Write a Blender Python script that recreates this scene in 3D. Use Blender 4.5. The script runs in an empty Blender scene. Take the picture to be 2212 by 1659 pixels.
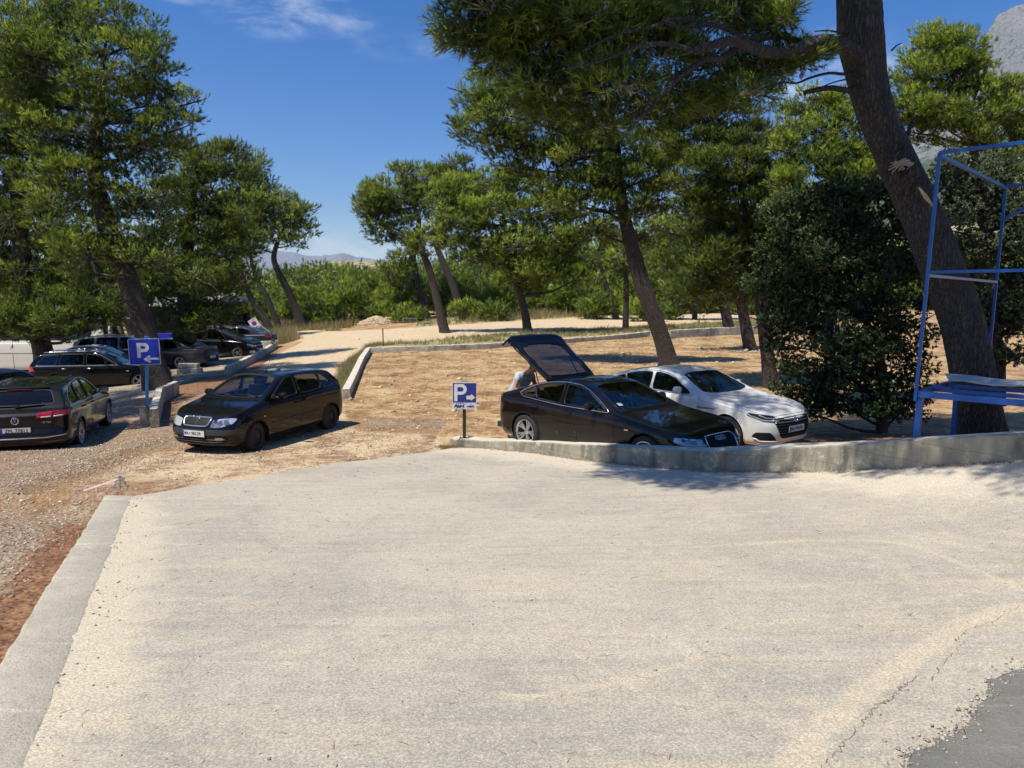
import bpy, bmesh, math, random
import numpy as np
from mathutils import Vector, Matrix
from mathutils.bvhtree import BVHTree
from mathutils.geometry import delaunay_2d_cdt
R = math.radians
sc = bpy.context.scene
COL = sc.collection

# ------------------------------------------------------------------ camera
PITCH = R(7.0)
CAMZ = 3.0
F = 1560.0                      # focal length in units of a 2212 px wide picture
cam_d = bpy.data.cameras.new('camera')
cam_d.sensor_width = 36
cam_d.lens = F / 2212 * 36
cam_d.clip_start = 0.05
cam_d.clip_end = 40000
cam = bpy.data.objects.new('camera', cam_d)
COL.objects.link(cam)
cam.location = (0, 0, CAMZ)
cam.rotation_euler = (math.pi / 2 - PITCH, 0, 0)
sc.camera = cam

# ------------------------------------------------------------------ world and sun
SUN = Vector((-0.36, -0.30, 0.885)).normalized()
w = bpy.data.worlds.new("World")
sc.world = w
w.use_nodes = True
wn = w.node_tree
wn.nodes.clear()
sky = wn.nodes.new('ShaderNodeTexSky')
sky.sky_type = 'NISHITA'
sky.sun_disc = False
sky.sun_elevation = math.asin(SUN.z)
sky.sun_rotation = math.atan2(SUN.x, SUN.y)
sky.air_density = 1.0
sky.dust_density = 0.3
sky.ozone_density = 2.5
bg = wn.nodes.new('ShaderNodeBackground')
bg.inputs['Strength'].default_value = 0.113
wo = wn.nodes.new('ShaderNodeOutputWorld')
tc = wn.nodes.new('ShaderNodeTexCoord')
hs = wn.nodes.new('ShaderNodeHueSaturation')
hs.inputs['Hue'].default_value = 0.513
hs.inputs['Saturation'].default_value = 1.43
hs.inputs['Value'].default_value = 1.0
wn.links.new(sky.outputs[0], hs.inputs['Color'])
def wmath(op, a, b=None):
    n = wn.nodes.new('ShaderNodeMath'); n.operation = op
    for i, v in enumerate((a, b)):
        if v is None: continue
        if isinstance(v, (int, float)): n.inputs[i].default_value = v
        else: wn.links.new(v, n.inputs[i])
    return n.outputs[0]
def wrange(v, a, b, c=0.0, d=1.0):
    n = wn.nodes.new('ShaderNodeMapRange'); n.interpolation_type = 'SMOOTHSTEP'
    wn.links.new(v, n.inputs[0])
    for i, q in enumerate((a, b, c, d)): n.inputs[i + 1].default_value = q
    return n.outputs[0]
def wspot(px, py, rx, ry):
    # soft mask round a direction, in azimuth/elevation
    az = math.atan2((px - 1106) / F, math.cos(PITCH) + (829.5 - py) / F * math.sin(PITCH))
    el = math.atan2(-math.sin(PITCH) + (829.5 - py) / F * math.cos(PITCH), math.hypot((px - 1106) / F, 1))
    a = wmath('DIVIDE', wmath('SUBTRACT', AZ, az), rx / F)
    b = wmath('DIVIDE', wmath('SUBTRACT', EL, el), ry / F)
    d = wmath('ADD', wmath('MULTIPLY', a, a), wmath('MULTIPLY', b, b))
    return wrange(d, 0.0, 1.0, 1.0, 0.0)
sx = wn.nodes.new('ShaderNodeSeparateXYZ')
wn.links.new(tc.outputs['Generated'], sx.inputs[0])
AZ = wmath('ARCTAN2', sx.outputs[0], sx.outputs[1])
EL = wmath('ARCSINE', sx.outputs[2])
cv = wn.nodes.new('ShaderNodeCombineXYZ')
wn.links.new(wmath('MULTIPLY', AZ, 1.0), cv.inputs[0])
wn.links.new(wmath('MULTIPLY', EL, 2.6), cv.inputs[1])
def wnoise(scale, detail, rough=0.55, off=0):
    n = wn.nodes.new('ShaderNodeTexNoise'); n.inputs['Scale'].default_value = scale
    n.inputs['Detail'].default_value = detail; n.inputs['Roughness'].default_value = rough
    n.inputs['Distortion'].default_value = 0.3
    m = wn.nodes.new('ShaderNodeMapping'); m.inputs['Location'].default_value = (off, off * .7, 0)
    wn.links.new(cv.outputs[0], m.inputs[0]); wn.links.new(m.outputs[0], n.inputs[0])
    return n.outputs[0]
cn = wnoise(9, 8, .62, 3.1)
cm = 0
for (px, py, rx, ry, k) in ((590, 50, 150, 60, .55), (700, 65, 130, 45, .55), (870, 128, 120, 32, .30), (980, 112, 80, 25, .25),
                            (515, 74, 22, 16, .9), (552, 82, 18, 12, .7), (400, 18, 90, 20, .35),
                            (1790, 180, 160, 90, .9), (1850, 130, 90, 60, .6)):
    s = wmath('MULTIPLY', wspot(px, py, rx, ry), k)
    cm = s if cm == 0 else wmath('MAXIMUM', cm, s)
high = wmath('MULTIPLY', cm, wrange(cn, .40, .72))
cn2 = wnoise(14, 9, .6, 8.4)
low = wmath('MULTIPLY', wmath('MAXIMUM', wspot(800, 560, 130, 60), wmath('MAXIMUM', wspot(640, 530, 160, 60), wmath('MULTIPLY', wspot(1100, 570, 260, 70), .7))), wrange(cn2, .38, .56))
puff = wmath('MAXIMUM', high, wmath('MULTIPLY', low, .62))
hazeband = wrange(EL, 0.0, .14, .30, 0.0)
puff = wmath('MAXIMUM', puff, hazeband)
mx = wn.nodes.new('ShaderNodeMix'); mx.data_type = 'RGBA'
wn.links.new(puff, mx.inputs['Factor'])
wn.links.new(hs.outputs[0], mx.inputs['A'])
mx.inputs['B'].default_value = (6.3, 6.9, 7.6, 1)
wn.links.new(mx.outputs['Result'], bg.inputs['Color'])
wn.links.new(bg.outputs[0], wo.inputs['Surface'])

sl = bpy.data.lights.new('sun', 'SUN')
sl.energy = 5.0
sl.angle = R(0.53)
sl.color = (1.0, 0.94, 0.84)
so = bpy.data.objects.new('sun', sl)
COL.objects.link(so)
so.rotation_euler = SUN.to_track_quat('Z', 'Y').to_euler()
so.location = (-20, -15, 60)
sc.view_settings.view_transform = 'Standard'
sc.view_settings.look = 'None'
sc.view_settings.exposure = 0.24
sc.view_settings.gamma = 1
sc.cycles.max_bounces = 6
sc.cycles.transparent_max_bounces = 10
sc.cycles.volume_bounces = 0

rnd = random.Random(7)
rng = np.random.default_rng(11)

# ------------------------------------------------------------------ pixel helpers (2212 x 1659 picture)
def pdir(px, py):
    u = (829.5 - py) / F
    return np.array([(px - 1106) / F, math.cos(PITCH) + u * math.sin(PITCH), -math.sin(PITCH) + u * math.cos(PITCH)])
def at_y(px, py, Y):
    d = pdir(px, py); return Vector(d * (Y / d[1])) + Vector((0, 0, CAMZ))
def at_z(px, py, z):
    d = pdir(px, py); return Vector(d * ((z - CAMZ) / d[2])) + Vector((0, 0, CAMZ))
def sstep(x, a, b):
    t = np.clip((np.asarray(x, float) - a) / (b - a), 0, 1); return t * t * (3 - 2 * t)
def srelu(x, k=.6):
    x = np.asarray(x, float); return k * np.logaddexp(0, x / k)
BX = [-50, 0, 1.1, 2.75, 4.05, 4.92, 5.5, 8, 12]
BZ = [0, 0, .02, .10, .17, .41, .60, 1.25, 1.6]
def ramp_z(x, y):
    return 1.4 - .0993 * y + np.interp(x, BX, BZ) * sstep(y, 1, 7)
WALL = [(972, 14.3), (1040, 13.95), (1140, 13.1), (1250, 12.0), (1390, 10.95), (1530, 10.1), (1640, 9.85), (1750, 9.6), (1880, 9.0), (2000, 8.4), (2110, 7.95), (2212, 7.55), (2420, 6.8), (2800, 5.7), (3600, 4.3)]
WPX = [p for p, _ in WALL]
def wall_bottom_py(px): return float(np.interp(px, [972, 1020, 1140, 1250, 1390, 1530, 1750, 2000, 2212, 2420, 2800], [962, 964, 976, 993, 1008, 1018, 1019, 1008, 993, 975, 940]))
def wall_top_py(px): return float(np.interp(px, [972, 1040, 1140, 1250, 1390, 1530, 1640, 1750, 2000, 2212, 2420, 2800], [947, 952, 954, 960, 968, 976, 971, 965, 947, 935, 925, 910]))
wall_xy = []
for px, Y in WALL:
    b = at_y(px, wall_bottom_py(px), Y); t = at_y(px, wall_top_py(px), Y)
    wall_xy.append((b.x, Y, b.z, t.z))
wx = np.array([q[0] for q in wall_xy]); wy = np.array([q[1] for q in wall_xy])
# ramp height corrected so it meets the wall foot
_base = np.array([q[2] for q in wall_xy])
_corr = _base - (1.4 - .0993 * wy)
def ramp_h(x, y):
    x = np.asarray(x, float); y = np.asarray(y, float)
    return 1.4 - .0993 * y + np.interp(x, wx, _corr) * sstep(y, 2, 7.5) * sstep(x, -1.5, 1.0)
_KA = at_z(285, 1070, .55); _KB = at_z(85, 1600, 1.05)
def wall_y(x): return np.interp(x, wx, wy)
def ground_h(x, y):
    x = np.asarray(x, float); y = np.asarray(y, float)
    low = -.072 * srelu(-x - 6.0) + .02 * srelu(y - 20)
    low = low - .07 * srelu(y - 62, 4) * 0
    und = .03 * np.sin(x * .9 + 1.3) * np.sin(y * .7) * sstep(y, 16, 24)
    slope = ramp_h(x, y) - .05
    k = .03
    left = k * np.logaddexp(low / k, np.clip(slope, -3, 5) / k)            # smooth max
    left = np.where(y < 9.2, np.minimum(left, slope - .06 + 0 * x), left)
    left = left - (.13 + .02 * np.sin(y * 2.3 + x)) * sstep(_KA.x + (y - _KA.y) * (_KB.x - _KA.x) / (_KB.y - _KA.y) - .26 - x, 0, .16) * sstep(-y, -9.3, -8.6)
    bank = .60 * sstep(x, 3.8, 5.6) * sstep(-y, -14.5, -9.5) + .02
    right = np.maximum(low, 0) * sstep(y, 15, 25) + bank
    m = sstep(y - wall_y(x) - .18, -.12, .12) * (x > -1.3)
    m2 = sstep(x, -1.6, -.9) * sstep(y, 13.6, 14.2)
    m = np.maximum(m, m2 * 0)
    return left * (1 - m) + right * m + und
def gz(x, y): return float(ground_h(x, y))
def at_g(px, py, dz=0.0):
    d = pdir(px, py)
    y = 6.0
    prev = None
    while y < 140:
        x = d[0] / d[1] * y; z = CAMZ + d[2] / d[1] * y
        if z < gz(x, y) + dz: break
        y += .1
    return Vector((d[0] / d[1] * y, y, CAMZ + d[2] / d[1] * y))

# ------------------------------------------------------------------ object helpers
def tag(o, label=None, cat=None, group=None, kind=None):
    if label: o['label'] = label
    if cat: o['category'] = cat
    if group: o['group'] = group
    if kind: o['kind'] = kind
    return o
def empty(name, loc=(0, 0, 0), rz=0.0, label=None, cat=None, group=None):
    o = bpy.data.objects.new(name, None)
    o.empty_display_size = .2
    COL.objects.link(o); o.location = loc; o.rotation_euler = (0, 0, rz)
    return tag(o, label, cat, group)
def link_mesh(name, me, mat, parent=None):
    o = bpy.data.objects.new(name, me)
    if mat:
        for m in (mat if isinstance(mat, (list, tuple)) else [mat]): me.materials.append(m)
    COL.objects.link(o)
    if parent: o.parent = parent
    return o
def smooth(me, on=True):
    me.polygons.foreach_set('use_smooth', [on] * len(me.polygons))
def mesh_np(name, V, Fc, mat, parent=None, sm=True, attrs=None):
    """V (n,3), Fc (m,k) arrays"""
    V = np.asarray(V, np.float32); Fc = np.asarray(Fc, np.int32)
    me = bpy.data.meshes.new(name)
    me.vertices.add(len(V)); me.vertices.foreach_set('co', V.ravel())
    k = Fc.shape[1]
    me.loops.add(Fc.size); me.loops.foreach_set('vertex_index', Fc.ravel())
    me.polygons.add(len(Fc))
    me.polygons.foreach_set('loop_start', np.arange(0, Fc.size, k, dtype=np.int32))
    me.update(calc_edges=True)
    if sm: smooth(me)
    for an, (dom, arr) in (attrs or {}).items():
        arr = np.asarray(arr, np.float32)
        if arr.ndim == 2:
            if dom == 'VFACE':
                a = me.attributes.new(an, 'FLOAT_VECTOR', 'FACE'); a.data.foreach_set('vector', arr.ravel()); continue
            a = me.color_attributes.new(an, 'FLOAT_COLOR', 'POINT') if dom == 'POINT' else me.attributes.new(an, 'FLOAT_COLOR', dom)
            a.data.foreach_set('color', arr.ravel())
        else:
            a = me.attributes.new(an, 'FLOAT', dom); a.data.foreach_set('value', arr)
    return link_mesh(name, me, mat, parent)
class Geo:
    def __init__(s): s.v = []; s.f = []; s.mi = []; s.n = 0
    def add(s, V, Fc, mi=0):
        V = [tuple(map(float, q)) for q in V]
        s.v += V; s.f += [tuple(int(i) + s.n for i in q) for q in Fc]; s.mi += [mi] * len(Fc); s.n += len(V); return s
    def box(s, c, size, M=None, mi=0, bev=0.0, rz=0.0):
        x, y, z = [q / 2 for q in size]
        bm = bmesh.new(); bmesh.ops.create_cube(bm, size=1)
        for v in bm.verts: v.co = Vector((v.co.x * 2 * x, v.co.y * 2 * y, v.co.z * 2 * z))
        if bev: bmesh.ops.bevel(bm, geom=list(bm.edges), offset=bev, segments=2, profile=.6, affect='EDGES')
        T = Matrix.Translation(c) @ Matrix.Rotation(rz, 4, 'Z')
        if M: T = M @ T
        bm.verts.index_update()
        s.add([T @ v.co for v in bm.verts], [[v.index for v in f.verts] for f in bm.faces], mi); bm.free(); return s
    def tube(s, pts, rad, seg=8, caps=True, mi=0, M=None):
        pts = [Vector(p) for p in pts]; n = len(pts)
        if not isinstance(rad, (list, tuple, np.ndarray)): rad = [rad] * n
        V = []; up = None
        for i, p in enumerate(pts):
            t = (pts[min(i + 1, n - 1)] - pts[max(i - 1, 0)])
            if t.length < 1e-9: t = Vector((0, 0, 1))
            t.normalize()
            if up is None: up = Vector((0, 0, 1)) if abs(t.z) < .9 else Vector((1, 0, 0))
            a = t.cross(up)
            if a.length < 1e-6: a = t.orthogonal()
            a.normalize(); b = a.cross(t); up = b
            for k in range(seg):
                th = 2 * math.pi * k / seg
                q = p + (a * math.cos(th) + b * math.sin(th)) * rad[i]
                V.append(M @ q if M else q)
        Fc = [(i * seg + k, i * seg + (k + 1) % seg, (i + 1) * seg + (k + 1) % seg, (i + 1) * seg + k) for i in range(n - 1) for k in range(seg)]
        if caps: Fc += [tuple(range(seg)), tuple(range((n - 1) * seg, n * seg))[::-1]]
        return s.add(V, Fc, mi)
    def lathe(s, prof, seg=32, M=None, mi=0):
        """profile (r, a) round the local Y axis"""
        V = []
        for r, a in prof:
            for k in range(seg):
                th = 2 * math.pi * k / seg
                q = Vector((r * math.cos(th), a, r * math.sin(th))); V.append(M @ q if M else q)
        n = len(prof)
        return s.add(V, [(i * seg + k, (i + 1) * seg + k, (i + 1) * seg + (k + 1) % seg, i * seg + (k + 1) % seg) for i in range(n - 1) for k in range(seg)], mi)
    def prism(s, poly, d, M, mi=0):
        """flat polygon in local XY extruded from z=0 to z=d"""
        n = len(poly)
        r = delaunay_2d_cdt([Vector(p) for p in poly], [(i, (i + 1) % n) for i in range(n)], [list(range(n))], 1, 1e-7)
        vs, fs = r[0], r[2]
        m = len(vs)
        V = [M @ Vector((v.x, v.y, d)) for v in vs] + [M @ Vector((v.x, v.y, 0)) for v in vs]
        Fc = [tuple(f) for f in fs] + [tuple(i + m for i in f[::-1]) for f in fs]
        s.add(V, Fc, mi)
        A = [M @ Vector((p[0], p[1], 0)) for p in poly] + [M @ Vector((p[0], p[1], d)) for p in poly]
        ar = sum(poly[i][0] * poly[(i + 1) % n][1] - poly[(i + 1) % n][0] * poly[i][1] for i in range(n))
        q = [(i, (i + 1) % n, n + (i + 1) % n, n + i) for i in range(n)]
        if ar < 0: q = [f[::-1] for f in q]
        return s.add(A, q, mi)
    def build(s, name, mat, parent=None, sm=False, angle=None):
        me = bpy.data.meshes.new(name); me.from_pydata(s.v, [], s.f); me.update()
        if any(s.mi): me.polygons.foreach_set('material_index', s.mi)
        bm = bmesh.new(); bm.from_mesh(me); bmesh.ops.recalc_face_normals(bm, faces=bm.faces); bm.to_mesh(me); bm.free()
        if sm: smooth(me)
        o = link_mesh(name, me, mat, parent)
        if angle:
            smooth(me)
            me.set_sharp_from_angle(angle=R(angle))
        return o
def text_mesh(txt, size, M, depth=.002, align='CENTER', sx=1.0):
    cu = bpy.data.curves.new('t', 'FONT'); cu.body = txt; cu.size = size; cu.align_x = align; cu.align_y = 'CENTER'
    cu.extrude = depth / 2; cu.resolution_u = 4; cu.offset = size * .012
    ob = bpy.data.objects.new('t', cu); COL.objects.link(ob)
    bpy.context.view_layer.update()
    me = bpy.data.meshes.new_from_object(ob.evaluated_get(bpy.context.evaluated_depsgraph_get()))
    bpy.data.objects.remove(ob); bpy.data.curves.remove(cu)
    g = Geo(); g.add([M @ Vector((v.co.x * sx, v.co.y, v.co.z + depth / 2)) for v in me.vertices], [tuple(p.vertices) for p in me.polygons])
    bpy.data.meshes.remove(me)
    return g

# ------------------------------------------------------------------ material helpers
class NT:
    def __init__(s, name):
        s.m = bpy.data.materials.new(name); s.m.use_nodes = True; s.t = s.m.node_tree; s.t.nodes.clear()
        s.out = s.t.nodes.new('ShaderNodeOutputMaterial')
    def put(s, sock, v):
        if isinstance(v, bpy.types.NodeSocket): s.t.links.new(v, sock)
        elif v is not None:
            if isinstance(v, (tuple, list)) and len(v) == 3 and sock.type == 'RGBA': v = (*v, 1)
            sock.default_value = v
    def n(s, typ, props=None, **ins):
        nd = s.t.nodes.new('ShaderNode' + typ)
        for k, v in (props or {}).items(): setattr(nd, k, v)
        for k, v in ins.items(): s.put(nd.inputs[k.replace('_', ' ')] if k.replace('_', ' ') in nd.inputs else nd.inputs[k], v)
        return nd
    def pos(s): return s.n('NewGeometry').outputs['Position']
    def obj(s): return s.n('TexCoord').outputs['Object']
    def mapn(s, v, scale=(1, 1, 1), rot=(0, 0, 0), loc=(0, 0, 0)): return s.n('Mapping', None, Vector=v, Scale=scale, Rotation=rot, Location=loc).outputs[0]
    def noise(s, v, scale, detail=4, rough=.55, dist=0.0): return s.n('TexNoise', None, Vector=v, Scale=scale, Detail=detail, Roughness=rough, Distortion=dist).outputs[0]
    def vor(s, v, scale, feat='F1', rand=1.0): return s.n('TexVoronoi', {'feature': feat}, Vector=v, Scale=scale, Randomness=rand)
    def rng(s, v, a, b, c=0.0, d=1.0, sm=True):
        nd = s.n('MapRange', {'interpolation_type': 'SMOOTHSTEP' if sm else 'LINEAR'})
        s.put(nd.inputs[0], v)
        for i, q in enumerate((a, b, c, d)): s.put(nd.inputs[i + 1], q)
        return nd.outputs[0]
    def math(s, op, a, b=None):
        nd = s.n('Math', {'operation': op}); s.put(nd.inputs[0], a)
        if b is not None: s.put(nd.inputs[1], b)
        return nd.outputs[0]
    def mix(s, f, a, b, mode='MIX'):
        nd = s.n('Mix', {'data_type': 'RGBA', 'blend_type': mode}); s.put(nd.inputs['Factor'], f)
        ca = [q for q in nd.inputs if q.type == 'RGBA']; s.put(ca[0], a); s.put(ca[1], b)
        return [q for q in nd.outputs if q.type == 'RGBA'][0]
    def ramp(s, v, stops):
        nd = s.n('ValToRGB'); e = nd.color_ramp.elements; s.put(nd.inputs[0], v)
        while len(e) > 1: e.remove(e[-1])
        e[0].position = stops[0][0]; e[0].color = (*stops[0][1], 1)
        for p, c in stops[1:]:
            q = e.new(p); q.color = (*c, 1)
        return nd.outputs[0]
    def bump(s, h, strength=.5, dist=.02, nrm=None): return s.n('Bump', None, Height=h, Strength=strength, Distance=dist, Normal=nrm).outputs[0]
    def attr(s, name): return s.n('Attribute', {'attribute_name': name})
    def pbr(s, **k):
        nd = s.n('BsdfPrincipled', None, **k); s.t.links.new(nd.outputs[0], s.out.inputs[0]); return s.m
    def surf(s, sock): s.t.links.new(sock, s.out.inputs[0]); return s.m
def plain(name, col, rough=.6, metal=0.0, **k):
    t = NT(name)
    v = t.noise(t.obj(), 6, 3)
    c = t.mix(t.rng(v, .3, .7), tuple(q * .92 for q in col), tuple(min(1, q * 1.06) for q in col))
    return t.pbr(Base_Color=c, Roughness=rough, Metallic=metal, **k)
M = {}
def paint(name, col, metal=.0, rough=.32, dust=.05, flake=.0):
    t = NT(name)
    n1 = t.noise(t.obj(), 2.5, 5, .6)
    up = t.n('SeparateXYZ', None, Vector=t.n('NewGeometry').outputs['Normal']).outputs[2]
    low = t.n('SeparateXYZ', None, Vector=t.obj()).outputs[2]
    d = t.math('ADD', t.rng(low, .75, .15, 0, dust * 2.2), t.math('MULTIPLY', t.rng(n1, .35, .7), dust))
    c = t.mix(d, col, (.34, .28, .2))
    ro = t.math('ADD', rough, t.math('MULTIPLY', d, .8))
    return t.pbr(Base_Color=c, Roughness=ro, Metallic=metal, Specular_IOR_Level=.05, Coat_Weight=1.0, Coat_Roughness=t.math('ADD', .02, t.math('MULTIPLY', d, .4)), Coat_IOR=1.38)
M['black'] = paint('black_paint', (.004, .004, .005), .0, .25, .008)
M['brownblack'] = paint('dark_brown_metallic_paint', (.009, .006, .0055), .1, .3, .006)
M['greyblack'] = paint('anthracite_metallic_paint', (.009, .0088, .009), .1, .28, .006)
M['navy'] = paint('navy_paint', (.008, .013, .028), .25, .3, .02)
M['steelgrey'] = paint('slate_grey_paint', (.03, .034, .04), .2, .3, .02)
M['silver'] = paint('beige_silver_paint', (.42, .40, .36), .3, .35, .04)
M['blue'] = paint('blue_paint', (.09, .2, .45), .3, .3, .02)
M['white'] = paint('white_paint', (.78, .76, .71), .0, .3, .03)
M['coachwhite'] = paint('coach_white_paint', (.68, .66, .60), .0, .4, .06)
M['coachblue'] = plain('coach_blue_paint', (.02, .03, .45), .35)
M['plastic'] = plain('black_plastic', (.012, .012, .012), .45)
M['greyplastic'] = plain('grey_bumper_plastic', (.035, .036, .038), .5)
M['rubber'] = plain('tyre_rubber', (.018, .017, .016), .8)
M['well'] = plain('wheel_well', (.006, .006, .006), .95)
M['chrome'] = plain('chrome', (.75, .76, .78), .12, 1.0)
M['satin'] = plain('satin_silver', (.55, .56, .57), .3, .9)
M['alloy'] = plain('alloy', (.48, .48, .49), .28, .85)
M['steelblack'] = plain('black_steel_rim', (.02, .02, .021), .5)
M['interior'] = plain('dark_interior', (.02, .02, .021), .8)
M['seat'] = plain('seat_fabric', (.07, .07, .075), .9)
M['seatlight'] = plain('dashboard_grey', (.24, .24, .225), .8)
M['headlining'] = plain('headlining', (.25, .24, .22), .9)
M['orange'] = plain('orange_lens', (.75, .12, .02), .2, 0, Coat_Weight=1.0)
M['amber'] = plain('fog_lens', (.45, .36, .2), .2, 0, Coat_Weight=1.0)
M['redlens'] = plain('red_lens', (.42, .006, .01), .15, 0, Coat_Weight=1.0)
M['darkred'] = plain('dark_red_lens', (.12, .004, .006), .15, 0, Coat_Weight=1.0)
M['whitelens'] = plain('white_lens', (.6, .58, .52), .2, 0, Coat_Weight=1.0)
M['platewhite'] = plain('plate_white', (.66, .66, .62), .4)
M['plateblue'] = plain('plate_blue', (.01, .03, .35), .4)
M['platetext'] = plain('plate_black', (.01, .01, .01), .5)
def glass(name, tint, refl=1.0):
    t = NT(name)
    fr = t.n('Fresnel', None, IOR=1.52).outputs[0]
    f = t.math('MULTIPLY', fr, refl)
    tr = t.n('BsdfTransparent', None, Color=tint).outputs[0]
    gl = t.n('BsdfGlossy', None, Color=(1, 1, 1), Roughness=.015).outputs[0]
    return t.surf(t.n('MixShader', None, Fac=f, **{}).outputs[0]) if 0 else _gl(t, f, tr, gl)
def _gl(t, f, a, b):
    mxs = t.n('MixShader'); t.put(mxs.inputs[0], f); t.put(mxs.inputs[1], a); t.put(mxs.inputs[2], b)
    return t.surf(mxs.outputs[0])
M['glass'] = glass('car_glass', (.86, .90, .87), .85)
M['tint'] = glass('tinted_glass', (.12, .13, .13), 1.1)
M['darkglass'] = glass('dark_glass', (.015, .016, .018), 1.6)
M['lamp'] = None
def headlamp():
    t = NT('headlamp_glass')
    v = t.vor(t.obj(), 11).outputs['Color']
    vv = t.n('SeparateColor', None, Color=v).outputs[0]
    c = t.ramp(vv, [(0, (.06, .065, .07)), (.35, (.3, .31, .32)), (.7, (.75, .77, .78))])
    return t.pbr(Base_Color=c, Roughness=.12, Metallic=.55, Coat_Weight=1.0, Coat_Roughness=.02)
M['headlamp'] = headlamp()
M['darklamp'] = plain('smoked_headlamp', (.03, .032, .036), .1, .3, Coat_Weight=1.0)
M['yellowlamp'] = plain('clouded_headlamp', (.42, .42, .33), .25, .1, Coat_Weight=1.0)
#@@PART2
# ------------------------------------------------------------------ cars
def cr_matrix(nk, per):
    rows = []
    for i in range(nk - 1):
        for j in range(per):
            t = j / per
            b = [-.5 * t + t * t - .5 * t ** 3, 1 - 2.5 * t * t + 1.5 * t ** 3, .5 * t + 2 * t * t - 1.5 * t ** 3, -.5 * t * t + .5 * t ** 3]
            r = np.zeros(nk)
            for q, k in zip(b, (i - 1, i, i + 1, i + 2)): r[min(max(k, 0), nk - 1)] += q
            rows.append(r)
    r = np.zeros(nk); r[-1] = 1; rows.append(r)
    return np.array(rows)
def prof(pts, s, sig=.02):
    pts = sorted(pts); a = np.arange(-.3, 7.5, .01)
    v = np.interp(a, [p[0] for p in pts], [p[1] for p in pts])
    k = np.exp(-.5 * (np.arange(-12, 13) * .01 / sig) ** 2); k /= k.sum()
    v = np.convolve(np.pad(v, 12, 'edge'), k, 'valid')
    return np.interp(s, a, v)
def inpoly(px, py, poly):
    px = np.asarray(px); py = np.asarray(py); c = np.zeros(px.shape, bool); n = len(poly)
    for i in range(n):
        x1, y1 = poly[i]; x2, y2 = poly[(i + 1) % n]
        if y1 == y2: continue
        c ^= ((y1 > py) != (y2 > py)) & (px < (x2 - x1) * (py - y1) / (y2 - y1) + x1)
    return c
def roundpoly(poly, k=.16, it=2):
    P = [np.array(p, float) for p in poly]
    for _ in range(it):
        Q = []
        for i in range(len(P)):
            a, b = P[i], P[(i + 1) % len(P)]
            Q += [a * (1 - k) + b * k, a * k + b * (1 - k)]
        P = Q; k = .25
    return [tuple(p) for p in P]
def resample(path, step, closed=False):
    P = [np.array(p, float) for p in path]
    if closed: P.append(P[0])
    out = []
    for a, b in zip(P[:-1], P[1:]):
        n = max(1, int(math.ceil(np.linalg.norm(b - a) / step)))
        out += [a + (b - a) * i / n for i in range(n)]
    if not closed: out.append(P[-1])
    return [tuple(p) for p in out]
def circ(cx, cy, r, n=20, a0=0, a1=360):
    return [(cx + r * math.cos(R(a0 + (a1 - a0) * i / n)), cy + r * math.sin(R(a0 + (a1 - a0) * i / n))) for i in range(n + (0 if a1 - a0 == 360 else 1))]
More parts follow.
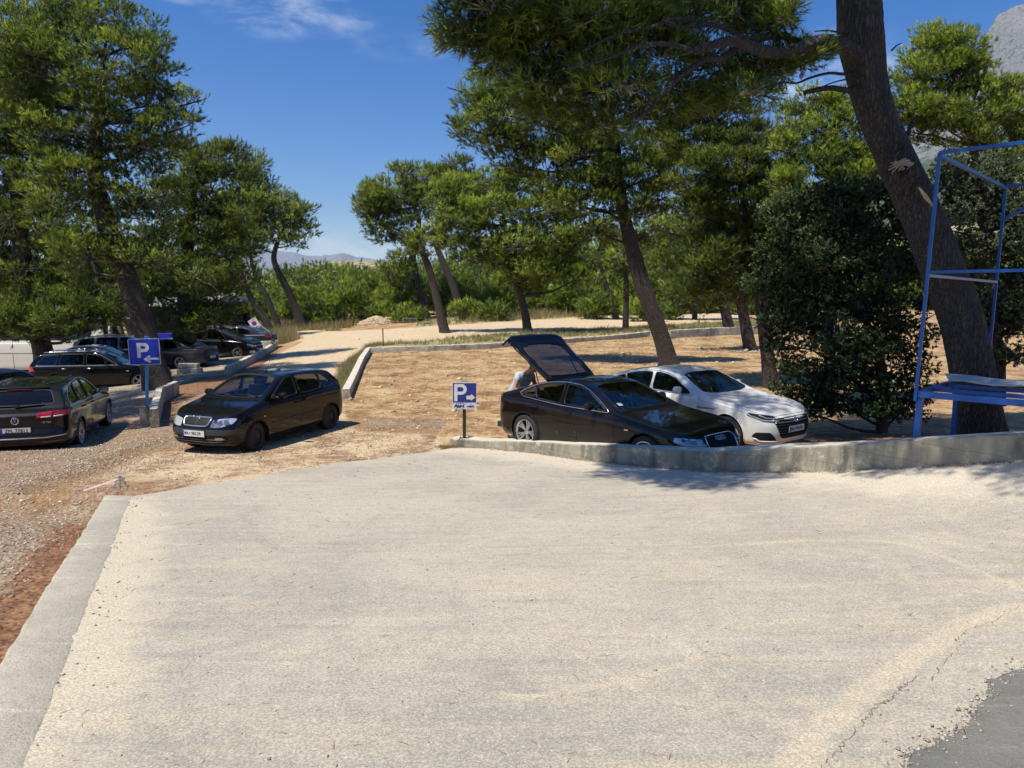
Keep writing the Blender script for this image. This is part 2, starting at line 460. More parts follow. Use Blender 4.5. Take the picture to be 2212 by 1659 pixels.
class Car:
    def __init__(c, name, sp, pos, head, label, cat='car', group=None, zoff=0.0, pitch=None):
        c.sp = sp; L = c.L = sp['L']; c.W = sp['W']
        c.root = empty(name, pos, head, label, cat, group)
        # follow the ground a little
        s = np.concatenate([[0, .008, .025, .05, .08, .12, .16, .2, .25], np.arange(.3, L - .28, .042), L - np.array([.25, .2, .16, .12, .08, .05, .025, .008, 0])])
        zt = prof(sp['zt'], s); zb = prof(sp['zb'], s, .05)
        belt = np.minimum(prof(sp['belt'], s, .06), zt - sp.get('crown', .05))
        a, n = sp.get('nose', (.8, 3.0)); ar, nr = sp.get('tail', (.5, 3.4))
        pf = np.where(s < a, (1 - np.clip(1 - s / a, 0, 1) ** n) ** (1 / n), 1) * np.where(L - s < ar, (1 - np.clip(1 - (L - s) / ar, 0, 1) ** nr) ** (1 / nr), 1)
        pf = pf * prof(sp.get('plan', [(0, 1), (L, 1)]), s, .1)
        W = c.W * pf; h = zt - belt; sh = belt - .07; H = sh - zb; tum = sp.get('tum', .42); wB = .945 * W; Wm = .945 * c.W
        rr = lambda q: wB * (1 - tum * q / Wm)
        keys = [(0 * W, zb), (.78 * W, zb), (.945 * W, zb + .05), (.985 * W, zb + .35 * H), (W, zb + .7 * H), (.985 * W, sh), (wB, belt),
                (rr(h * .45), belt + .45 * h), (rr(h * .86), belt + .86 * h), (rr(h) * (1 - sp.get('shoulder', .12)), belt + .955 * h),
                (rr(h) * .5, belt + .992 * h), (0 * W, zt)]
        KY = np.stack([k[0] for k in keys], 1); KZ = np.stack([k[1] for k in keys], 1)
        C = cr_matrix(len(keys), 5)
        Y = np.maximum(KY @ C.T, 0); Z = KZ @ C.T; Y[:, -1] = 0; Y[:, 0] = 0
        S = np.repeat(s[:, None], Y.shape[1], 1)
        fx = sp['dxf']; S = S + np.interp(Z, [q[0] for q in fx], [q[1] for q in fx]) * np.clip(1 - S / .7, 0, 1) ** 2
        rx = sp['dxr']; S = S - np.interp(Z, [q[0] for q in rx], [q[1] for q in rx]) * np.clip(1 - (L - S) / .6, 0, 1) ** 2
        X = L / 2 - S
        ns, K = X.shape
        VL = np.stack([X, Y, Z], -1).reshape(-1, 3); VR = VL * [1, -1, 1]
        i, j = np.meshgrid(np.arange(ns - 1), np.arange(K - 1), indexing='ij'); q = (i * K + j).ravel()
        FL = np.stack([q, q + 1, q + K + 1, q + K], 1); FR = (FL + len(VL))[:, ::-1]
        V = np.concatenate([VL, VR]); Fc = np.concatenate([FL, FR])
        bm = bmesh.new()
        bv = [bm.verts.new(p) for p in V]
        for f in Fc:
            try: bm.faces.new([bv[k] for k in f])
            except ValueError: pass
        bmesh.ops.remove_doubles(bm, verts=bm.verts, dist=.0006)
        bmesh.ops.recalc_face_normals(bm, faces=bm.faces)
        bm.normal_update()
        c.bvh = BVHTree.FromBMesh(bm)
        c.bm = bm
        c.holes = []
        c.axf = L / 2 - sp['fo']; c.axr = c.axf - sp['wb']
    def X(c, s): return c.L / 2 - s
    def cast(c, view, a, b, off=0.0):
        o, d = {'L': ((a, 3, b), (0, -1, 0)), 'R': ((a, -3, b), (0, 1, 0)), 'F': ((6, a, b), (-1, 0, 0)), 'B': ((-6, a, b), (1, 0, 0)), 'T': ((a, b, 4), (0, 0, -1))}[view]
        r = c.bvh.ray_cast(Vector(o), Vector(d), 12)
        if r[0] is None:
            o2 = {'L': (a, c.W * .9, b), 'R': (a, -c.W * .9, b), 'F': (c.L / 2 - .1, a, b), 'B': (-c.L / 2 + .1, a, b), 'T': (a, b, 1)}[view]
            r = c.bvh.find_nearest(Vector(o2))
        p, n = r[0], r[1]
        if n.dot(Vector(d)) > 0: n = -n
        return p + n * off
    def patch(c, name, poly, view, mat, off=.004, parent=None, step=.06, rnd_=None, sside=True, thick=0.0):
        """poly in (s,z) for sides, (y,z) for front and rear, (s,y) for top"""
        if rnd_: poly = roundpoly(poly, rnd_)
        P = [((c.X(p[0]), p[1]) if view in 'LRT' else p) for p in poly]
        P = resample(P, step, True)
        xs = [p[0] for p in P]; ys = [p[1] for p in P]
        gx, gy = np.meshgrid(np.arange(min(xs) + step * .6, max(xs), step), np.arange(min(ys) + step * .6, max(ys), step))
        gx = gx.ravel(); gy = gy.ravel()
        ins = inpoly(gx, gy, P)
        pa = np.array(P)
        pts = []
        for x, y in zip(gx[ins], gy[ins]):
            if np.min(np.hypot(pa[:, 0] - x, pa[:, 1] - y)) > step * .4: pts.append((x, y))
        n = len(P)
        r = delaunay_2d_cdt([Vector(p) for p in P + pts], [(i, (i + 1) % n) for i in range(n)], [list(range(n))], 1, 1e-6)
        vs = [c.cast(view, v.x, v.y, off) for v in r[0]]
        g = Geo(); g.add(vs, r[2])
        me = bpy.data.meshes.new(name); me.from_pydata(g.v, [], g.f); me.update(); smooth(me)
        bm = bmesh.new(); bm.from_mesh(me)
        bmesh.ops.recalc_face_normals(bm, faces=bm.faces)
        ref = {'L': Vector((0, 1, 0)), 'R': Vector((0, -1, 0)), 'F': Vector((1, 0, 0)), 'B': Vector((-1, 0, 0)), 'T': Vector((0, 0, 1))}[view]
        tot = Vector((0, 0, 0))
        for f in bm.faces: tot += f.normal
        if tot.dot(ref) < 0: bmesh.ops.reverse_faces(bm, faces=bm.faces)
        bm.to_mesh(me); bm.free()
        return link_mesh(name, me, M[mat], parent or c.root)
    def line(c, name, path, view, r, mat, off=.0, parent=None, closed=False, step=.05, seg=6, geo=None):
        P = [((c.X(p[0]), p[1]) if view in 'LRT' else p) for p in path]
        P = resample(P, step, closed)
        if closed: P.append(P[0])
        g = geo or Geo()
        g.tube([c.cast(view, a, b, off) for a, b in P], r, seg)
        if geo: return None
        return g.build(name, M[mat], parent or c.root, sm=True)
    def hole(c, poly, view, pad=0.0):
        c.holes.append(([((c.X(p[0]), p[1]) if view in 'LRT' else p) for p in poly], view))
    def elig(c, p, n, view):
        if view == 'L': return p.y > .2 and n.y > .35
        if view == 'R': return p.y < -.2 and n.y < -.35
        if view == 'F': return n.x > .12 and p.x > -.4 and p.z > .8
        if view == 'B': return n.x < -.12 and p.x < .3 and p.z > .8
        return n.z > .3
    def window(c, name, poly, view, mat='glass', gasket=.011, rk=.14, step=.07, gmat='plastic'):
        poly = roundpoly(poly, rk)
        c.hole(poly, view)
        o = c.patch(name, poly, view, mat, off=-.006, step=step)
        c.line('window_frame', poly, view, gasket, gmat, off=.001, parent=o, closed=True, step=.05)
        return o
    def finish(c, mat, wheel='alloy', Rw=.33, interior=True, tailgate=None, steer=0.0):
        bm = c.bm; L = c.L
        Ra = Rw + .045
        for poly, view in c.holes:
            pa = np.array(resample(poly, .01, True))
            lo = pa.min(0) - .05; hi = pa.max(0) + .05
            for v in bm.verts:
                if not c.elig(v.co, v.normal, view): continue
                a, b = {'L': (v.co.x, v.co.z), 'R': (v.co.x, v.co.z), 'F': (v.co.y, v.co.z), 'B': (v.co.y, v.co.z), 'T': (v.co.x, v.co.y)}[view]
                if not (lo[0] < a < hi[0] and lo[1] < b < hi[1]): continue
                d = np.hypot(pa[:, 0] - a, pa[:, 1] - b); k = int(d.argmin())
                if d[k] < .018: v.co = c.cast(view, pa[k, 0], pa[k, 1])
        dele = set()
        for poly, view in c.holes:
            fl = [f for f in bm.faces if c.elig(f.calc_center_median(), f.normal, view)]
            ct = [f.calc_center_median() for f in fl]
            if not fl: continue
            a = np.array([(q.x if view in 'LRT' else q.y) for q in ct]); b = np.array([(q.y if view == 'T' else q.z) for q in ct])
            for f, k in zip(fl, inpoly(a, b, poly)):
                if k: dele.add(f)
        if c.sp.get('arches', True):
            for ax in (c.axf, c.axr):
                for v in bm.verts:
                    if abs(v.co.y) < .5: continue
                    dx, dz = v.co.x - ax, v.co.z - Rw; r = math.hypot(dx, dz)
                    if abs(r - Ra) < .022 and r > 0 and abs(v.co.y) > c.W * .8:
                        v.co.x = ax + dx / r * Ra; v.co.z = Rw + dz / r * Ra
                for f in bm.faces:
                    q = f.calc_center_median()
                    if abs(q.y) > .5 and (math.hypot(q.x - ax, q.z - Rw) < Ra or (abs(q.x - ax) < Ra * .98 and q.z < Rw * .9)): dele.add(f)
        tg = []
        if tailgate:
            s0, s1, z0, y0 = tailgate['area']
            for f in bm.faces:
                if f in dele: continue
                q = f.calc_center_median(); s = c.L / 2 - q.x
                lim = y0 + .1 * max(0, (s - s0) / (s1 - s0))
                if s > s0 and q.z > z0 and abs(q.y) < lim and f.normal.z + (-f.normal.x) > .3: tg.append(f)
            tgv = {}; g = Geo(); V = []; Fc = []
            for f in tg:
                ids = []
                for v in f.verts:
                    if v.index not in tgv: tgv[v.index] = len(V); V.append(v.co.copy())
                    ids.append(tgv[v.index])
                Fc.append(ids)
            dele |= set(tg)
        bmesh.ops.delete(bm, geom=list(dele), context='FACES')
        me = bpy.data.meshes.new('body'); bm.to_mesh(me); bm.free(); smooth(me)
        body = link_mesh('body', me, M[mat], c.root)
        if tailgate:
            piv = Vector((c.X(tailgate['hinge'][0]), 0, tailgate['hinge'][1]))
            T = Matrix.Translation(piv) @ Matrix.Rotation(R(tailgate['angle']), 4, 'Y') @ Matrix.Translation(-piv)
            mt = bpy.data.meshes.new('tailgate'); mt.from_pydata([T @ v for v in V], [], Fc); mt.update(); smooth(mt)
            to = link_mesh('tailgate', mt, M[mat], c.root)
            sd = to.modifiers.new('s', 'SOLIDIFY'); sd.thickness = .035; sd.offset = -1
            c.tailgate = (to, T)
            for o in tailgate['parts']:
                o.data.transform(T); o.parent = to
        # wheel arches, wells, wheels
        for ax, fr in ((c.axf, True), (c.axr, False)):
            for sd, vw in ((1, 'L'), (-1, 'R')):
                if c.sp.get('arches', True):
                    g = Geo(); pts = []
                    for k in range(25):
                        th = R(-14 + 208 * k / 24)
                        p = c.cast(vw, ax + Ra * math.cos(th), Rw + Ra * math.sin(th)); pts.append(p + Vector((0, .002 * sd, 0)))
                    g.tube(pts, .011, 6); g.build('wheel_arch', M[mat], c.root, sm=True)
                    g = Geo(); V = []; n = 24
                    for yy in (c.W - .045, .52):
                        for k in range(n + 1):
                            th = R(-22 + 224 * k / n); V.append((ax + (Ra + .012) * math.cos(th), yy * sd, Rw + (Ra + .012) * math.sin(th)))
                    g.add(V, [(k, k + 1, n + 2 + k, n + 1 + k) for k in range(n)] + [tuple(range(n + 1, 2 * n + 2))]); g.build('wheel_well', M['well'], c.root)
                wh = make_wheel(c.root, wheel, Rw, c.sp.get('tw', .215))
                wh.location = (ax, (c.W - .125) * sd, Rw)
                wh.rotation_euler = (0, rnd.uniform(0, 6), (0 if sd > 0 else math.pi) + (steer if fr else 0))
        g = Geo(); g.box((0, 0, .24), (c.L * .55, c.W * 1.5, .1)); g.box(((c.axf + c.axr) / 2, 0, .3), (c.sp['wb'] + .1, .9, .12)); g.build('underbody', M['well'], c.root)
        if interior: c.interior()
        return body
    def interior(c):
        sp = c.sp; zt = max(p[1] for p in sp['zt']); seat_s = sp.get('seat', 2.05)
        for yy in (-.36, .36):
            g = Geo()
            g.box((c.X(seat_s), yy, .48), (.5, .48, .16), bev=.04)
            Mx = Matrix.Translation((c.X(seat_s + .28), yy, .80)) @ Matrix.Rotation(R(-14), 4, 'Y')
            g.box((0, 0, 0), (.14, .46, .60), M=Mx, bev=.05)
            g.box((-.0, 0, .40), (.09, .26, .18), M=Mx, bev=.035)
            g.build('seat', M['seat'], c.root, angle=40)
        g = Geo()
        g.box((c.X(seat_s + .85), 0, .46), (.5, 1.25, .16), bev=.04)
        Mx = Matrix.Translation((c.X(seat_s + 1.12), 0, .76)) @ Matrix.Rotation(R(-16), 4, 'Y')
        g.box((0, 0, 0), (.14, 1.25, .55), M=Mx, bev=.05)
        for yy in (-.38, .38): g.box((0, yy, .34), (.09, .24, .14), M=Mx, bev=.03)
        g.build('rear_seat', M['seat'], c.root, angle=40)
        ds = sp.get('dash', 1.42)
        g = Geo(); g.box((c.X(ds), 0, sp.get('dashz', .86)), (.5, 1.3, .18), bev=.06)
        g.box((c.X(ds + .15), 0, .6), (.3, 1.25, .4), bev=.04); g.build('dashboard', M['interior' if not sp.get('lightdash') else 'seatlight'], c.root, angle=40)
        g = Geo(); Mx = Matrix.Translation((c.X(ds + .36), .36, sp.get('dashz', .86) + .0)) @ Matrix.Rotation(R(62), 4, 'Y')
        g.tube([Mx @ Vector((.18 * math.cos(R(a)), .18 * math.sin(R(a)), 0)) for a in range(0, 361, 15)], .016, 6)
        g.tube([Mx @ Vector((-.17, 0, 0)), Mx @ Vector((.17, 0, 0))], .02, 6); g.build('steering_wheel', M['interior'], c.root, sm=True)
        g = Geo(); g.box((c.X(ds + .62), 0, zt - .16), (.03, .22, .07), bev=.012); g.build('inside_mirror', M['plastic'], c.root)
        g = Geo(); s0 = sp.get('floor', (.9, 3.7)); g.box((c.X((s0[0] + s0[1]) / 2 + .1), 0, .36), (s0[1] - s0[0], c.W * 1.75, .1)); g.build('cabin_floor', M['interior'], c.root)
    def mirror_part(c, s, z, mat, size=(.13, .22, .14), col2='plastic', y=None):
        for sd, vw in ((1, 'L'), (-1, 'R')):
            p = c.cast(vw, c.X(s), z)
            g = Geo(); bm = bmesh.new(); bmesh.ops.create_uvsphere(bm, u_segments=20, v_segments=12, radius=.5)
            V = []
            for v in bm.verts:
                q = v.co.copy(); q = Vector((math.copysign(abs(q.x * 2) ** .7, q.x) / 2, math.copysign(abs(q.y * 2) ** .75, q.y) / 2, math.copysign(abs(q.z * 2) ** .75, q.z) / 2))
                if q.x < -.12: q.x = -.12
                V.append(Vector((q.x * size[0] * 1.4, q.y * size[1], q.z * size[2])) + p + Vector((-.02, sd * (.07 + size[1] * .5), .04)))
            bm.verts.index_update()
            g.add(V, [[v.index for v in f.verts] for f in bm.faces]); bm.free()
            o = g.build('wing_mirror', M[mat], c.root, angle=50)
            g = Geo(); g.tube([p + Vector((0, -sd * .02, -.01)), p + Vector((-.01, sd * .12, .0))], [.03, .025], 8); g.build('mirror_stalk', M[col2], o, sm=True)
            g = Geo(); g.box(p + Vector((-.02 - .12 * size[0] * 1.4 - .004, sd * (.07 + size[1] * .5), .04)), (.004, size[1] * .82, size[2] * .72)); g.build('mirror_glass', M['chrome'], o)
    def handles(c, spots, mat, r=.012):
        for s, z in spots:
            for sd, vw in ((1, 'L'), (-1, 'R')):
                g = Geo(); pts = [c.cast(vw, c.X(s + ds), z, o) for ds, o in ((-.09, .005), (-.06, .03), (.06, .03), (.09, .005))]
                g.tube(pts, r, 6); g.build('door_handle', M[mat], c.root, sm=True)
    def gaps(c, paths, view='LR', r=.0045):
        for vw in view:
            for p in paths: c.line('panel_gap', p, vw, r, 'well', off=-.0015, step=.06, seg=4)
    def plate(c, z, txt, view='F', w=.52, h=.112, x=None, eu=True, tilt=0, tsize=.088, sx=.8):
        p = c.cast(view, 0, z, .012)
        sg = 1 if view == 'F' else -1
        T = Matrix.Translation(p) @ Matrix(((0, 0, sg, 0), (sg, 0, 0, 0), (0, 1, 0, 0), (0, 0, 0, 1)))
        g = Geo(); g.box((0, 0, -.006), (w + .02, h + .02, .012), M=T); fr = g.build('plate_holder', M['plastic'], c.root)
        g = Geo(); g.box((0, 0, .002), (w, h, .006), M=T); pl = g.build('number_plate', M['platewhite'], c.root)
        g = Geo(); g.box((-w / 2 + .022, 0, .0065), (.04, h - .004, .002), M=T); g.build('plate_strip', M['plateblue'], pl)
        if txt:
            if '|' in txt:
                a, b = txt.split('|')
                text_mesh(a, tsize, T @ Matrix.Translation((-w / 2 + .105, 0, .0052)), sx=sx).build('plate_text', M['platetext'], pl)
                text_mesh(b, tsize, T @ Matrix.Translation((.075, 0, .0052)), sx=sx).build('plate_text', M['platetext'], pl)
                g = Geo()
                for i in range(3):
                    for j in range(4):
                        if (i + j) % 2 == 0: g.box((-.088 + i * .011, .016 - j * .011, .0065), (.011, .011, .002), M=T)
                g.build('plate_crest', M['redlens'], pl)
            else:
                text_mesh(txt, tsize, T @ Matrix.Translation((.02, 0, .0052)), sx=sx).build('plate_text', M['platetext'], pl)
        return T
    def emblem(c, kind, z, view='F', r=.06, x=None, tz=0.0, T=None, parent=None):
        p = c.cast(view, 0, z, .006); n = (c.cast(view, 0, z, .1) - p).normalized()
        sg = 1 if view == 'F' else -1
        up = (Vector((0, 0, 1)) - n * n.z).normalized(); rt = up.cross(n)
        A = Matrix((( rt.x, up.x, n.x, p.x), (rt.y, up.y, n.y, p.y), (rt.z, up.z, n.z, p.z), (0, 0, 0, 1)))
        if T: A = T @ A
        g = Geo()
        def ring(cx, cy, rr, t): g.tube([A @ Vector((cx + rr * math.cos(R(a)), cy + rr * math.sin(R(a)), .004)) for a in range(0, 361, 15)], t, 6)
        def bar(pts, t): g.tube([A @ Vector((a, b, .005)) for a, b in pts], t, 5)
        if kind == 'rings':
            for k in (-1.5, -.5, .5, 1.5): ring(k * r * 1.25, 0, r * .8, r * .13)
        elif kind == 'vw':
            ring(0, 0, r, r * .12)
            bar([(-.42 * r, .86 * r), (0, -.02 * r), (.42 * r, .86 * r)], r * .09)
            bar([(-.86 * r, .42 * r), (-.4 * r, -.8 * r), (0, -.02 * r), (.4 * r, -.8 * r), (.86 * r, .42 * r)], r * .09)
        elif kind == 'arrow':
            ring(0, 0, r, r * .16); bar([(-.5 * r, -.5 * r), (.35 * r, .3 * r)], r * .14); bar([(-.3 * r, .1 * r), (0, .5 * r), (.5 * r, .55 * r)], r * .12)
            bar([(.05 * r, -.45 * r), (.45 * r, -.1 * r)], r * .1)
        else:
            ring(0, 0, r, r * .14); bar([(-1.2 * r, .12 * r), (.1 * r, .1 * r), (-.1 * r, -.1 * r), (1.2 * r, -.12 * r)], r * .12)
        return g.build('badge', M['chrome'], parent or c.root, sm=True)
def make_wheel(root, kind, Rw, tw):
    g = Geo(); w = tw / 2; r0 = Rw * (.70 if kind != 'steel' else .64)
    g.lathe([(r0 - .01, -w * .8), (r0 + .01, -w * .95), (Rw * .9, -w), (Rw * .98, -w * .8), (Rw, -w * .45), (Rw, w * .45), (Rw * .98, w * .8), (Rw * .9, w), (r0 + .01, w * .95), (r0 - .012, w * .85)], 40)
    for k in range(0, 40):     # tread blocks
        pass
    t = g.build('wheel', M['rubber'], root, angle=50)
    g = Geo()
    g.lathe([(r0, w * .9), (r0 - .012, w * .86), (r0 - .02, w * .2), (r0 - .02, -w * .8)], 40)
    g.lathe([(.001, -w * .1), (r0 * .8, -w * .1), (r0 - .02, -w * .2)], 40, mi=1)
    if kind == 'steel':
        g.lathe([(.001, w * .35), (.04, w * .4), (.055, w * .3), (.075, w * .35), (r0 * .62, w * .75), (r0 * .78, w * .7), (r0 - .01, w * .5)], 40)
        for k in range(12):
            a = R(30 * k); g.box((r0 * .78 * math.cos(a), w * .7, r0 * .78 * math.sin(a)), (.03, .012, .045), mi=1)
        g.lathe([(.001, w * .5), (.022, w * .48), (.024, w * .4)], 16)
        rim = g.build('rim', [M['steelblack'], M['well']], t, angle=40)
    else:
        nsp = {'alloy': 5, 'ten': 10, 'five_wide': 5, 'fork': 5}[kind]
        g.lathe([(.001, w * .72), (.03, w * .72), (.055, w * .62), (.06, w * .3)], 24)
        g.lathe([(r0 + .008, w * .97), (r0 - .008, w * .98), (r0 - .02, w * .8)], 40)
        for k in range(nsp):
            th = 2 * math.pi * k / nsp
            for dth, w0, w1 in ({'alloy': [(-.16, .026, .016), (.16, .026, .016)], 'ten': [(0, .02, .016)], 'five_wide': [(0, .05, .034)], 'fork': [(-.26, .014, .02), (.26, .014, .02), (0, .03, .012)]}[kind]):
                a, b = th, th + dth
                p0 = Vector((.045 * math.cos(a), 0, .045 * math.sin(a))); p1 = Vector(((r0 - .008) * math.cos(b), 0, (r0 - .008) * math.sin(b)))
                d = (p1 - p0).normalized(); s = Vector((-d.z, 0, d.x))
                V = []
                for q, ww, yy in ((p0, w0, w * .68), (p0.lerp(p1, .5), (w0 + w1) / 2, w * .66), (p1, w1, w * .86)):
                    V += [q + s * ww + Vector((0, yy - .03, 0)), q + s * ww * .55 + Vector((0, yy, 0)), q - s * ww * .55 + Vector((0, yy, 0)), q - s * ww + Vector((0, yy - .03, 0))]
                g.add(V, [(i * 4 + j, i * 4 + j + 1, i * 4 + j + 5, i * 4 + j + 4) for i in range(2) for j in range(3)])
        rim = g.build('rim', [M['alloy'], M['well']], t, angle=35)
    return t
def both(c, fn):
    for sd in (1, -1): fn(sd)
def mirp(poly, sd): return [(p[0] * sd, p[1]) for p in poly]
def ground_pos(x, y, dz=0.0): return (x, y, gz(x, y) + dz)
DXF = [(.18, .10), (.3, .03), (.42, .0), (.52, .0), (.6, .05), (.75, .14), (.9, .2)]
DXR = [(.18, .10), (.3, .03), (.45, .0), (.6, .0), (.72, .05), (.95, .10)]
# ---------------- small black hatchback in the gateway
def fabia():
    sp = dict(L=3.96, W=.83, fo=.79, wb=2.462, tum=.40, dxf=DXF, dxr=DXR, nose=(.75, 2.9), tail=(.45, 3.2), seat=1.95, dash=1.32, dashz=.84, lightdash=True, floor=(1.0, 3.5), tw=.19,
              zt=[(0, .66), (.04, .72), (.14, .765), (.5, .86), (.9, .945), (1.02, .975), (1.10, 1.01), (1.72, 1.345), (1.88, 1.395), (2.2, 1.422), (2.7, 1.42), (3.2, 1.395), (3.42, 1.35), (3.77, 1.04), (3.84, .95), (3.96, .86)],
              belt=[(0, .72), (.8, .86), (1.1, .91), (2, .935), (3, .965), (3.96, .98)], zb=[(0, .24), (.3, .19), (3.6, .21), (3.96, .28)])
    c = Car('black_hatchback', sp, (-5.28, 15.18, gz(-5.28, 15.18) - .01), R(-110.3), 'small black hatchback with plastic bumpers and black steel wheels standing in the gravel gateway', 'car')
    for v in 'LR':
        c.window('door_window', [(1.24, .965), (1.80, 1.285), (1.92, 1.33), (2.12, 1.345), (2.12, .965)], v, 'glass', rk=.1)
        c.window('door_window', [(2.21, .97), (2.21, 1.345), (2.6, 1.343), (2.93, 1.318), (2.96, .995)], v, 'glass', rk=.1)
        c.window('quarter_window', [(3.01, 1.0), (2.98, 1.308), (3.10, 1.29), (3.40, 1.07), (3.34, 1.015)], v, 'glass', rk=.12)
    c.window('windshield', [(-.66, 1.035), (-.35, 1.005), (.35, 1.005), (.66, 1.035), (.53, 1.34), (.3, 1.365), (-.3, 1.365), (-.53, 1.34)], 'F', 'glass', rk=.1)
    c.window('rear_window', [(-.56, 1.06), (.56, 1.06), (.48, 1.31), (-.48, 1.31)], 'B', 'glass', rk=.12)
    c.finish('black', 'steel', .292, steer=R(10))
    for sd in (1, -1):
        lp = c.patch('headlight', [(y * sd, z) for y, z in [(.345, .565), (.355, .70), (.5, .725), (.66, .735), (.745, .72), (.70, .63), (.55, .575)]], 'F', 'headlamp' if sd > 0 else 'yellowlamp', off=.006, rnd_=.12)
        c.patch('fog_lamp', mirp(circ(.5, .36, .001, 4) and [(.44, .325), (.44, .385), (.57, .385), (.585, .355), (.57, .33)], sd), 'F', 'amber', off=.006, rnd_=.15)
    gr = c.patch('grille', [(-.30, .735), (.30, .735), (.315, .70), (.27, .585), (-.27, .585), (-.315, .70)], 'F', 'plastic', off=.008, rnd_=.12, step=.04)
    c.line('grille_frame', roundpoly([(-.30, .735), (.30, .735), (.315, .70), (.27, .585), (-.27, .585), (-.315, .70)], .12), 'F', .013, 'satin', off=.008, closed=True, parent=gr)
    g = Geo()
    for k in range(-11, 12):
        if k: c.line('', [(k * .023, .60), (k * .0255, .72)], 'F', .0035, '', off=.012, geo=g, seg=4)
    g.build('grille_slats', M['greyplastic'], gr)
    c.patch('bumper_strip', [(-.80, .43), (.80, .43), (.80, .53), (-.80, .53)], 'F', 'greyplastic', off=.010, step=.05)
    c.patch('lower_grille', [(-.60, .26), (.60, .26), (.64, .40), (-.64, .40)], 'F', 'well', off=.004, rnd_=.1, step=.05)
    g = Geo()
    for z in (.30, .345): c.line('', [(-.6, z), (.6, z)], 'F', .008, '', off=.008, geo=g, seg=5)
    g.build('lower_grille_bars', M['greyplastic'], c.root)
    c.patch('bumper_skirt', [(-.72, .20), (.72, .20), (.74, .26), (-.74, .26)], 'F', 'greyplastic', off=.008, step=.05)
    c.plate(.455, 'MA|860-DR', 'F')
    c.emblem('arrow', .722, 'F', .045)
    c.mirror_part(1.42, .985, 'black', (.10, .20, .13))
    c.handles([(2.03, .845), (2.88, .875)], 'black', .014)
    c.gaps([[(1.16, .93), (1.18, .6), (1.2, .25)], [(2.165, .95), (2.165, .6), (2.14, .25)], [(2.97, .98), (3.0, .80), (2.92, .62), (2.84, .45), (2.78, .28)], [(1.2, .25), (2.78, .26)]])
    for v in 'LR':
        c.patch('door_moulding', [(1.24, .50), (2.12, .515), (2.12, .535), (1.24, .52)], v, 'plastic', off=.012, step=.05)
        c.patch('door_moulding', [(2.2, .515), (2.78, .525), (2.78, .545), (2.2, .535)], v, 'plastic', off=.012, step=.05)
        c.patch('side_indicator', [(.98, .66), (1.02, .66), (1.02, .685), (.98, .685)], v, 'whitelens', off=.006)
        c.patch('tail_light', [(3.80, .62), (3.94, .62), (3.94, .86), (3.84, .86)], v, 'redlens', off=.006)
    g = Geo()
    for y0, y1 in ((-.6, -.02), (.05, .58)):
        a = c.cast('F', y0, 1.03, .012); b = c.cast('F', y1, 1.018, .012); g.tube([a, a.lerp(b, .5) + Vector((-.02, 0, .012)), b], .009, 5)
    g.build('wiper', M['plastic'], c.root, sm=True)
    c.gaps([[(-.68, .99), (-.35, .975), (.35, .975), (.68, .99)]], 'F', .006)
    p = c.cast('T', c.X(2.02), 0.06); g = Geo(); g.tube([p, p + Vector((-.02, 0, .05)), p + Vector((-.05, 0, .07))], [.02, .014, .006], 8); g.tube([p + Vector((-.04, 0, .05)), p + Vector((-.26, 0, .42))], .0045, 5)
    g.build('aerial', M['plastic'], c.root, sm=True)
fabia()

# ---------------- dark brown fastback with its tailgate up
def fastback_windows(c, mat='tint', ws='glass', z=0.0, mold='chrome', q=True):
    S = c.L / 4.71
    for v in 'LR':
        c.window('door_window', [(1.74 * S, .955 + z), (2.22 * S, 1.225 + z), (2.45 * S, 1.29 + z), (2.74 * S, 1.315 + z), (2.74 * S, .965 + z)], v, mat, rk=.08)
        c.window('door_window', [(2.82 * S, .967 + z), (2.82 * S, 1.315 + z), (3.2 * S, 1.285 + z), (3.50 * S, 1.215 + z), (3.46 * S, 1.01 + z)], v, mat, rk=.08)
        if q: c.window('quarter_window', [(3.50 * S, 1.015 + z), (3.535 * S, 1.20 + z), (3.75 * S, 1.125 + z), (3.86 * S, 1.065 + z), (3.78 * S, 1.03 + z)], v, mat, rk=.12)
        p = [(1.66 * S, .935 + z), (1.95 * S, 1.115 + z), (2.22 * S, 1.25 + z), (2.45 * S, 1.318 + z), (2.78 * S, 1.343 + z), (3.2 * S, 1.312 + z), (3.52 * S, 1.24 + z), (3.8 * S, 1.13 + z), (3.91 * S, 1.06 + z), (3.8 * S, 1.005 + z), (3.4 * S, .975 + z), (2.78 * S, .94 + z), (2.2 * S, .935 + z)]
        c.line('window_trim', roundpoly(p, .12, 1), v, .009, mold, off=.003, closed=True)
    c.window('windshield', [(-.74, 1.015 + z), (-.4, .975 + z), (.4, .975 + z), (.74, 1.015 + z), (.56, 1.30 + z), (.3, 1.32 + z), (-.3, 1.32 + z), (-.56, 1.30 + z)], 'F', ws, rk=.1)
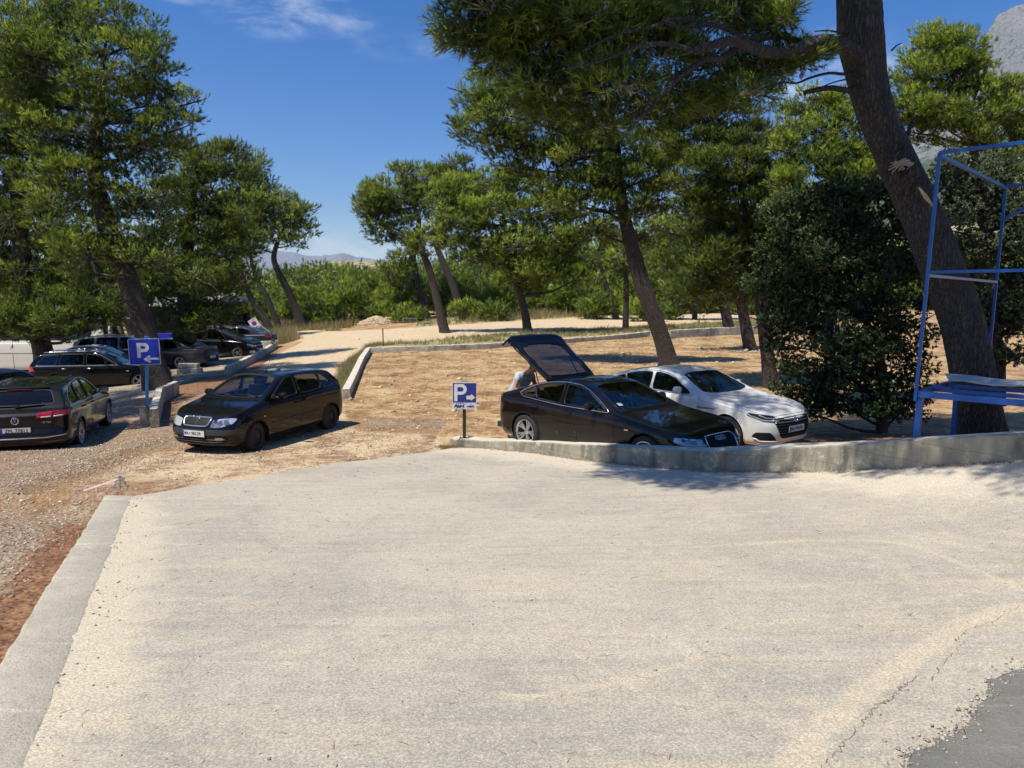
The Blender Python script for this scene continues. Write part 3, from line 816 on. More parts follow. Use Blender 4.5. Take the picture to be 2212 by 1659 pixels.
def audi():
    sp = dict(L=4.71, W=.92, fo=.88, wb=2.81, tum=.44, dxf=DXF, dxr=[(.18, .08), (.3, .02), (.45, 0), (.65, .0), (.8, .03), (1.0, .02)], nose=(.9, 3.0), tail=(.6, 3.0), seat=2.35, dash=1.75, dashz=.82, floor=(1.2, 4.5), tw=.25,
              zt=[(0, .58), (.05, .68), (.2, .745), (.6, .83), (1.2, .905), (1.42, .94), (1.52, .98), (2.2, 1.30), (2.42, 1.36), (2.75, 1.391), (3.05, 1.38), (3.4, 1.315), (3.8, 1.20), (4.2, 1.07), (4.45, 1.0), (4.64, .985), (4.71, .90)],
              belt=[(0, .68), (.5, .79), (.9, .84), (1.5, .885), (2.5, .92), (3.5, .96), (4.3, .965), (4.71, .93)], zb=[(0, .24), (.3, .18), (4.3, .2), (4.71, .3)])
    c = Car('dark_brown_fastback', sp, (1.81, 13.02, gz(1.81, 13.0) + .09), R(-48.1), 'dark brown fastback car with its tailgate raised behind the concrete wall', 'car')
    fastback_windows(c)
    gp = roundpoly([(3.40, -.56), (3.40, .56), (4.28, .55), (4.36, .3), (4.38, 0), (4.36, -.3), (4.28, -.55)], .08)
    # tailgate glass is seen from the top view of the closed lid
    c.holes.append(([(c.X(p[0]), p[1]) for p in gp], 'T'))
    rg = c.patch('rear_window', gp, 'T', 'tint', off=-.004)
    parts = [rg]
    parts.append(c.line('window_frame', gp, 'T', .012, 'plastic', off=.001, closed=True))
    tlp = []
    for sd in (1, -1):
        tlp.append(c.patch('lid_light', mirp([(.42, .84), (.42, .93), (.66, .95), (.70, .84)], sd), 'B', 'redlens', off=.008, rnd_=.1))
    parts += tlp
    em = c.emblem('rings', .93, 'B', .035); parts.append(em)
    c.finish('brownblack', 'fork', .335, tailgate=dict(area=(3.34, 4.71, .80, .66), hinge=(3.32, 1.335), angle=50, parts=parts))
    to, T = c.tailgate
    for sd in (1, -1):
        g = Geo(); a = Vector((c.X(3.62), .60 * sd, 1.17)); b = T @ Vector((c.X(3.95), .50 * sd, 1.10)); g.tube([a, b], .012, 6)
        g.build('gas_strut', M['plastic'], c.root, sm=True)
    g = Geo(); g.box((c.X(4.0), 0, .62), (1.1, 1.25, .04)); g.build('boot_floor', M['interior'], c.root)
    g = Geo(); g.tube([c.cast('T', c.X(3.35), y, -.01) for y in np.linspace(-.6, .6, 9)], .015, 6)
    g.build('hatch_seal', M['plastic'], c.root, sm=True)
    for sd in (1, -1):
        c.patch('headlight', [(y * sd, z) for y, z in [(.42, .545), (.43, .655), (.60, .675), (.83, .70), (.85, .63), (.74, .56)]], 'F', 'headlamp', off=.006, rnd_=.1)
        c.line('light_strip', [(y * sd, z) for y, z in [(.44, .565), (.60, .572), (.74, .585), (.83, .65)]], 'F', .016, 'whitelens', off=.01)
        c.patch('air_intake', mirp([(.5, .28), (.78, .27), (.76, .42), (.55, .44)], sd), 'F', 'well', off=.004, rnd_=.1)
    gp2 = [(-.36, .69), (.36, .69), (.40, .60), (.36, .33), (-.36, .33), (-.40, .60)]
    gr = c.patch('grille', gp2, 'F', 'well', off=.006, rnd_=.1, step=.05)
    c.line('grille_frame', roundpoly(gp2, .1), 'F', .012, 'chrome', off=.006, closed=True, parent=gr)
    g = Geo()
    for z in np.arange(.37, .68, .035): c.line('', [(-.35, z), (.35, z)], 'F', .005, '', off=.010, geo=g, seg=4)
    g.build('grille_slats', M['plastic'], gr)
    c.emblem('rings', .635, 'F', .048)
    c.plate(.40, 'MA|417-FT', 'F') if 0 else None
    for v in 'LR':
        c.patch('tail_light', [(4.42, .82), (4.66, .80), (4.69, .90), (4.50, .94), (4.42, .91)], v, 'redlens', off=.006, rnd_=.1)
        c.patch('fuel_flap', circ(4.06, .87, .075, 16), v, 'brownblack', off=.003) if v == 'R' else None
        c.patch('side_badge', [(1.22, .70), (1.30, .70), (1.30, .72), (1.22, .72)], v, 'chrome', off=.006, step=.04)
    c.mirror_part(1.98, .985, 'brownblack', (.11, .21, .14))
    c.handles([(2.60, .83), (3.42, .855)], 'brownblack', .015)
    c.gaps([[(1.60, .91), (1.52, .7), (1.5, .3)], [(2.78, .93), (2.79, .6), (2.75, .25)], [(3.62, .98), (3.62, .85), (3.45, .6), (3.3, .4), (3.24, .27)], [(1.5, .27), (3.24, .27)], [(.15, .68), (.6, .76), (1.1, .83), (1.55, .88)]])
    # warm lining and a tax sticker in the windshield corner
    c.patch('windshield_sticker', [(.30, .995), (.46, 1.0), (.46, 1.05), (.30, 1.045)] and [(-.64, 1.035), (-.54, 1.03), (-.53, 1.065), (-.63, 1.07)], 'F', 'platewhite', off=.006, step=.03)
audi()

# ---------------- white fastback beside it
def arteon():
    sp = dict(L=4.86, W=.93, fo=.92, wb=2.84, tum=.42, dxf=[(.18, .10), (.3, .02), (.42, .0), (.55, .0), (.66, .03), (.8, .12)], dxr=DXR, nose=(.9, 3.0), tail=(.6, 3.0), seat=2.45, dash=1.8, dashz=.86, floor=(1.2, 4.6), tw=.25,
              zt=[(0, .66), (.04, .735), (.15, .785), (.6, .885), (1.2, .965), (1.45, 1.0), (1.56, 1.045), (2.25, 1.37), (2.47, 1.425), (2.8, 1.45), (3.1, 1.44), (3.6, 1.36), (4.1, 1.22), (4.5, 1.09), (4.76, 1.06), (4.86, .97)],
              belt=[(0, .74), (.5, .84), (.9, .90), (1.5, .94), (2.5, .975), (3.6, 1.01), (4.3, 1.02), (4.86, .98)], zb=[(0, .24), (.3, .17), (4.4, .2), (4.86, .3)])
    c = Car('white_fastback', sp, (3.90, 15.45, gz(3.9, 15.45)), R(-51.6), 'white four-door fastback car with a wide black grille parked beside the dark brown car', 'car')
    fastback_windows(c, 'darkglass', 'glass', .05)
    c.window('rear_window', [(-.58, 1.15), (.58, 1.15), (.50, 1.36), (-.50, 1.36)], 'B', 'darkglass')
    c.finish('white', 'five_wide', .34)
    G = [(-.62, .70), (.62, .70), (.60, .64), (.46, .36), (.40, .31), (-.40, .31), (-.46, .36), (-.60, .64)]
    gr = c.patch('grille', G, 'F', 'well', off=.005, rnd_=.08, step=.05)
    for z, w_ in ((.665, .62), (.615, .58), (.565, .56), (.515, .53), (.465, .5), (.415, .47), (.365, .44)):
        c.line('grille_slat', [(-w_, z), (w_, z)], 'F', .006 if z < .6 else .008, 'satin' if z > .6 else 'plastic', off=.012, parent=gr, seg=5)
    for sd in (1, -1):
        lp = c.patch('headlight', [(y * sd, z) for y, z in [(.52, .635), (.53, .725), (.70, .765), (.87, .79), (.885, .74), (.78, .66)]], 'F', 'darklamp', off=.007, rnd_=.1, step=.04)
        c.line('light_strip', [(y * sd, z) for y, z in [(.50, .645), (.76, .665), (.865, .74), (.87, .785)]], 'F', .009, 'whitelens', off=.012, parent=lp)
        c.line('light_strip', [(y * sd, z) for y, z in [(.50, .69), (.70, .70), (.78, .755)]], 'F', .007, 'whitelens', off=.012, parent=lp)
        ip = [(y * sd, z) for y, z in [(.50, .27), (.66, .44), (.84, .44), (.86, .36), (.80, .28)]]
        it = c.patch('air_intake', ip, 'F', 'well', off=.005, rnd_=.1, step=.05)
        c.line('intake_trim', [(y * sd, z) for y, z in [(.50, .27), (.78, .275), (.84, .33)]], 'F', .012, 'white', off=.014, parent=it)
    c.line('bumper_lip', [(-.78, .235), (-.4, .225), (.4, .225), (.78, .235)], 'F', .022, 'white', off=.004)
    c.plate(.475, 'MA|993-CM', 'F')
    c.emblem('vw', .655, 'F', .062)
    c.mirror_part(2.02, 1.035, 'white', (.11, .22, .15))
    c.handles([(2.62, .87), (3.48, .895)], 'white', .015)
    c.gaps([[(1.60, .96), (1.55, .75), (1.52, .3)], [(2.86, .96), (2.87, .6), (2.83, .25)], [(1.52, .27), (3.3, .27)], [(.12, .73), (.6, .80), (1.1, .865), (1.58, .92)]], r=.004)
    c.gaps([[(-.8, .77), (-.5, .735), (.5, .735), (.8, .77)]], 'F', .005)
    for v in 'LR':
        v1 = c.patch('side_vent', [(1.16, .80), (1.62, .785), (1.60, .755), (1.22, .775)], v, 'plastic', off=.005, step=.04)
        c.line('vent_trim', [(1.2, .79), (1.6, .772)], v, .006, 'chrome', off=.008, parent=v1)
        c.patch('front_sensor', [(.62, .60), (.64, .60), (.64, .62), (.62, .62)], v, 'plastic', off=.004, step=.02)
        c.patch('tail_light', [(4.45, .88), (4.72, .86), (4.76, .96), (4.55, .99)], v, 'redlens', off=.006, rnd_=.1)
    p = c.cast('T', c.X(3.35), 0); g = Geo(); g.add([p + Vector(q) for q in ((.10, -.02, 0), (.10, .02, 0), (-.06, .022, 0), (-.06, -.022, 0), (-.05, 0, .065))], [(0, 1, 4), (1, 2, 4), (2, 3, 4), (3, 0, 4)]); g.build('roof_aerial', M['plastic'], c.root)
    c.patch('windshield_sticker', [(-.52, 1.30), (-.47, 1.30), (-.47, 1.34), (-.52, 1.34)], 'F', 'platewhite', off=.006, step=.03)
arteon()

# ---------------- estates
ESTATE_ZT = [(0, .64), (.05, .71), (.2, .775), (.7, .87), (1.25, .945), (1.4, .975), (1.5, 1.02), (2.15, 1.375), (2.36, 1.435), (2.7, 1.475), (3.3, 1.48), (3.9, 1.445), (4.16, 1.405), (4.26, 1.36), (4.50, 1.06), (4.56, .99), (4.68, .96), (4.77, .88)]
def passat():
    sp = dict(L=4.77, W=.915, fo=.87, wb=2.79, tum=.42, dxf=DXF, dxr=[(.18, .10), (.3, .03), (.42, 0), (.55, .01), (.62, .06), (.75, .07), (.95, .06)], nose=(.9, 3), tail=(.5, 3.4), seat=2.4, dash=1.7, floor=(1.2, 4.5),
              zt=ESTATE_ZT, belt=[(0, .70), (.7, .83), (1.4, .91), (3, .965), (4.2, 1.0), (4.77, .97)], zb=[(0, .24), (.3, .18), (4.4, .22), (4.77, .32)], tw=.225)
    c = Car('anthracite_estate_car', sp, (-10.48, 16.17, gz(-10.48, 16.17)), R(108.4), 'anthracite estate car seen from behind, its rear plate reading ZPL 77813', 'car')
    for v in 'LR':
        c.window('door_window', [(1.60, .965), (2.16, 1.29), (2.42, 1.375), (2.64, 1.395), (2.64, .975)], v, 'tint', rk=.08)
        c.window('door_window', [(2.72, .98), (2.72, 1.395), (3.2, 1.39), (3.40, 1.37), (3.46, 1.0)], v, 'tint', rk=.08)
        c.window('quarter_window', [(3.53, 1.005), (3.47, 1.365), (3.78, 1.325), (4.08, 1.17), (4.13, 1.11), (4.0, 1.03)], v, 'tint', rk=.12)
        c.line('window_trim', roundpoly([(1.52, .945), (2.14, 1.31), (2.42, 1.402), (2.7, 1.422), (3.4, 1.402), (3.82, 1.345), (4.12, 1.19), (4.20, 1.10), (4.05, 1.0), (3.4, .968), (2.5, .95)], .1, 1), v, .010, 'satin', off=.004, closed=True)
        c.line('roof_rail', [(2.5, 1.45), (3.2, 1.46), (4.0, 1.425)], v, .012, 'greyblack', off=.02)
    c.window('windshield', [(-.72, 1.03), (-.4, .995), (.4, .995), (.72, 1.03), (.57, 1.36), (.3, 1.385), (-.3, 1.385), (-.57, 1.36)], 'F', 'glass', rk=.1)
    c.window('rear_window', [(-.66, 1.07), (.66, 1.07), (.55, 1.33), (.45, 1.345), (-.45, 1.345), (-.55, 1.33)], 'B', 'tint', rk=.1)
    c.finish('greyblack', 'fork', .325)
    for sd in (1, -1):
        l = c.patch('tail_light', [(y * sd, z) for y, z in [(.36, .845), (.38, .935), (.62, .955), (.62, .845)]], 'B', 'redlens', off=.008, rnd_=.06, step=.05)
        c.line('light_strip', [(y * sd, z) for y, z in [(.44, .855), (.61, .862)]], 'B', .012, 'whitelens', off=.010, parent=l)
        l = c.patch('tail_light', [(y * sd, z) for y, z in [(.64, .845), (.64, .957), (.79, .965), (.79, .85)]], 'B', 'redlens', off=.008, step=.04)
        c.line('light_strip', [(y * sd, z) for y, z in [(.65, .862), (.80, .872)]], 'B', .012, 'whitelens', off=.010, parent=l)
        v = 'L' if sd > 0 else 'R'
        c.patch('side_tail_light', [(4.40, .88), (4.64, .852), (4.64, .965), (4.44, .965)], v, 'redlens', off=.008, rnd_=.06, step=.04)
        c.patch('bumper_reflector', [(y * sd, z) for y, z in [(.42, .345), (.78, .365), (.78, .39), (.42, .375)]], 'B', 'darkred', off=.008, step=.05)
        c.patch('headlight', mirp([(.45, .58), (.46, .69), (.84, .72), (.84, .62)], sd), 'F', 'headlamp', off=.006, rnd_=.1)
    c.line('bumper_chrome', [(-.84, .485), (-.5, .455), (.5, .455), (.84, .485)], 'B', .014, 'chrome', off=.006)
    c.patch('lower_bumper', [(-.72, .26), (.72, .26), (.76, .34), (-.76, .34)], 'B', 'plastic', off=.006, step=.06)
    c.plate(.60, 'ZPL 77813', 'B', w=.52, h=.114, tsize=.098, sx=.92)
    c.emblem('vw', .80, 'B', .066)
    T = c.cast('B', -.52, .75, .004)
    Tm = Matrix.Translation(T) @ Matrix(((0, 0, -1, 0), (-1, 0, 0, 0), (0, 1, 0, 0), (0, 0, 0, 1)))
    text_mesh('2.0 TDI', .05, Tm, sx=1.1).build('trim_lettering', M['satin'], c.root)
    c.gaps([[(-.63, .98), (-.66, .8), (-.56, .58), (-.4, .53), (.4, .53), (.56, .58), (.66, .8), (.63, .98)]], 'B', .006)
    c.gaps([[(1.5, .93), (1.46, .7), (1.44, .3)], [(2.68, .95), (2.69, .6), (2.65, .25)], [(3.50, .98), (3.5, .85), (3.35, .6), (3.25, .4), (3.2, .27)], [(1.44, .27), (3.2, .27)]])
    p = c.cast('B', .0, 1.05, .02); q = c.cast('B', -.46, 1.075, .02)
    g = Geo(); g.tube([p, q], [.02, .01], 6); g.box(p, (.05, .09, .05), bev=.01); g.build('rear_wiper', M['plastic'], c.root, angle=40)
    g = Geo(); pts = [c.cast('B', y, 1.375, .02) for y in np.linspace(-.52, .52, 11)]
    g.tube(pts, [.012] + [.028] * 9 + [.012], 8); g.build('roof_spoiler', M['greyblack'], c.root, sm=True)
    c.line('brake_light', [(-.22, 1.353), (.22, 1.353)], 'B', .010, 'darkred', off=.022)
    p = c.cast('T', c.X(4.0), 0); g = Geo(); g.add([p + Vector(q) for q in ((.10, -.02, 0), (.10, .02, 0), (-.06, .022, 0), (-.06, -.022, 0), (-.05, 0, .07))], [(0, 1, 4), (1, 2, 4), (2, 3, 4), (3, 0, 4)]); g.build('roof_aerial', M['plastic'], c.root)
    c.mirror_part(1.86, 1.0, 'greyblack', (.11, .22, .15))
    c.handles([(2.52, .855), (3.38, .88)], 'greyblack', .015)
    c.patch('fuel_flap', circ(4.02, .83, .085, 16), 'R', 'greyblack', off=.004)
passat()
def vectra():
    sp = dict(L=4.84, W=.90, fo=.95, wb=2.83, tum=.36, dxf=DXF, dxr=[(.18, .08), (.3, .02), (.45, 0), (.6, 0), (.8, .02), (1, .02)], nose=(.85, 3.0), tail=(.4, 4), seat=2.4, dash=1.75, floor=(1.2, 4.6),
              zt=[(0, .66), (.05, .73), (.2, .79), (.7, .88), (1.3, .96), (1.5, .99), (1.6, 1.03), (2.25, 1.39), (2.46, 1.45), (2.8, 1.49), (3.4, 1.50), (4.1, 1.47), (4.36, 1.44), (4.48, 1.38), (4.70, 1.08), (4.74, 1.0), (4.80, .97), (4.84, .9)],
              belt=[(0, .72), (.7, .85), (1.4, .93), (3, .97), (4.2, .99), (4.84, .98)], zb=[(0, .24), (.3, .18), (4.4, .22), (4.84, .3)])
    c = Car('black_estate_car', sp, (-16.2, 28.5, gz(-16.33, 28.94) - .06), R(15.0), 'black estate car with chrome roof rails parked side-on between the two leaning pines', 'car')
    for v in 'LR':
        c.window('door_window', [(1.78, .985), (2.28, 1.30), (2.5, 1.37), (2.78, 1.395), (2.78, .985)], v, 'tint', rk=.07)
        c.window('door_window', [(2.88, .985), (2.88, 1.395), (3.5, 1.40), (3.62, 1.39), (3.74, .99)], v, 'tint', rk=.07)
        c.window('quarter_window', [(3.84, .99), (3.73, 1.385), (4.2, 1.36), (4.48, 1.05), (4.42, 1.0)], v, 'darkglass', rk=.1)
        c.line('belt_trim', [(1.66, .965), (2.8, .965), (4.5, .985)], v, .014, 'chrome', off=.005)
        c.line('roof_rail', [(2.5, 1.455), (3.2, 1.475), (4.3, 1.44)], v, .020, 'chrome', off=.035)
        c.line('pillar_trim', [(1.72, 1.0), (2.28, 1.345), (2.52, 1.425)], v, .008, 'satin', off=.008)
        c.patch('side_repeater', [(1.30, .72), (1.40, .72), (1.39, .75), (1.31, .75)], v, 'whitelens', off=.008, step=.04)
        c.patch('tail_light', [(4.52, .78), (4.79, .78), (4.80, .96), (4.62, .98)], v, 'redlens', off=.008, rnd_=.08)
    c.window('windshield', [(-.72, 1.04), (-.4, 1.005), (.4, 1.005), (.72, 1.04), (.58, 1.37), (.3, 1.395), (-.3, 1.395), (-.58, 1.37)], 'F', 'glass', rk=.1)
    c.window('rear_window', [(-.64, 1.08), (.64, 1.08), (.55, 1.38), (-.55, 1.38)], 'B', 'darkglass', rk=.1)
    c.finish('black', 'alloy', .33)
    for sd in (1, -1):
        c.patch('headlight', [(y * sd, z) for y, z in [(.44, .60), (.46, .72), (.62, .75), (.83, .78), (.85, .70), (.72, .61)]], 'F', 'headlamp', off=.006, rnd_=.1)
    gr = c.patch('grille', [(-.36, .62), (.36, .62), (.40, .72), (-.40, .72)], 'F', 'plastic', off=.006, rnd_=.1)
    c.line('grille_bar', [(-.38, .695), (.38, .695)], 'F', .018, 'chrome', off=.012, parent=gr)
    c.patch('lower_grille', [(-.6, .26), (.6, .26), (.64, .36), (-.64, .36)], 'F', 'well', off=.004, rnd_=.1)
    c.emblem('bolt', .69, 'F', .055)
    c.plate(.48, 'ST 642-KV'[:0] or None, 'F')
    c.mirror_part(2.05, 1.02, 'black', (.11, .20, .15))
    c.handles([(2.68, .86), (3.55, .87)], 'chrome', .014)
    c.gaps([[(1.62, .95), (1.58, .7), (1.55, .3)], [(2.83, .97), (2.84, .6), (2.80, .25)], [(3.78, .98), (3.72, .8), (3.5, .5), (3.38, .3)], [(1.55, .27), (3.38, .27)]])
vectra()

# ---------------- the cars standing further back under the pines
SEDAN = [(0, .62), (.05, .70), (.2, .76), (.7, .86), (1.25, .94), (1.42, .975), (1.52, 1.01), (2.15, 1.36), (2.4, 1.42), (2.8, 1.45), (3.2, 1.42), (3.5, 1.33), (3.95, 1.10), (4.08, 1.055), (4.3, 1.05), (4.6, 1.04), (4.7, .97)]
MPV = [(0, .72), (.05, .80), (.2, .86), (.6, .97), (.95, 1.06), (1.05, 1.10), (1.9, 1.56), (2.15, 1.63), (2.6, 1.67), (3.6, 1.66), (4.3, 1.60), (4.5, 1.54), (4.68, 1.15), (4.74, 1.02), (4.8, .9)]
HATCH = [(0, .64), (.05, .72), (.2, .78), (.6, .88), (1.0, .96), (1.12, 1.0), (1.8, 1.38), (2.0, 1.44), (2.4, 1.48), (3.0, 1.46), (3.4, 1.40), (3.6, 1.33), (3.9, 1.02), (3.98, .95), (4.1, .86)]
def simple(name, label, zt, L, x, y, head, col, kind, wb=2.7, fo=.9, belt=.95, W=.9, wheel='alloy', glassm='tint', emb=None, rails=None, rear='redlens', z=None, group=None, trim=None, lamp='headlamp'):
    zmax = max(p[1] for p in zt)
    sp = dict(L=L, W=W, fo=fo, wb=wb, tum=.38, dxf=DXF, dxr=DXR, nose=(.85, 3), tail=(.45, 3.4), seat=2.3, dash=1.7 if kind != 'mpv' else 1.5, dashz=belt - .1, floor=(1.2, L - .3), zt=zt,
              belt=[(0, belt - .2), (.7, belt - .1), (1.4, belt - .03), (3, belt), (L, belt + .02)], zb=[(0, .24), (.3, .19), (L - .4, .22), (L, .32)])
    c = Car(name, sp, (x, y, gz(x, y) if z is None else z), R(head), label, 'car', group)
    t = zmax - .08; b = belt + .02
    if kind == 'sedan':
        ws = [(1.66, b), (2.2, t - .09), (2.5, t - .01), (2.68, t), (2.68, b)], [(2.78, b), (2.78, t), (3.15, t - .03), (3.42, t - .15), (3.52, b + .02)]
        wz = (1.02, t - .02)
        out = [(1.55, b - .02), (2.18, t - .06), (2.7, t + .03), (3.2, t), (3.6, t - .2), (3.72, b), (2.6, b - .03)]
        rw = [(-.6, 1.10), (.6, 1.10), (.5, t - .03), (-.5, t - .03)]
    elif kind == 'mpv':
        ws = [(1.45, b), (1.95, t - .10), (2.2, t - .01), (2.55, t), (2.55, b)], [(2.65, b), (2.65, t), (3.55, t - .01), (3.6, b)], [(3.7, b), (3.68, t - .02), (4.25, t - .08), (4.4, b + .1)]
        wz = (1.13, t - .03)
        out = [(1.3, b - .02), (1.92, t - .06), (2.5, t + .02), (3.6, t + .02), (4.3, t - .04), (4.5, b), (3, b - .03)]
        rw = [(-.62, 1.18), (.62, 1.18), (.55, t - .05), (-.55, t - .05)]
    else:
        ws = [(1.28, b), (1.85, t - .08), (2.05, t - .01), (2.3, t), (2.3, b)], [(2.4, b), (2.4, t), (3.0, t - .02), (3.15, t - .06), (3.3, b + .02)]
        wz = (1.03, t - .02)
        out = [(1.2, b - .02), (1.83, t - .05), (2.3, t + .03), (3.05, t + .01), (3.4, t - .1), (3.5, b + .03), (2.5, b - .03)]
        rw = [(-.55, 1.06), (.55, 1.06), (.48, t - .05), (-.48, t - .05)]
    for v in 'LR':
        for q in ws: c.window('door_window', q, v, glassm, rk=.08)
        if trim: c.line('window_trim', roundpoly(out, .12, 1), v, .013, trim, off=.004, closed=True)
        if rails: c.line('roof_rail', [(2.3, zmax - .05), (3.0, zmax - .03), (3.9, zmax - .06)], v, .018, rails, off=.04)
    wb_ = .66 if kind != 'hatch' else .62
    c.window('windshield', [(-wb_ - .05, wz[0] + .02), (-.3, wz[0] - .01), (.3, wz[0] - .01), (wb_ + .05, wz[0] + .02), (.54, wz[1]), (-.54, wz[1])], 'F', 'glass', rk=.1)
    c.window('rear_window', rw, 'B', glassm, rk=.1)
    c.finish(col, wheel, .33)
    for sd in (1, -1):
        c.patch('headlight', [(y * sd, z) for y, z in [(.46, .60), (.48, .71), (.66, .76), (.84, .80), (.85, .70), (.72, .61)]], 'F', lamp, off=.006, rnd_=.1)
        if kind != 'mpv': c.patch('tail_light', [(y * sd, z) for y, z in [(.46, .80), (.48, .93), (.80, .94), (.80, .82)]], 'B', rear, off=.007, rnd_=.1)
    for v in 'LR':
        c.patch('side_tail_light', [(L - .34, .82), (L - .10, .80), (L - .10, .95), (L - .28, .95)], v, rear, off=.007, rnd_=.08)
    gr = c.patch('grille', [(-.40, .50), (.40, .50), (.44, .68), (-.44, .68)], 'F', 'well', off=.006, rnd_=.1)
    c.line('grille_trim', roundpoly([(-.40, .50), (.40, .50), (.44, .68), (-.44, .68)], .1), 'F', .010, 'satin', off=.008, closed=True, parent=gr)
    c.patch('lower_grille', [(-.5, .27), (.5, .27), (.54, .37), (-.54, .37)], 'F', 'well', off=.004, rnd_=.1)
    c.plate(.43, None, 'F'); c.plate(.56, None, 'B')
    c.mirror_part(1.75 if kind != 'hatch' else 1.5, b + .04, col, (.11, .2, .14))
    c.handles([(2.5, belt - .1), (3.35, belt - .09)], col, .014)
    c.gaps([[(1.5, belt - .02), (1.47, .3)], [(2.73, belt), (2.72, .25)], [(3.55, belt), (3.4, .6), (3.3, .27)]])
    return c
def car_at(px, py, **k): p = at_g(px, py); return p.x, p.y
simple('navy_saloon', 'navy saloon with a chrome window arc just behind the black estate car', SEDAN, 4.75, -18.6, 32.6, 14, 'navy', 'sedan', trim='chrome', W=.92)
simple('beige_people_carrier', 'beige silver people carrier with black roof rails behind the navy saloon', MPV, 4.8, -19.2, 36.0, 15, 'silver', 'mpv', rails='plastic', glassm='darkglass', belt=1.03)
simple('blue_hatchback', 'blue hatchback cut off by the left picture edge, only its windshield corner showing', HATCH, 4.1, -14.75, 20.7, -12, 'blue', 'hatch', wb=2.5, fo=.82)
simple('dark_grey_saloon', 'dark grey saloon with its tail towards the concrete slabs, behind the middle pine', SEDAN, 4.75, -16.6, 34.6, 172, 'steelgrey', 'sedan', W=.92, rear='darkred')
c = simple('black_people_carrier', 'black people carrier with a bright headlight facing the gravel road', MPV, 4.8, -16.0, 39.2, -4, 'black', 'mpv', belt=1.0, W=.94)
for sd in (1, -1): c.patch('fog_panel', mirp([(.52, .30), (.82, .32), (.80, .44), (.56, .42)], sd), 'F', 'whitelens', off=.007, rnd_=.1)
c = simple('slate_grey_saloon', 'slate grey saloon with red tail lights next to the leaning no parking sign', SEDAN, 4.75, -16.6, 43.4, 182, 'steelgrey', 'sedan', W=.9)
g = Geo(); g.tube([c.cast('T', c.X(4.62), yy, .06) for yy in np.linspace(-.6, .6, 9)], [.012] + [.02] * 7 + [.012], 8); g.build('boot_spoiler', M['steelgrey'], c.root, sm=True)
# ---------------- coaches
def coach(name, label, x, y, head, L=11.5, stripe=None, lampcol='orange'):
    H = 3.45
    sp = dict(L=L, W=1.25, fo=2.6, wb=L - 5.6, tum=.13, shoulder=.14, crown=.12, dxf=[(.3, .05), (.6, 0), (1.3, .02), (3.3, .35)], dxr=[(.3, .05), (3.3, .1)], nose=(.35, 4), tail=(.3, 5), seat=3, floor=(1, L - 1),
              zt=[(0, H - .25), (.1, H - .08), (.4, H), (L - .3, H), (L - .05, H - .1), (L, H - .25)], belt=[(0, 1.75), (L, 1.75)], zb=[(0, .35), (L, .35)], tw=.28)
    c = Car(name, sp, (x, y, gz(x, y)), R(head), label, 'coach')
    for v in 'LR':
        c.patch('side_windows', roundpoly([(.9, 1.85), (.75, 2.95), (L - .5, 2.95), (L - .5, 1.85)], .02, 1), v, 'sideglass', off=.008, step=.3)
        for k in range(1, int((L - 1.5) / 1.5)):
            pass
        c.gaps([[(.9, 1.2), (L - .4, 1.2)]] + [[(s_, .4), (s_, 1.2)] for s_ in np.arange(3.4, L - 3, 1.3)], v, .012)
        c.patch('side_marker', [(L * .5, .62), (L * .5 + .14, .62), (L * .5 + .14, .76), (L * .5, .76)], v, 'orange', off=.02, step=.1)
        if stripe: c.patch('paint_stripe', [(.4, .5), (L - .3, .5), (L - .3, 1.1), (.4, 1.1)], v, stripe, off=.012, step=.4)
    c.patch('windshield', roundpoly([(-1.10, 1.15), (1.10, 1.15), (1.05, 2.95), (-1.05, 2.95)], .08), 'F', 'sideglass', off=.012, step=.15)
    if stripe: c.patch('front_panel', [(-1.12, .55), (1.12, .55), (1.12, 1.12), (-1.12, 1.12)], 'F', stripe, off=.012, step=.15)
    for sd in (1, -1): c.patch('headlight', mirp([(.75, .62), (1.1, .62), (1.1, .82), (.75, .82)], sd), 'F', 'headlamp', off=.02, rnd_=.1)
    c.finish('coachwhite', 'steel', .5, interior=False)
    for sd in (1, -1):
        g = Geo(); g.tube([(c.X(.1), sd * 1.15, 2.9), (c.X(-.25), sd * 1.42, 2.8), (c.X(-.25), sd * 1.42, 2.6)], .03, 6); g.box((c.X(-.25), sd * 1.42, 2.4), (.12, .22, .42), bev=.04)
        g.build('coach_mirror', M['coachwhite'], c.root, angle=40)
    g = Geo(); g.box((c.X(L * .35), 0, H + .08), (2.2, 1.5, .2), bev=.06); g.build('roof_air_conditioner', M['coachwhite'], c.root, angle=40)
t = NT('side_window_glass')
M['sideglass'] = t.pbr(Base_Color=(.008, .009, .010), Roughness=.05, Metallic=0.0, Coat_Weight=1.0)
coach('white_coach', 'long cream white coach side-on at the left picture edge', -26.6, 37.6, 3.0, 12.0)
coach('blue_striped_coach', 'white coach with a blue front panel facing the car park', -25.8, 55.0, -72, 11.5, 'coachblue')
coach('white_tour_coach', 'white coach mostly hidden behind the middle dark pine', -24.0, 60.5, -60, 11.5)
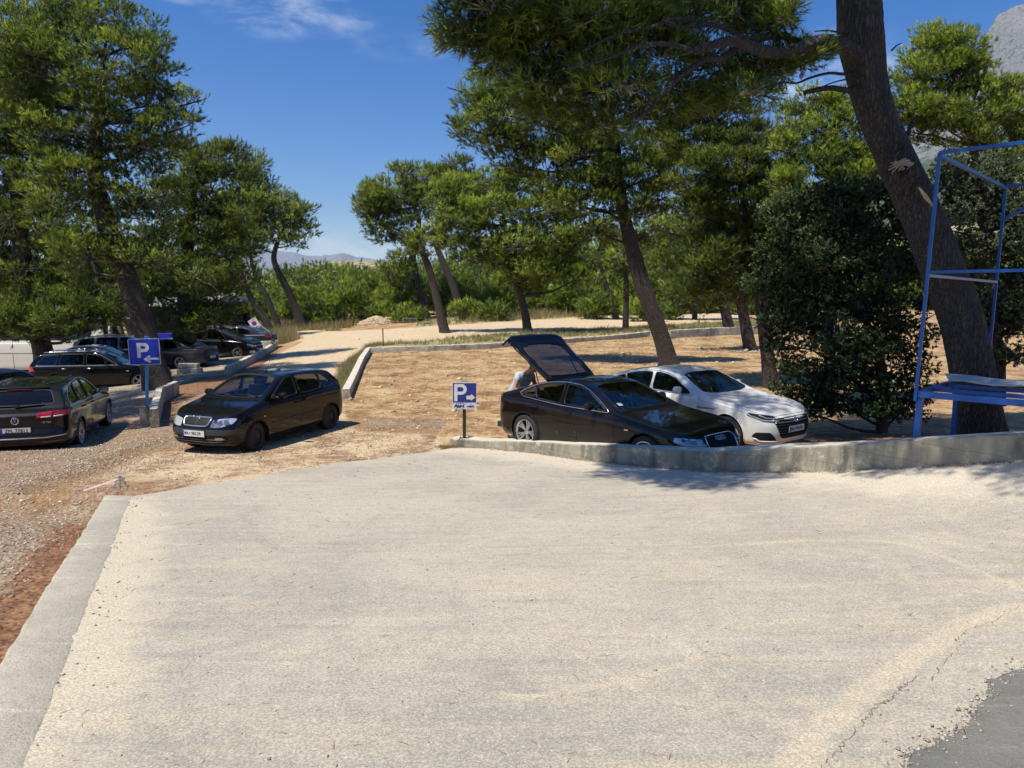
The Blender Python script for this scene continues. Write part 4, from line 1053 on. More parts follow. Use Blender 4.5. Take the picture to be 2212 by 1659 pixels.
#@@PART4
# ------------------------------------------------------------------ setting materials
def concrete(name, a, b, scale=1.0, dark=(.2, .19, .17), stains=True, sand=None):
    t = NT(name); p = t.pos()
    n1 = t.noise(p, 1.3 * scale, 8, .62); n2 = t.noise(p, 9 * scale, 6, .6); n3 = t.noise(p, 60 * scale, 3, .6)
    c = t.mix(t.rng(n1, .35, .68), a, b)
    c = t.mix(t.math('MULTIPLY', t.rng(n2, .45, .75), .45), c, tuple(q * .72 for q in a))
    if stains:
        ps = t.mapn(p, (3.2, 3.2, .5))
        c = t.mix(t.math('MULTIPLY', t.rng(t.noise(ps, 1.1, 6, .65), .46, .66), .8), c, dark)
        c = t.mix(t.math('MULTIPLY', t.rng(t.noise(p, 5.5, 6, .7), .52, .68), .7), c, (.60, .56, .44))
        zz = t.n('SeparateXYZ', None, Vector=p).outputs[2]; jn = t.math('ABSOLUTE', t.math('SUBTRACT', t.math('FRACT', t.math('ADD', t.math('MULTIPLY', zz, 4.2), t.math('MULTIPLY', n1, .5))), .5))
        c = t.mix(t.rng(jn, .0, .035, .55, 0), c, dark)
        c = t.mix(t.math('MULTIPLY', t.rng(t.noise(p, 3.1, 5, .7), .58, .75), .6), c, (.55, .50, .36))
    if sand:
        st = t.noise(t.mapn(p, (.7, 7, 1), (0, 0, R(-32))), 1.5, 6, .65)
        c = t.mix(t.math('MULTIPLY', t.rng(st, .56, .64), .6), c, (.66, .58, .44))
        c = t.mix(t.math('MULTIPLY', t.rng(t.noise(p, 70, 5, .75), .5, .38), .6), c, (.2, .18, .14))
    v = t.vor(p, 85 * scale)
    c = t.mix(t.math('MULTIPLY', t.rng(v.outputs['Distance'], .02, .16, 1, 0), .35), c, dark)
    h = t.math('ADD', t.math('MULTIPLY', n2, .6), t.math('MULTIPLY', n3, .4))
    return t.pbr(Base_Color=c, Roughness=.92, Normal=t.bump(h, .55, .03))
M['wall'] = concrete('wall_concrete', (.37, .34, .25), (.25, .232, .175), 1.0, (.12, .115, .095))
M['kerb'] = concrete('kerb_concrete', (.44, .41, .33), (.33, .31, .26), 1.4, (.18, .17, .15))
M['walltop'] = concrete('dusty_sunlit_wall_top', (.64, .575, .45), (.55, .495, .39), 1.2, (.36, .32, .26), False)  # pale dust, with the sunlit look of the tops put into the colour
M['kerbtop'] = concrete('kerb_strip_concrete', (.52, .465, .36), (.43, .385, .30), 1.5, (.16, .15, .13), False, True)

def ramp_material():
    t = NT('pale_dusty_concrete'); p = t.pos()
    n1 = t.noise(p, .55, 7, .6, .6); n2 = t.noise(p, 3.2, 8, .65, .4); n5 = t.noise(p, 11, 7, .7); n3 = t.noise(p, 75, 5, .75); n4 = t.noise(p, 210, 3, .6)
    c = t.mix(t.rng(n1, .36, .66), (.50, .445, .345), (.40, .362, .29))
    c = t.mix(t.math('MULTIPLY', t.rng(n5, .52, .68), .45), c, (.60, .525, .385))
    c = t.mix(t.math('MULTIPLY', t.rng(n5, .48, .34), .45), c, (.33, .295, .235))
    # sandy dust in drifts and streaks
    st = t.noise(t.mapn(p, (.5, 4.5, 1), (0, 0, R(38))), 1.6, 7, .7, .5)
    c = t.mix(t.math('MULTIPLY', t.rng(st, .47, .72), .55), c, (.60, .49, .32))
    st2 = t.noise(t.mapn(p, (.45, 5.5, 1), (0, 0, R(-24)), (3, 7, 0)), 1.3, 7, .7, .5)
    c = t.mix(t.math('MULTIPLY', t.rng(st2, .50, .74), .4), c, (.60, .54, .43))
    st3 = t.noise(t.mapn(p, (.6, 6, 1), (0, 0, R(8)), (13, 2, 0)), 1.1, 7, .72, .4)
    c = t.mix(t.math('MULTIPLY', t.rng(st3, .50, .70), .45), c, (.31, .295, .26))
    # tyre tread rows pressed in the dust
    for ang, sc_, off, k in ((R(52), 26, 0, .28), (R(-36), 24, 5, .22), (R(20), 30, 9, .16)):
        wv = t.n('TexWave', {'wave_type': 'BANDS', 'bands_direction': 'X'}, Vector=t.mapn(p, (1, 1, 1), (0, 0, ang)), Scale=sc_ / 20, Distortion=2.2, Detail=3.0).outputs['Fac']
        msk = t.rng(t.noise(t.mapn(p, (.35, 1.6, 1), (0, 0, ang + R(80)), (off, off, 0)), .8, 4, .55), .57, .68)
        c = t.mix(t.math('MULTIPLY', t.math('MULTIPLY', t.rng(wv, .45, .8), msk), k), c, (.64, .53, .37))
    trk = t.attr('track').outputs['Color']; tk = t.n('SeparateColor', None, Color=trk).outputs
    c = t.mix(t.math('MULTIPLY', t.rng(t.math('ADD', tk[0], t.math('MULTIPLY', t.math('SUBTRACT', n2, .5), 1.1)), .25, .75), .5), c, (.66, .55, .375))
    c = t.mix(t.math('MULTIPLY', t.rng(t.math('ADD', tk[1], t.math('MULTIPLY', t.math('SUBTRACT', n2, .5), 1.1)), .25, .8), .38), c, (.31, .29, .24))
    sand = t.attr('sand').outputs['Fac']
    sm = t.rng(t.math('ADD', sand, t.math('MULTIPLY', t.math('SUBTRACT', n2, .5), .9)), .30, .72)
    c = t.mix(t.math('MULTIPLY', sm, .8), c, (.63, .545, .385))
    dust = t.attr('dust').outputs['Fac']
    dm = t.rng(t.math('ADD', dust, t.math('MULTIPLY', t.math('SUBTRACT', n2, .5), .8)), .30, .8)
    c = t.mix(t.math('MULTIPLY', dm, .75), c, (.66, .575, .43))
    grit = t.mix(t.rng(n3, .40, .60), tuple([.52] * 3), tuple([1.25] * 3))  # grain contrast, small pit shadows included in the colour
    c = t.mix(.62, c, t.mix(1.0, c, grit, 'MULTIPLY'))
    v = t.vor(p, 42); r = t.n('SeparateColor', None, Color=v.outputs['Color']).outputs
    spot = t.math('MULTIPLY', t.rng(v.outputs['Distance'], .10, .22, 1, 0), t.rng(r[0], .80, .9))
    c = t.mix(t.math('MULTIPLY', spot, .75), c, t.mix(t.rng(r[1], .5, .6), (.22, .20, .17), (.70, .66, .58)))
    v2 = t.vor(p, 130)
    c = t.mix(t.rng(v2.outputs['Distance'], .05, .32, .5, 0), c, (.20, .175, .135))  # pit centres darkened, their small shade put into the colour
    v3 = t.vor(p, 62); r3 = t.n('SeparateColor', None, Color=v3.outputs['Color']).outputs[1]
    c = t.mix(t.math('MULTIPLY', t.rng(v3.outputs['Distance'], .12, .3, 1, 0), t.rng(r3, .55, .75)), c, t.mix(t.rng(r3, .78, .82), (.27, .24, .19), (.72, .67, .56)))
    h = t.math('ADD', t.math('MULTIPLY', n3, .5), t.math('ADD', t.math('MULTIPLY', n4, .25), t.math('MULTIPLY', n2, .35)))
    return t.pbr(Base_Color=c, Roughness=.95, Normal=t.bump(h, .55, .012))
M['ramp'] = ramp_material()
def asphalt_material():
    t = NT('worn_grey_asphalt'); p = t.pos()
    n1 = t.noise(p, 1.4, 6, .6); n2 = t.noise(p, 30, 5, .65)
    st = t.noise(t.mapn(p, (1, 9, 1), (0, 0, R(30))), 2.2, 6, .7)
    c = t.mix(t.rng(n1, .3, .7), (.125, .125, .108), (.19, .185, .155))
    c = t.mix(t.math('MULTIPLY', t.rng(st, .5, .75), .5), c, (.33, .30, .24))
    c = t.mix(t.math('MULTIPLY', t.rng(n2, .5, .7), .4), c, (.09, .09, .085))
    c = t.mix(t.math('MULTIPLY', t.rng(t.vor(p, 90).outputs['Distance'], .1, .35, 1, 0), .4), c, (.40, .375, .31))
    return t.pbr(Base_Color=c, Roughness=.9, Normal=t.bump(n2, .5, .015))
M['asphalt'] = asphalt_material()
def ground_material():
    t = NT('dry_ground'); p = t.pos()
    n0 = t.noise(p, .22, 6, .6, .5); n1 = t.noise(p, .9, 8, .62, .4); n2 = t.noise(p, 5, 7, .66); n3 = t.noise(p, 26, 5, .65)
    vs = t.vor(p, 17); vc = t.n('SeparateColor', None, Color=vs.outputs['Color']).outputs
    vb = t.vor(p, 6.5); vbc = t.n('SeparateColor', None, Color=vb.outputs['Color']).outputs
    a = t.attr('mask').outputs['Color']; s = t.n('SeparateColor', None, Color=a).outputs
    j = t.math('MULTIPLY', t.math('SUBTRACT', t.math('ADD', t.math('MULTIPLY', n1, .5), t.math('MULTIPLY', n2, .5)), .5), 1.5)
    edge = lambda ch: t.rng(t.math('ADD', ch, j), .38, .62)
    # parking plot: needles, straw and bare soil
    lot = t.ramp(t.math('ADD', t.math('MULTIPLY', n1, .55), t.math('MULTIPLY', n2, .45)), [(.36, (.16, .075, .03)), (.44, (.27, .145, .06)), (.50, (.39, .245, .11)), (.57, (.50, .345, .16)), (.66, (.56, .44, .27)), (.74, (.25, .20, .08))])
    lot = t.mix(t.math('MULTIPLY', t.rng(vb.outputs['Distance'], .12, .2, 1, 0), t.rng(vbc[0], .72, .76)), lot, (.72, .64, .52))
    # sandy track
    road = t.mix(t.rng(n1, .35, .65), (.61, .455, .265), (.54, .41, .245))
    road = t.mix(t.math('MULTIPLY', t.rng(n2, .45, .7), .55), road, (.66, .54, .36))
    road = t.mix(t.math('MULTIPLY', t.rng(t.noise(t.mapn(p, (4, .5, 1), (0, 0, R(-8))), 1.2, 5, .6), .52, .7), .5), road, (.53, .45, .34))
    # gravel
    grav = t.ramp(vc[0], [(0, (.26, .20, .13)), (.35, (.42, .33, .215)), (.7, (.54, .43, .28)), (1, (.68, .60, .46))])
    grav = t.mix(t.rng(vs.outputs['Distance'], .30, .55, 0, .75), grav, (.20, .165, .12))
    grav = t.mix(t.math('MULTIPLY', t.rng(n1, .44, .60), .6), grav, (.58, .46, .30))
    # rusty needle litter
    lit = t.mix(t.rng(n2, .35, .65), (.15, .062, .028), (.30, .15, .07))
    lit = t.mix(t.math('MULTIPLY', t.rng(n3, .5, .72), .5), lit, (.42, .30, .16))
    weed = t.mix(t.rng(n2, .35, .65), (.22, .20, .08), (.46, .38, .20))
    c = lot
    c = t.mix(edge(s[0]), c, road)
    c = t.mix(edge(s[1]), c, grav)
    c = t.mix(edge(s[2]), c, lit)
    c = t.mix(edge(t.attr('verge').outputs['Fac']), c, weed)
    grit = t.mix(t.rng(n3, .36, .64), (.74, .74, .74), (1.18, 1.18, 1.18))
    c = t.mix(.8, c, t.mix(1.0, c, grit, 'MULTIPLY'))
    h = t.math('ADD', t.math('MULTIPLY', t.rng(vs.outputs['Distance'], 0, .6, 1, 0), t.math('MULTIPLY', edge(s[1]), .7)), t.math('ADD', t.math('MULTIPLY', n3, .45), t.math('MULTIPLY', n2, .6)))
    return t.pbr(Base_Color=c, Roughness=.96, Normal=t.bump(h, .9, .05))
M['ground'] = ground_material()

# ------------------------------------------------------------------ ground sheet with its zones
def sdf(poly, x, y):
    P = np.array([(p[0], p[1]) for p in poly]); n = len(P)
    d = np.full(x.shape, 1e9)
    for i in range(n):
        a, b = P[i], P[(i + 1) % n]; e = b - a
        t = np.clip(((x - a[0]) * e[0] + (y - a[1]) * e[1]) / (e @ e + 1e-9), 0, 1)
        d = np.minimum(d, np.hypot(x - a[0] - t * e[0], y - a[1] - t * e[1]))
    return np.where(inpoly(x, y, poly), -d, d)
def G2(pts): return [(v.x, v.y) for v in (at_g(a, b) for a, b in pts)]
ROAD = G2([(395, 1012), (520, 960), (600, 900), (590, 830), (545, 800), (600, 765), (655, 737), (560, 722), (640, 712), (735, 716), (790, 712), (900, 708), (1010, 700), (1290, 684), (1480, 676), (1620, 680), (1600, 694), (1400, 703), (1180, 716), (1020, 726), (905, 738), (830, 742), (790, 752), (760, 775), (728, 830), (735, 880), (765, 925), (880, 965), (965, 968), (700, 1030), (440, 1062), (330, 1060)])
ROAD2 = [(-6.0, 9.2), (-1.2, 14.0), (-1.6, 15.6), (-4.2, 16.2), (-7.2, 13.6)]
GRAV0 = G2([(0, 1400), (60, 1300), (130, 1160), (210, 1050), (420, 1000), (960, 968), (900, 940), (760, 925), (600, 985), (440, 985), (330, 930), (200, 945), (60, 985), (0, 1010)])
GRAV = GRAV0
GRAV2 = G2([(0, 860), (200, 935), (300, 920), (335, 850), (470, 810), (590, 748), (520, 745), (300, 745), (0, 780)])
LIT = [G2([(322, 915), (345, 850), (420, 815), (478, 812), (560, 770), (640, 735), (600, 735), (640, 728), (560, 800), (470, 840), (400, 870), (388, 900)]),
       G2([(0, 1060), (60, 1045), (180, 1000), (330, 950), (380, 945), (300, 990), (190, 1030), (100, 1075), (0, 1120)]),
       G2([(0, 1300), (55, 1290), (120, 1200), (175, 1130), (200, 1090), (240, 1075), (190, 1170), (100, 1330), (0, 1475)]),
       G2([(940, 965), (1020, 960), (1030, 966), (960, 972)]), [(3.4, 11.6), (4.6, 10.1), (5.4, 9.0), (6.4, 7.6), (11, 8.5), (12, 15.5), (6.5, 15.5), (5.6, 13.2)]]
VERGE = [G2([(745, 855), (790, 752), (830, 742), (775, 765), (735, 800), (725, 850)]), G2([(795, 750), (830, 742), (905, 738), (1020, 727), (1180, 716), (1400, 705), (1620, 694), (1700, 705), (1550, 712), (1330, 722), (1130, 735), (930, 746)]),
         G2([(560, 722), (640, 712), (735, 716), (740, 702), (560, 700)]), G2([(900, 707), (1010, 699), (1290, 683), (1480, 675), (1650, 680), (1650, 655), (1200, 668), (900, 695)])]
ys = np.concatenate([np.arange(-4, 9, .14), 9 + np.cumsum(.075 * 1.0065 ** np.arange(410))])
ys = ys[ys < 170]
xs_ = np.concatenate([-np.cumsum(.10 * 1.012 ** np.arange(175))[::-1], [0], np.cumsum(.10 * 1.012 ** np.arange(175))])
gx, gy = np.meshgrid(xs_, ys, indexing='ij')
XX = gx * (1 + np.maximum(gy - 18, 0) * .018)
gz_ = ground_h(XX, gy)
x_, y_ = XX.ravel(), gy.ravel()
def kerb_line(y): return _KA.x + (y - _KA.y) * (_KB.x - _KA.x) / (_KB.y - _KA.y) - .3
def wgt(polys, soft):
    d = np.full(x_.shape, 1e9)
    for P in polys: d = np.minimum(d, sdf(P, x_, y_))
    return sstep(-d, -soft, soft)
far = 1 + np.maximum(y_ - 25, 0) * .02
m_r = wgt([ROAD], .7); m_g = np.maximum(wgt([GRAV0], .9) * .62, wgt([GRAV2], .5)); m_l = np.maximum(wgt(LIT[:1] + LIT[2:], .5) * .8, wgt([LIT[1], GRAV0], 1.2) * .42); m_v = wgt(VERGE, .45)
yard = (x_ < -1.6) & (y_ < 17.5) | ((x_ < -6.5) & (y_ < 24))
kl = np.array(kerb_line(y_)) - x_
m_g = np.where(yard, np.maximum(m_g, .60), m_g)
m_l = np.where(yard, np.maximum(m_l * .9, .47), m_l)
m_l = np.where((y_ < 8.3) & (kl > 0), np.maximum(m_l, .8 * sstep(-kl, -.75, -.35)), m_l)
m_l = np.where((y_ < 4.3) & (kl > 0), np.maximum(m_l, .68), m_l)
m_g = np.where((y_ < 8.3) & (kl > 0), .66, m_g)
m_r = np.maximum(m_r, wgt([ROAD2], .8) * .8); m_g = m_g * (1 - .75 * m_r)
under = ((x_ > -1) & (y_ < 9))
nx, ny = gx.shape
ii, jj = np.meshgrid(np.arange(nx - 1), np.arange(ny - 1), indexing='ij'); a = (ii * ny + jj).ravel()
go = mesh_np('ground', np.stack([x_, y_, gz_.ravel()], -1), np.stack([a, a + ny, a + ny + 1, a + 1], 1), M['ground'], attrs={'mask': ('POINT', np.stack([m_r, m_g, m_l, np.ones_like(m_r)], -1)), 'verge': ('POINT', m_v)})
tag(go, kind='structure')
print('ground', nx * ny)
# far land that carries on to the horizon
g = Geo(); zc = float(ground_h(0, 168))
g.add([(-9000, 160, .9), (9000, 160, .9), (9000, 9000, -20), (-9000, 9000, -20)], [(0, 1, 2, 3)])
g.add([(-9000, -4, -1.5), (-120, -4, -3.5), (-120, 160, -1.0), (-9000, 160, .9)], [(0, 1, 2, 3)]); g.add([(120, -4, 1.2), (9000, -4, 2), (9000, 160, .9), (120, 160, 2.0)], [(0, 1, 2, 3)])
g.add([(-9000, -600, -1.5), (9000, -600, 2), (9000, -4, 1.0), (-9000, -4, -1.5)], [(0, 1, 2, 3)])
tag(g.build('far_plain', plain('scrub_soil', (.10, .12, .05), .95)), kind='structure')

# ------------------------------------------------------------------ the concrete ramp
def kerb_x(y):   # left edge of the ramp slab
    A = at_z(285, 1070, .55); B = at_z(85, 1600, 1.05)
    return A.x + (y - A.y) * (B.x - A.x) / (B.y - A.y)
LA = at_z(285, 1070, .55); FE = at_y(1000, 966, 14.05)
rows = np.concatenate([np.arange(-3.5, LA.y, .06), LA.y + (14.2 - LA.y) * np.linspace(0, 1, 90)])
wpts = sorted([(q[1], q[0]) for q in wall_xy])
V = []; sand = []; dst = []; nc = 230
for y in rows:
    if y <= LA.y: xl = kerb_x(y) - .07
    else:
        t_ = (y - LA.y) / (14.2 - LA.y); xl = LA.x + (FE.x - LA.x) * (t_ ** 1.12) + .10 * math.sin(t_ * 9) * math.sin(t_ * 3.1) + .05 * math.sin(t_ * 31)
    xr = float(np.interp(y, [p[0] for p in wpts], [p[1] for p in wpts])) + .02
    for k in range(nc):
        x = xl + (xr - xl) * k / (nc - 1)
        V.append((x, y, float(ramp_h(x, y))))
V = np.array(V)
dl = .07 + V[:, 0] - np.array([kerb_x(y) for y in V[:, 1]])
sand = sstep(-dl, -1.1, -.05) * sstep(-V[:, 1], -10.5, -7.5) * .8 * (1 - .3 * sstep(-V[:, 1], -3.6, -2.6)) + sstep(V[:, 0], 1.5, 3.5) * sstep(V[:, 1], 4.0, 8.0) * .38
dw = np.min([np.hypot(V[:, 0] - q[0], V[:, 1] - q[1]) for q in [(np.interp(s_, range(len(wall_xy)), [w_[0] for w_ in wall_xy]), np.interp(s_, range(len(wall_xy)), [w_[1] for w_ in wall_xy])) for s_ in np.linspace(0, len(wall_xy) - 1, 120)]], axis=0)
dst = sstep(-dw, -2.2, -.2) * .8
def trackw(px_list, wd, soft=.06):
    P = [at_z(a, b, c_) for a, b, c_ in [(a, b, .9 if b < 1200 else 1.15) for a, b in px_list]]
    Q = []
    for k in range(len(P) - 1):
        p0, p1, p2, p3 = P[max(0, k - 1)], P[k], P[k + 1], P[min(len(P) - 1, k + 2)]
        for j in range(6):
            t_ = j / 6; Q.append(.5 * ((2 * p1) + (p2 - p0) * t_ + (2 * p0 - 5 * p1 + 4 * p2 - p3) * t_ ** 2 + (3 * p1 - p0 - 3 * p2 + p3) * t_ ** 3))
    Q.append(P[-1]); d = np.full(len(V), 1e9)
    for a, b in zip(Q[:-1], Q[1:]):
        e = np.array([b.x - a.x, b.y - a.y]); t_ = np.clip(((V[:, 0] - a.x) * e[0] + (V[:, 1] - a.y) * e[1]) / (e @ e + 1e-9), 0, 1)
        d = np.minimum(d, np.hypot(V[:, 0] - a.x - t_ * e[0], V[:, 1] - a.y - t_ * e[1]))
    return sstep(-d, -wd - soft, -wd + soft)
tl = np.zeros(len(V)); td = np.zeros(len(V))
for pl, wd_, k_ in (([(1120, 1478), (1250, 1455), (1380, 1425), (1500, 1385)], .05, .8), ([(1400, 1290), (1480, 1350), (1600, 1450), (1720, 1550)], .035, .7), ([(1650, 1000 + 480), (1720, 1560), (1800, 1659)], .04, .6),
                    ([(1240, 1360), (1300, 1410), (1400, 1470)], .05, .6), ([(1500, 1165), (1700, 1160), (1950, 1180), (2212, 1230)], .06, .7), ([(1600, 1300), (1850, 1270), (2212, 1215)], .05, .6),
                    ([(2212, 1265), (2100, 1300), (1950, 1400), (1830, 1500), (1700, 1659)], .10, .75), ([(2150, 1360), (2000, 1480), (1880, 1600)], .04, .6), ([(1280, 1085), (1500, 1070), (1750, 1085)], .05, .6),
                    ([(700, 1250), (820, 1330), (900, 1480), (920, 1659)], .05, .4), ([(1700, 1060), (1850, 1120), (2000, 1240)], .05, .5), ([(1850, 1060), (1990, 1110), (2150, 1200)], .05, .5)):
    tl = np.maximum(tl, trackw(pl, wd_ * .8) * k_ * 1.0)
for k in range(9):      # parallel tread bars at the right and centre
    x0 = 1905 + k * 34; tl = np.maximum(tl, trackw([(x0, 1075), (x0 - 60, 1112), (x0 - 150, 1150)], .018, .03) * .5)
for k in range(7):
    x0 = 1500 + k * 26; tl = np.maximum(tl, trackw([(x0, 1085), (x0 - 22, 1100), (x0 - 60, 1118)], .014, .03) * .7)
for pl, wd_, k_ in (([(520, 1060), (545, 1110), (580, 1150), (620, 1170)], .06, .8), ([(300, 1320), (292, 1450), (320, 1560), (400, 1659)], .07, .8), ([(390, 1350), (400, 1480), (450, 1600), (500, 1659)], .06, .45),
                    ([(900, 1000), (760, 1130), (730, 1300), (780, 1500)], .10, .5), ([(1060, 990), (980, 1120), (1000, 1300)], .10, .45), ([(1050, 1400), (1090, 1425), (1120, 1440)], .10, .7), ([(1200, 1215), (1230, 1240), (1300, 1250)], .10, .5), ([(1300, 1120), (1500, 1130), (1700, 1110)], .12, .45), ([(860, 1020), (960, 992)], .05, .6)):
    td = np.maximum(td, trackw(pl, wd_, .10) * k_)
nr = len(rows); ii, jj = np.meshgrid(np.arange(nr - 1), np.arange(nc - 1), indexing='ij'); a = (ii * nc + jj).ravel()
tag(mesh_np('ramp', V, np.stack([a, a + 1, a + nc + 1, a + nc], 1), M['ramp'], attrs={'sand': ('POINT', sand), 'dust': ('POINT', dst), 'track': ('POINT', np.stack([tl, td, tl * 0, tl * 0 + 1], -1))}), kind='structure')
# kerb strip flush with the slab on the left
g = Geo(); KV = []; yy = np.arange(-3.5, LA.y + .02, .07); w_ = .34
for i, y in enumerate(yy):
    xl = kerb_x(y); e = .006 * math.sin(y * 2.1) + .004 * math.sin(y * 17.3) + rnd.uniform(-.005, .005)
    wob = rnd.uniform(-.006, .006) - (.02 if i % 31 == 15 else 0); z = float(ramp_h(xl, y)) + .008
    ww = w_ + .05 * (1 - (y + 3.5) / 12)
    KV += [(xl - ww + e, y, z - .55), (xl - ww + e, y, z - .02), (xl - ww + .025 + e, y, z + .004 + wob * .4), (xl - .02 + .006 * math.sin(y * 2.3) + wob * 1.3, y, z + .001), (xl + .002 + .006 * math.sin(y * 2.3) + wob * 1.3, y, z - .010)]
n = len(yy); FK = [(i * 5 + k, i * 5 + k + 1, i * 5 + k + 6, i * 5 + k + 5) for i in range(n - 1) for k in range(4)] + [((n - 1) * 5 + 0, (n - 1) * 5 + 1, (n - 1) * 5 + 2, (n - 1) * 5 + 3, (n - 1) * 5 + 4)]
g.add(KV, FK); tag(g.build('ramp_kerb', M['kerbtop'], angle=40), kind='structure')
# asphalt corner
pts = [at_z(x, y, 1.15) for x, y in ((2330, 1370), (2212, 1415), (2150, 1455), (2105, 1500), (2078, 1530), (2050, 1570), (2020, 1600), (1975, 1640), (1930, 1670), (1800, 1760))]
P = [(v.x, v.y) for v in pts]
Q = []
for a_, b_ in zip(P[:-1], P[1:]):
    for k in range(14):
        t_ = k / 14; qq = len(Q); off_ = .03 * math.sin(qq * .085) + .014 * math.sin(qq * .27 + 1) + .006 * math.sin(qq * .8) + rnd.gauss(0, .003); Q.append((a_[0] + (b_[0] - a_[0]) * t_ - off_ * .7, a_[1] + (b_[1] - a_[1]) * t_ + off_ * .7))
Q0 = list(Q)
Q += [P[-1], (P[-1][0], -2.5), (4.0, -2.5), (4.2, P[0][1])]
GI = [(x, y) for x in np.arange(.5, 4.4, .15) for y in np.arange(-2.4, 4, .15)]
GI = [p for p, k in zip(GI, inpoly([p[0] for p in GI], [p[1] for p in GI], Q)) if k]
r = delaunay_2d_cdt([Vector(p) for p in Q + GI], [(i, (i + 1) % len(Q)) for i in range(len(Q))], [list(range(len(Q)))], 1, 1e-6)
g = Geo(); g.add([(v.x, v.y, float(ramp_h(v.x, v.y)) + .006) for v in r[0]], r[2])
tag(g.build('asphalt', M['asphalt']), kind='structure')

# ------------------------------------------------------------------ walls
def wall_mesh(path, wd, name, label, cat='wall', mat='wall', depth=.6, jit=.008, step=.12, group=None):
    """path of (x, y, ztop); the wall body lies to the left of the walking direction"""
    P = []
    for a_, b_ in zip(path[:-1], path[1:]):
        L_ = math.hypot(b_[0] - a_[0], b_[1] - a_[1]); n_ = max(1, int(L_ / step))
        P += [tuple(a_[k] + (b_[k] - a_[k]) * i / n_ for k in range(3)) for i in range(n_)]
    P.append(path[-1]); P = np.array(P); n = len(P)
    T = np.gradient(P[:, :2], axis=0); T = np.array([T[max(0, i - 2):i + 3].mean(0) for i in range(n)]); T /= np.linalg.norm(T, axis=1)[:, None]
    Nn = np.stack([-T[:, 1], T[:, 0]], 1)
    V = []; hts = [-depth] + list(np.linspace(-.45, -.02, 6)) + [0]
    for i in range(n):
        x, y, z = P[i]; nx_, ny_ = Nn[i]
        lip = .003 * math.sin(i * .7) + rnd.uniform(-jit, jit) * .6
        prof_ = [(0, h_) for h_ in hts[:-1]] + [(.018, 0)] + [(wd * f, .004 * math.sin(i * .9 + f * 5)) for f in (.3, .6, .85)] + [(wd - .015, 0), (wd, -.03), (wd, -depth)]
        for o_, h_ in prof_:
            jj_ = rnd.uniform(-jit, jit)
            V.append((x + nx_ * (o_ + jj_), y + ny_ * (o_ + jj_), z + h_ + (lip if h_ > -.1 else 0) + rnd.uniform(-jit, jit) * .5))
    m = 14 if len(V) // n == 14 else len(V) // n
    Fc = [(i * m + k, (i + 1) * m + k, (i + 1) * m + k + 1, i * m + k + 1) for i in range(n - 1) for k in range(m - 1)] + [tuple(range(m))[::-1], tuple(range((n - 1) * m, n * m))]
    g = Geo(); g.add(V, Fc)
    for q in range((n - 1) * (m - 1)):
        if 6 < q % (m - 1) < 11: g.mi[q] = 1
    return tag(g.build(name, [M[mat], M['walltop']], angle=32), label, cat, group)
wp = [(q[0], q[1], q[3]) for q in wall_xy]
# walking from left to right the lot lies on the left hand side
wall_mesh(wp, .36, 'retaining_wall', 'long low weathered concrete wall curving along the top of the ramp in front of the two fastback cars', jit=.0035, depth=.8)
def path_g(pts, h):
    out = []
    for px, py in pts:
        v = at_g(px, py, h); out.append((v.x, v.y, v.z))
    return out
k3 = path_g([(738, 841), (757, 806), (775, 771), (790, 751)], .28)
wall_mesh(k3[::-1], .24, 'plot_kerb', 'short concrete kerb running away beside the gravel road, right of the black hatchback', mat='kerb', jit=.01, depth=.45)
k4 = path_g([(794, 750.5), (930, 747), (1060, 742), (1132, 736), (1230, 731), (1327, 724)], .26) + path_g([(1404, 716)], .32) + path_g([(1450, 713.5), (1554, 707.6), (1700, 704), (1850, 702)], .5)
wall_mesh(k4, .24, 'back_kerb', 'long pale concrete kerb along the far side of the brown parking plot', mat='kerb', jit=.012, depth=.6)
k1 = path_g([(322, 884), (336, 839.5)], .48) ; k1b = path_g([(336, 839.5), (352, 832), (373, 824)], .46)
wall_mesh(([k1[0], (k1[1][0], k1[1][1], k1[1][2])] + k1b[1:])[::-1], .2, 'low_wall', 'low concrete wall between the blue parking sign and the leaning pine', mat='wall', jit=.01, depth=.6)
k2 = path_g([(484, 792), (560, 757), (591, 738)], .36)
wall_mesh(k2[::-1], .22, 'roadside_kerb', 'straight concrete kerb along the left edge of the gravel road', mat='kerb', jit=.012, depth=.5)
k5 = path_g([(586, 737), (535, 737), (488, 738)], .55)
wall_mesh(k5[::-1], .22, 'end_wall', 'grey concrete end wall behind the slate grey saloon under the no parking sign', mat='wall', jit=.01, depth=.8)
# pillar under the blue sign
pp = at_g(318, 920)
g = Geo(); bm = bmesh.new(); bmesh.ops.create_cube(bm, size=1)
bmesh.ops.subdivide_edges(bm, edges=bm.edges[:], cuts=5, use_grid_fill=True)
PT = at_z(318, 886, pp.z + .46)
for v in bm.verts:
    v.co = Vector((v.co.x * .22, v.co.y * .22, (v.co.z + .5) * .50 - .04)) + Vector((rnd.uniform(-.008, .008), rnd.uniform(-.008, .008), rnd.uniform(-.005, .005)))
bm.verts.index_update(); g.add([Vector(pp) + v.co for v in bm.verts], [[v.index for v in f.verts] for f in bm.faces]); bm.free()
tag(g.build('concrete_post', M['kerb'], angle=50), 'short square concrete post carrying the blue pole of the parking sign', 'post')
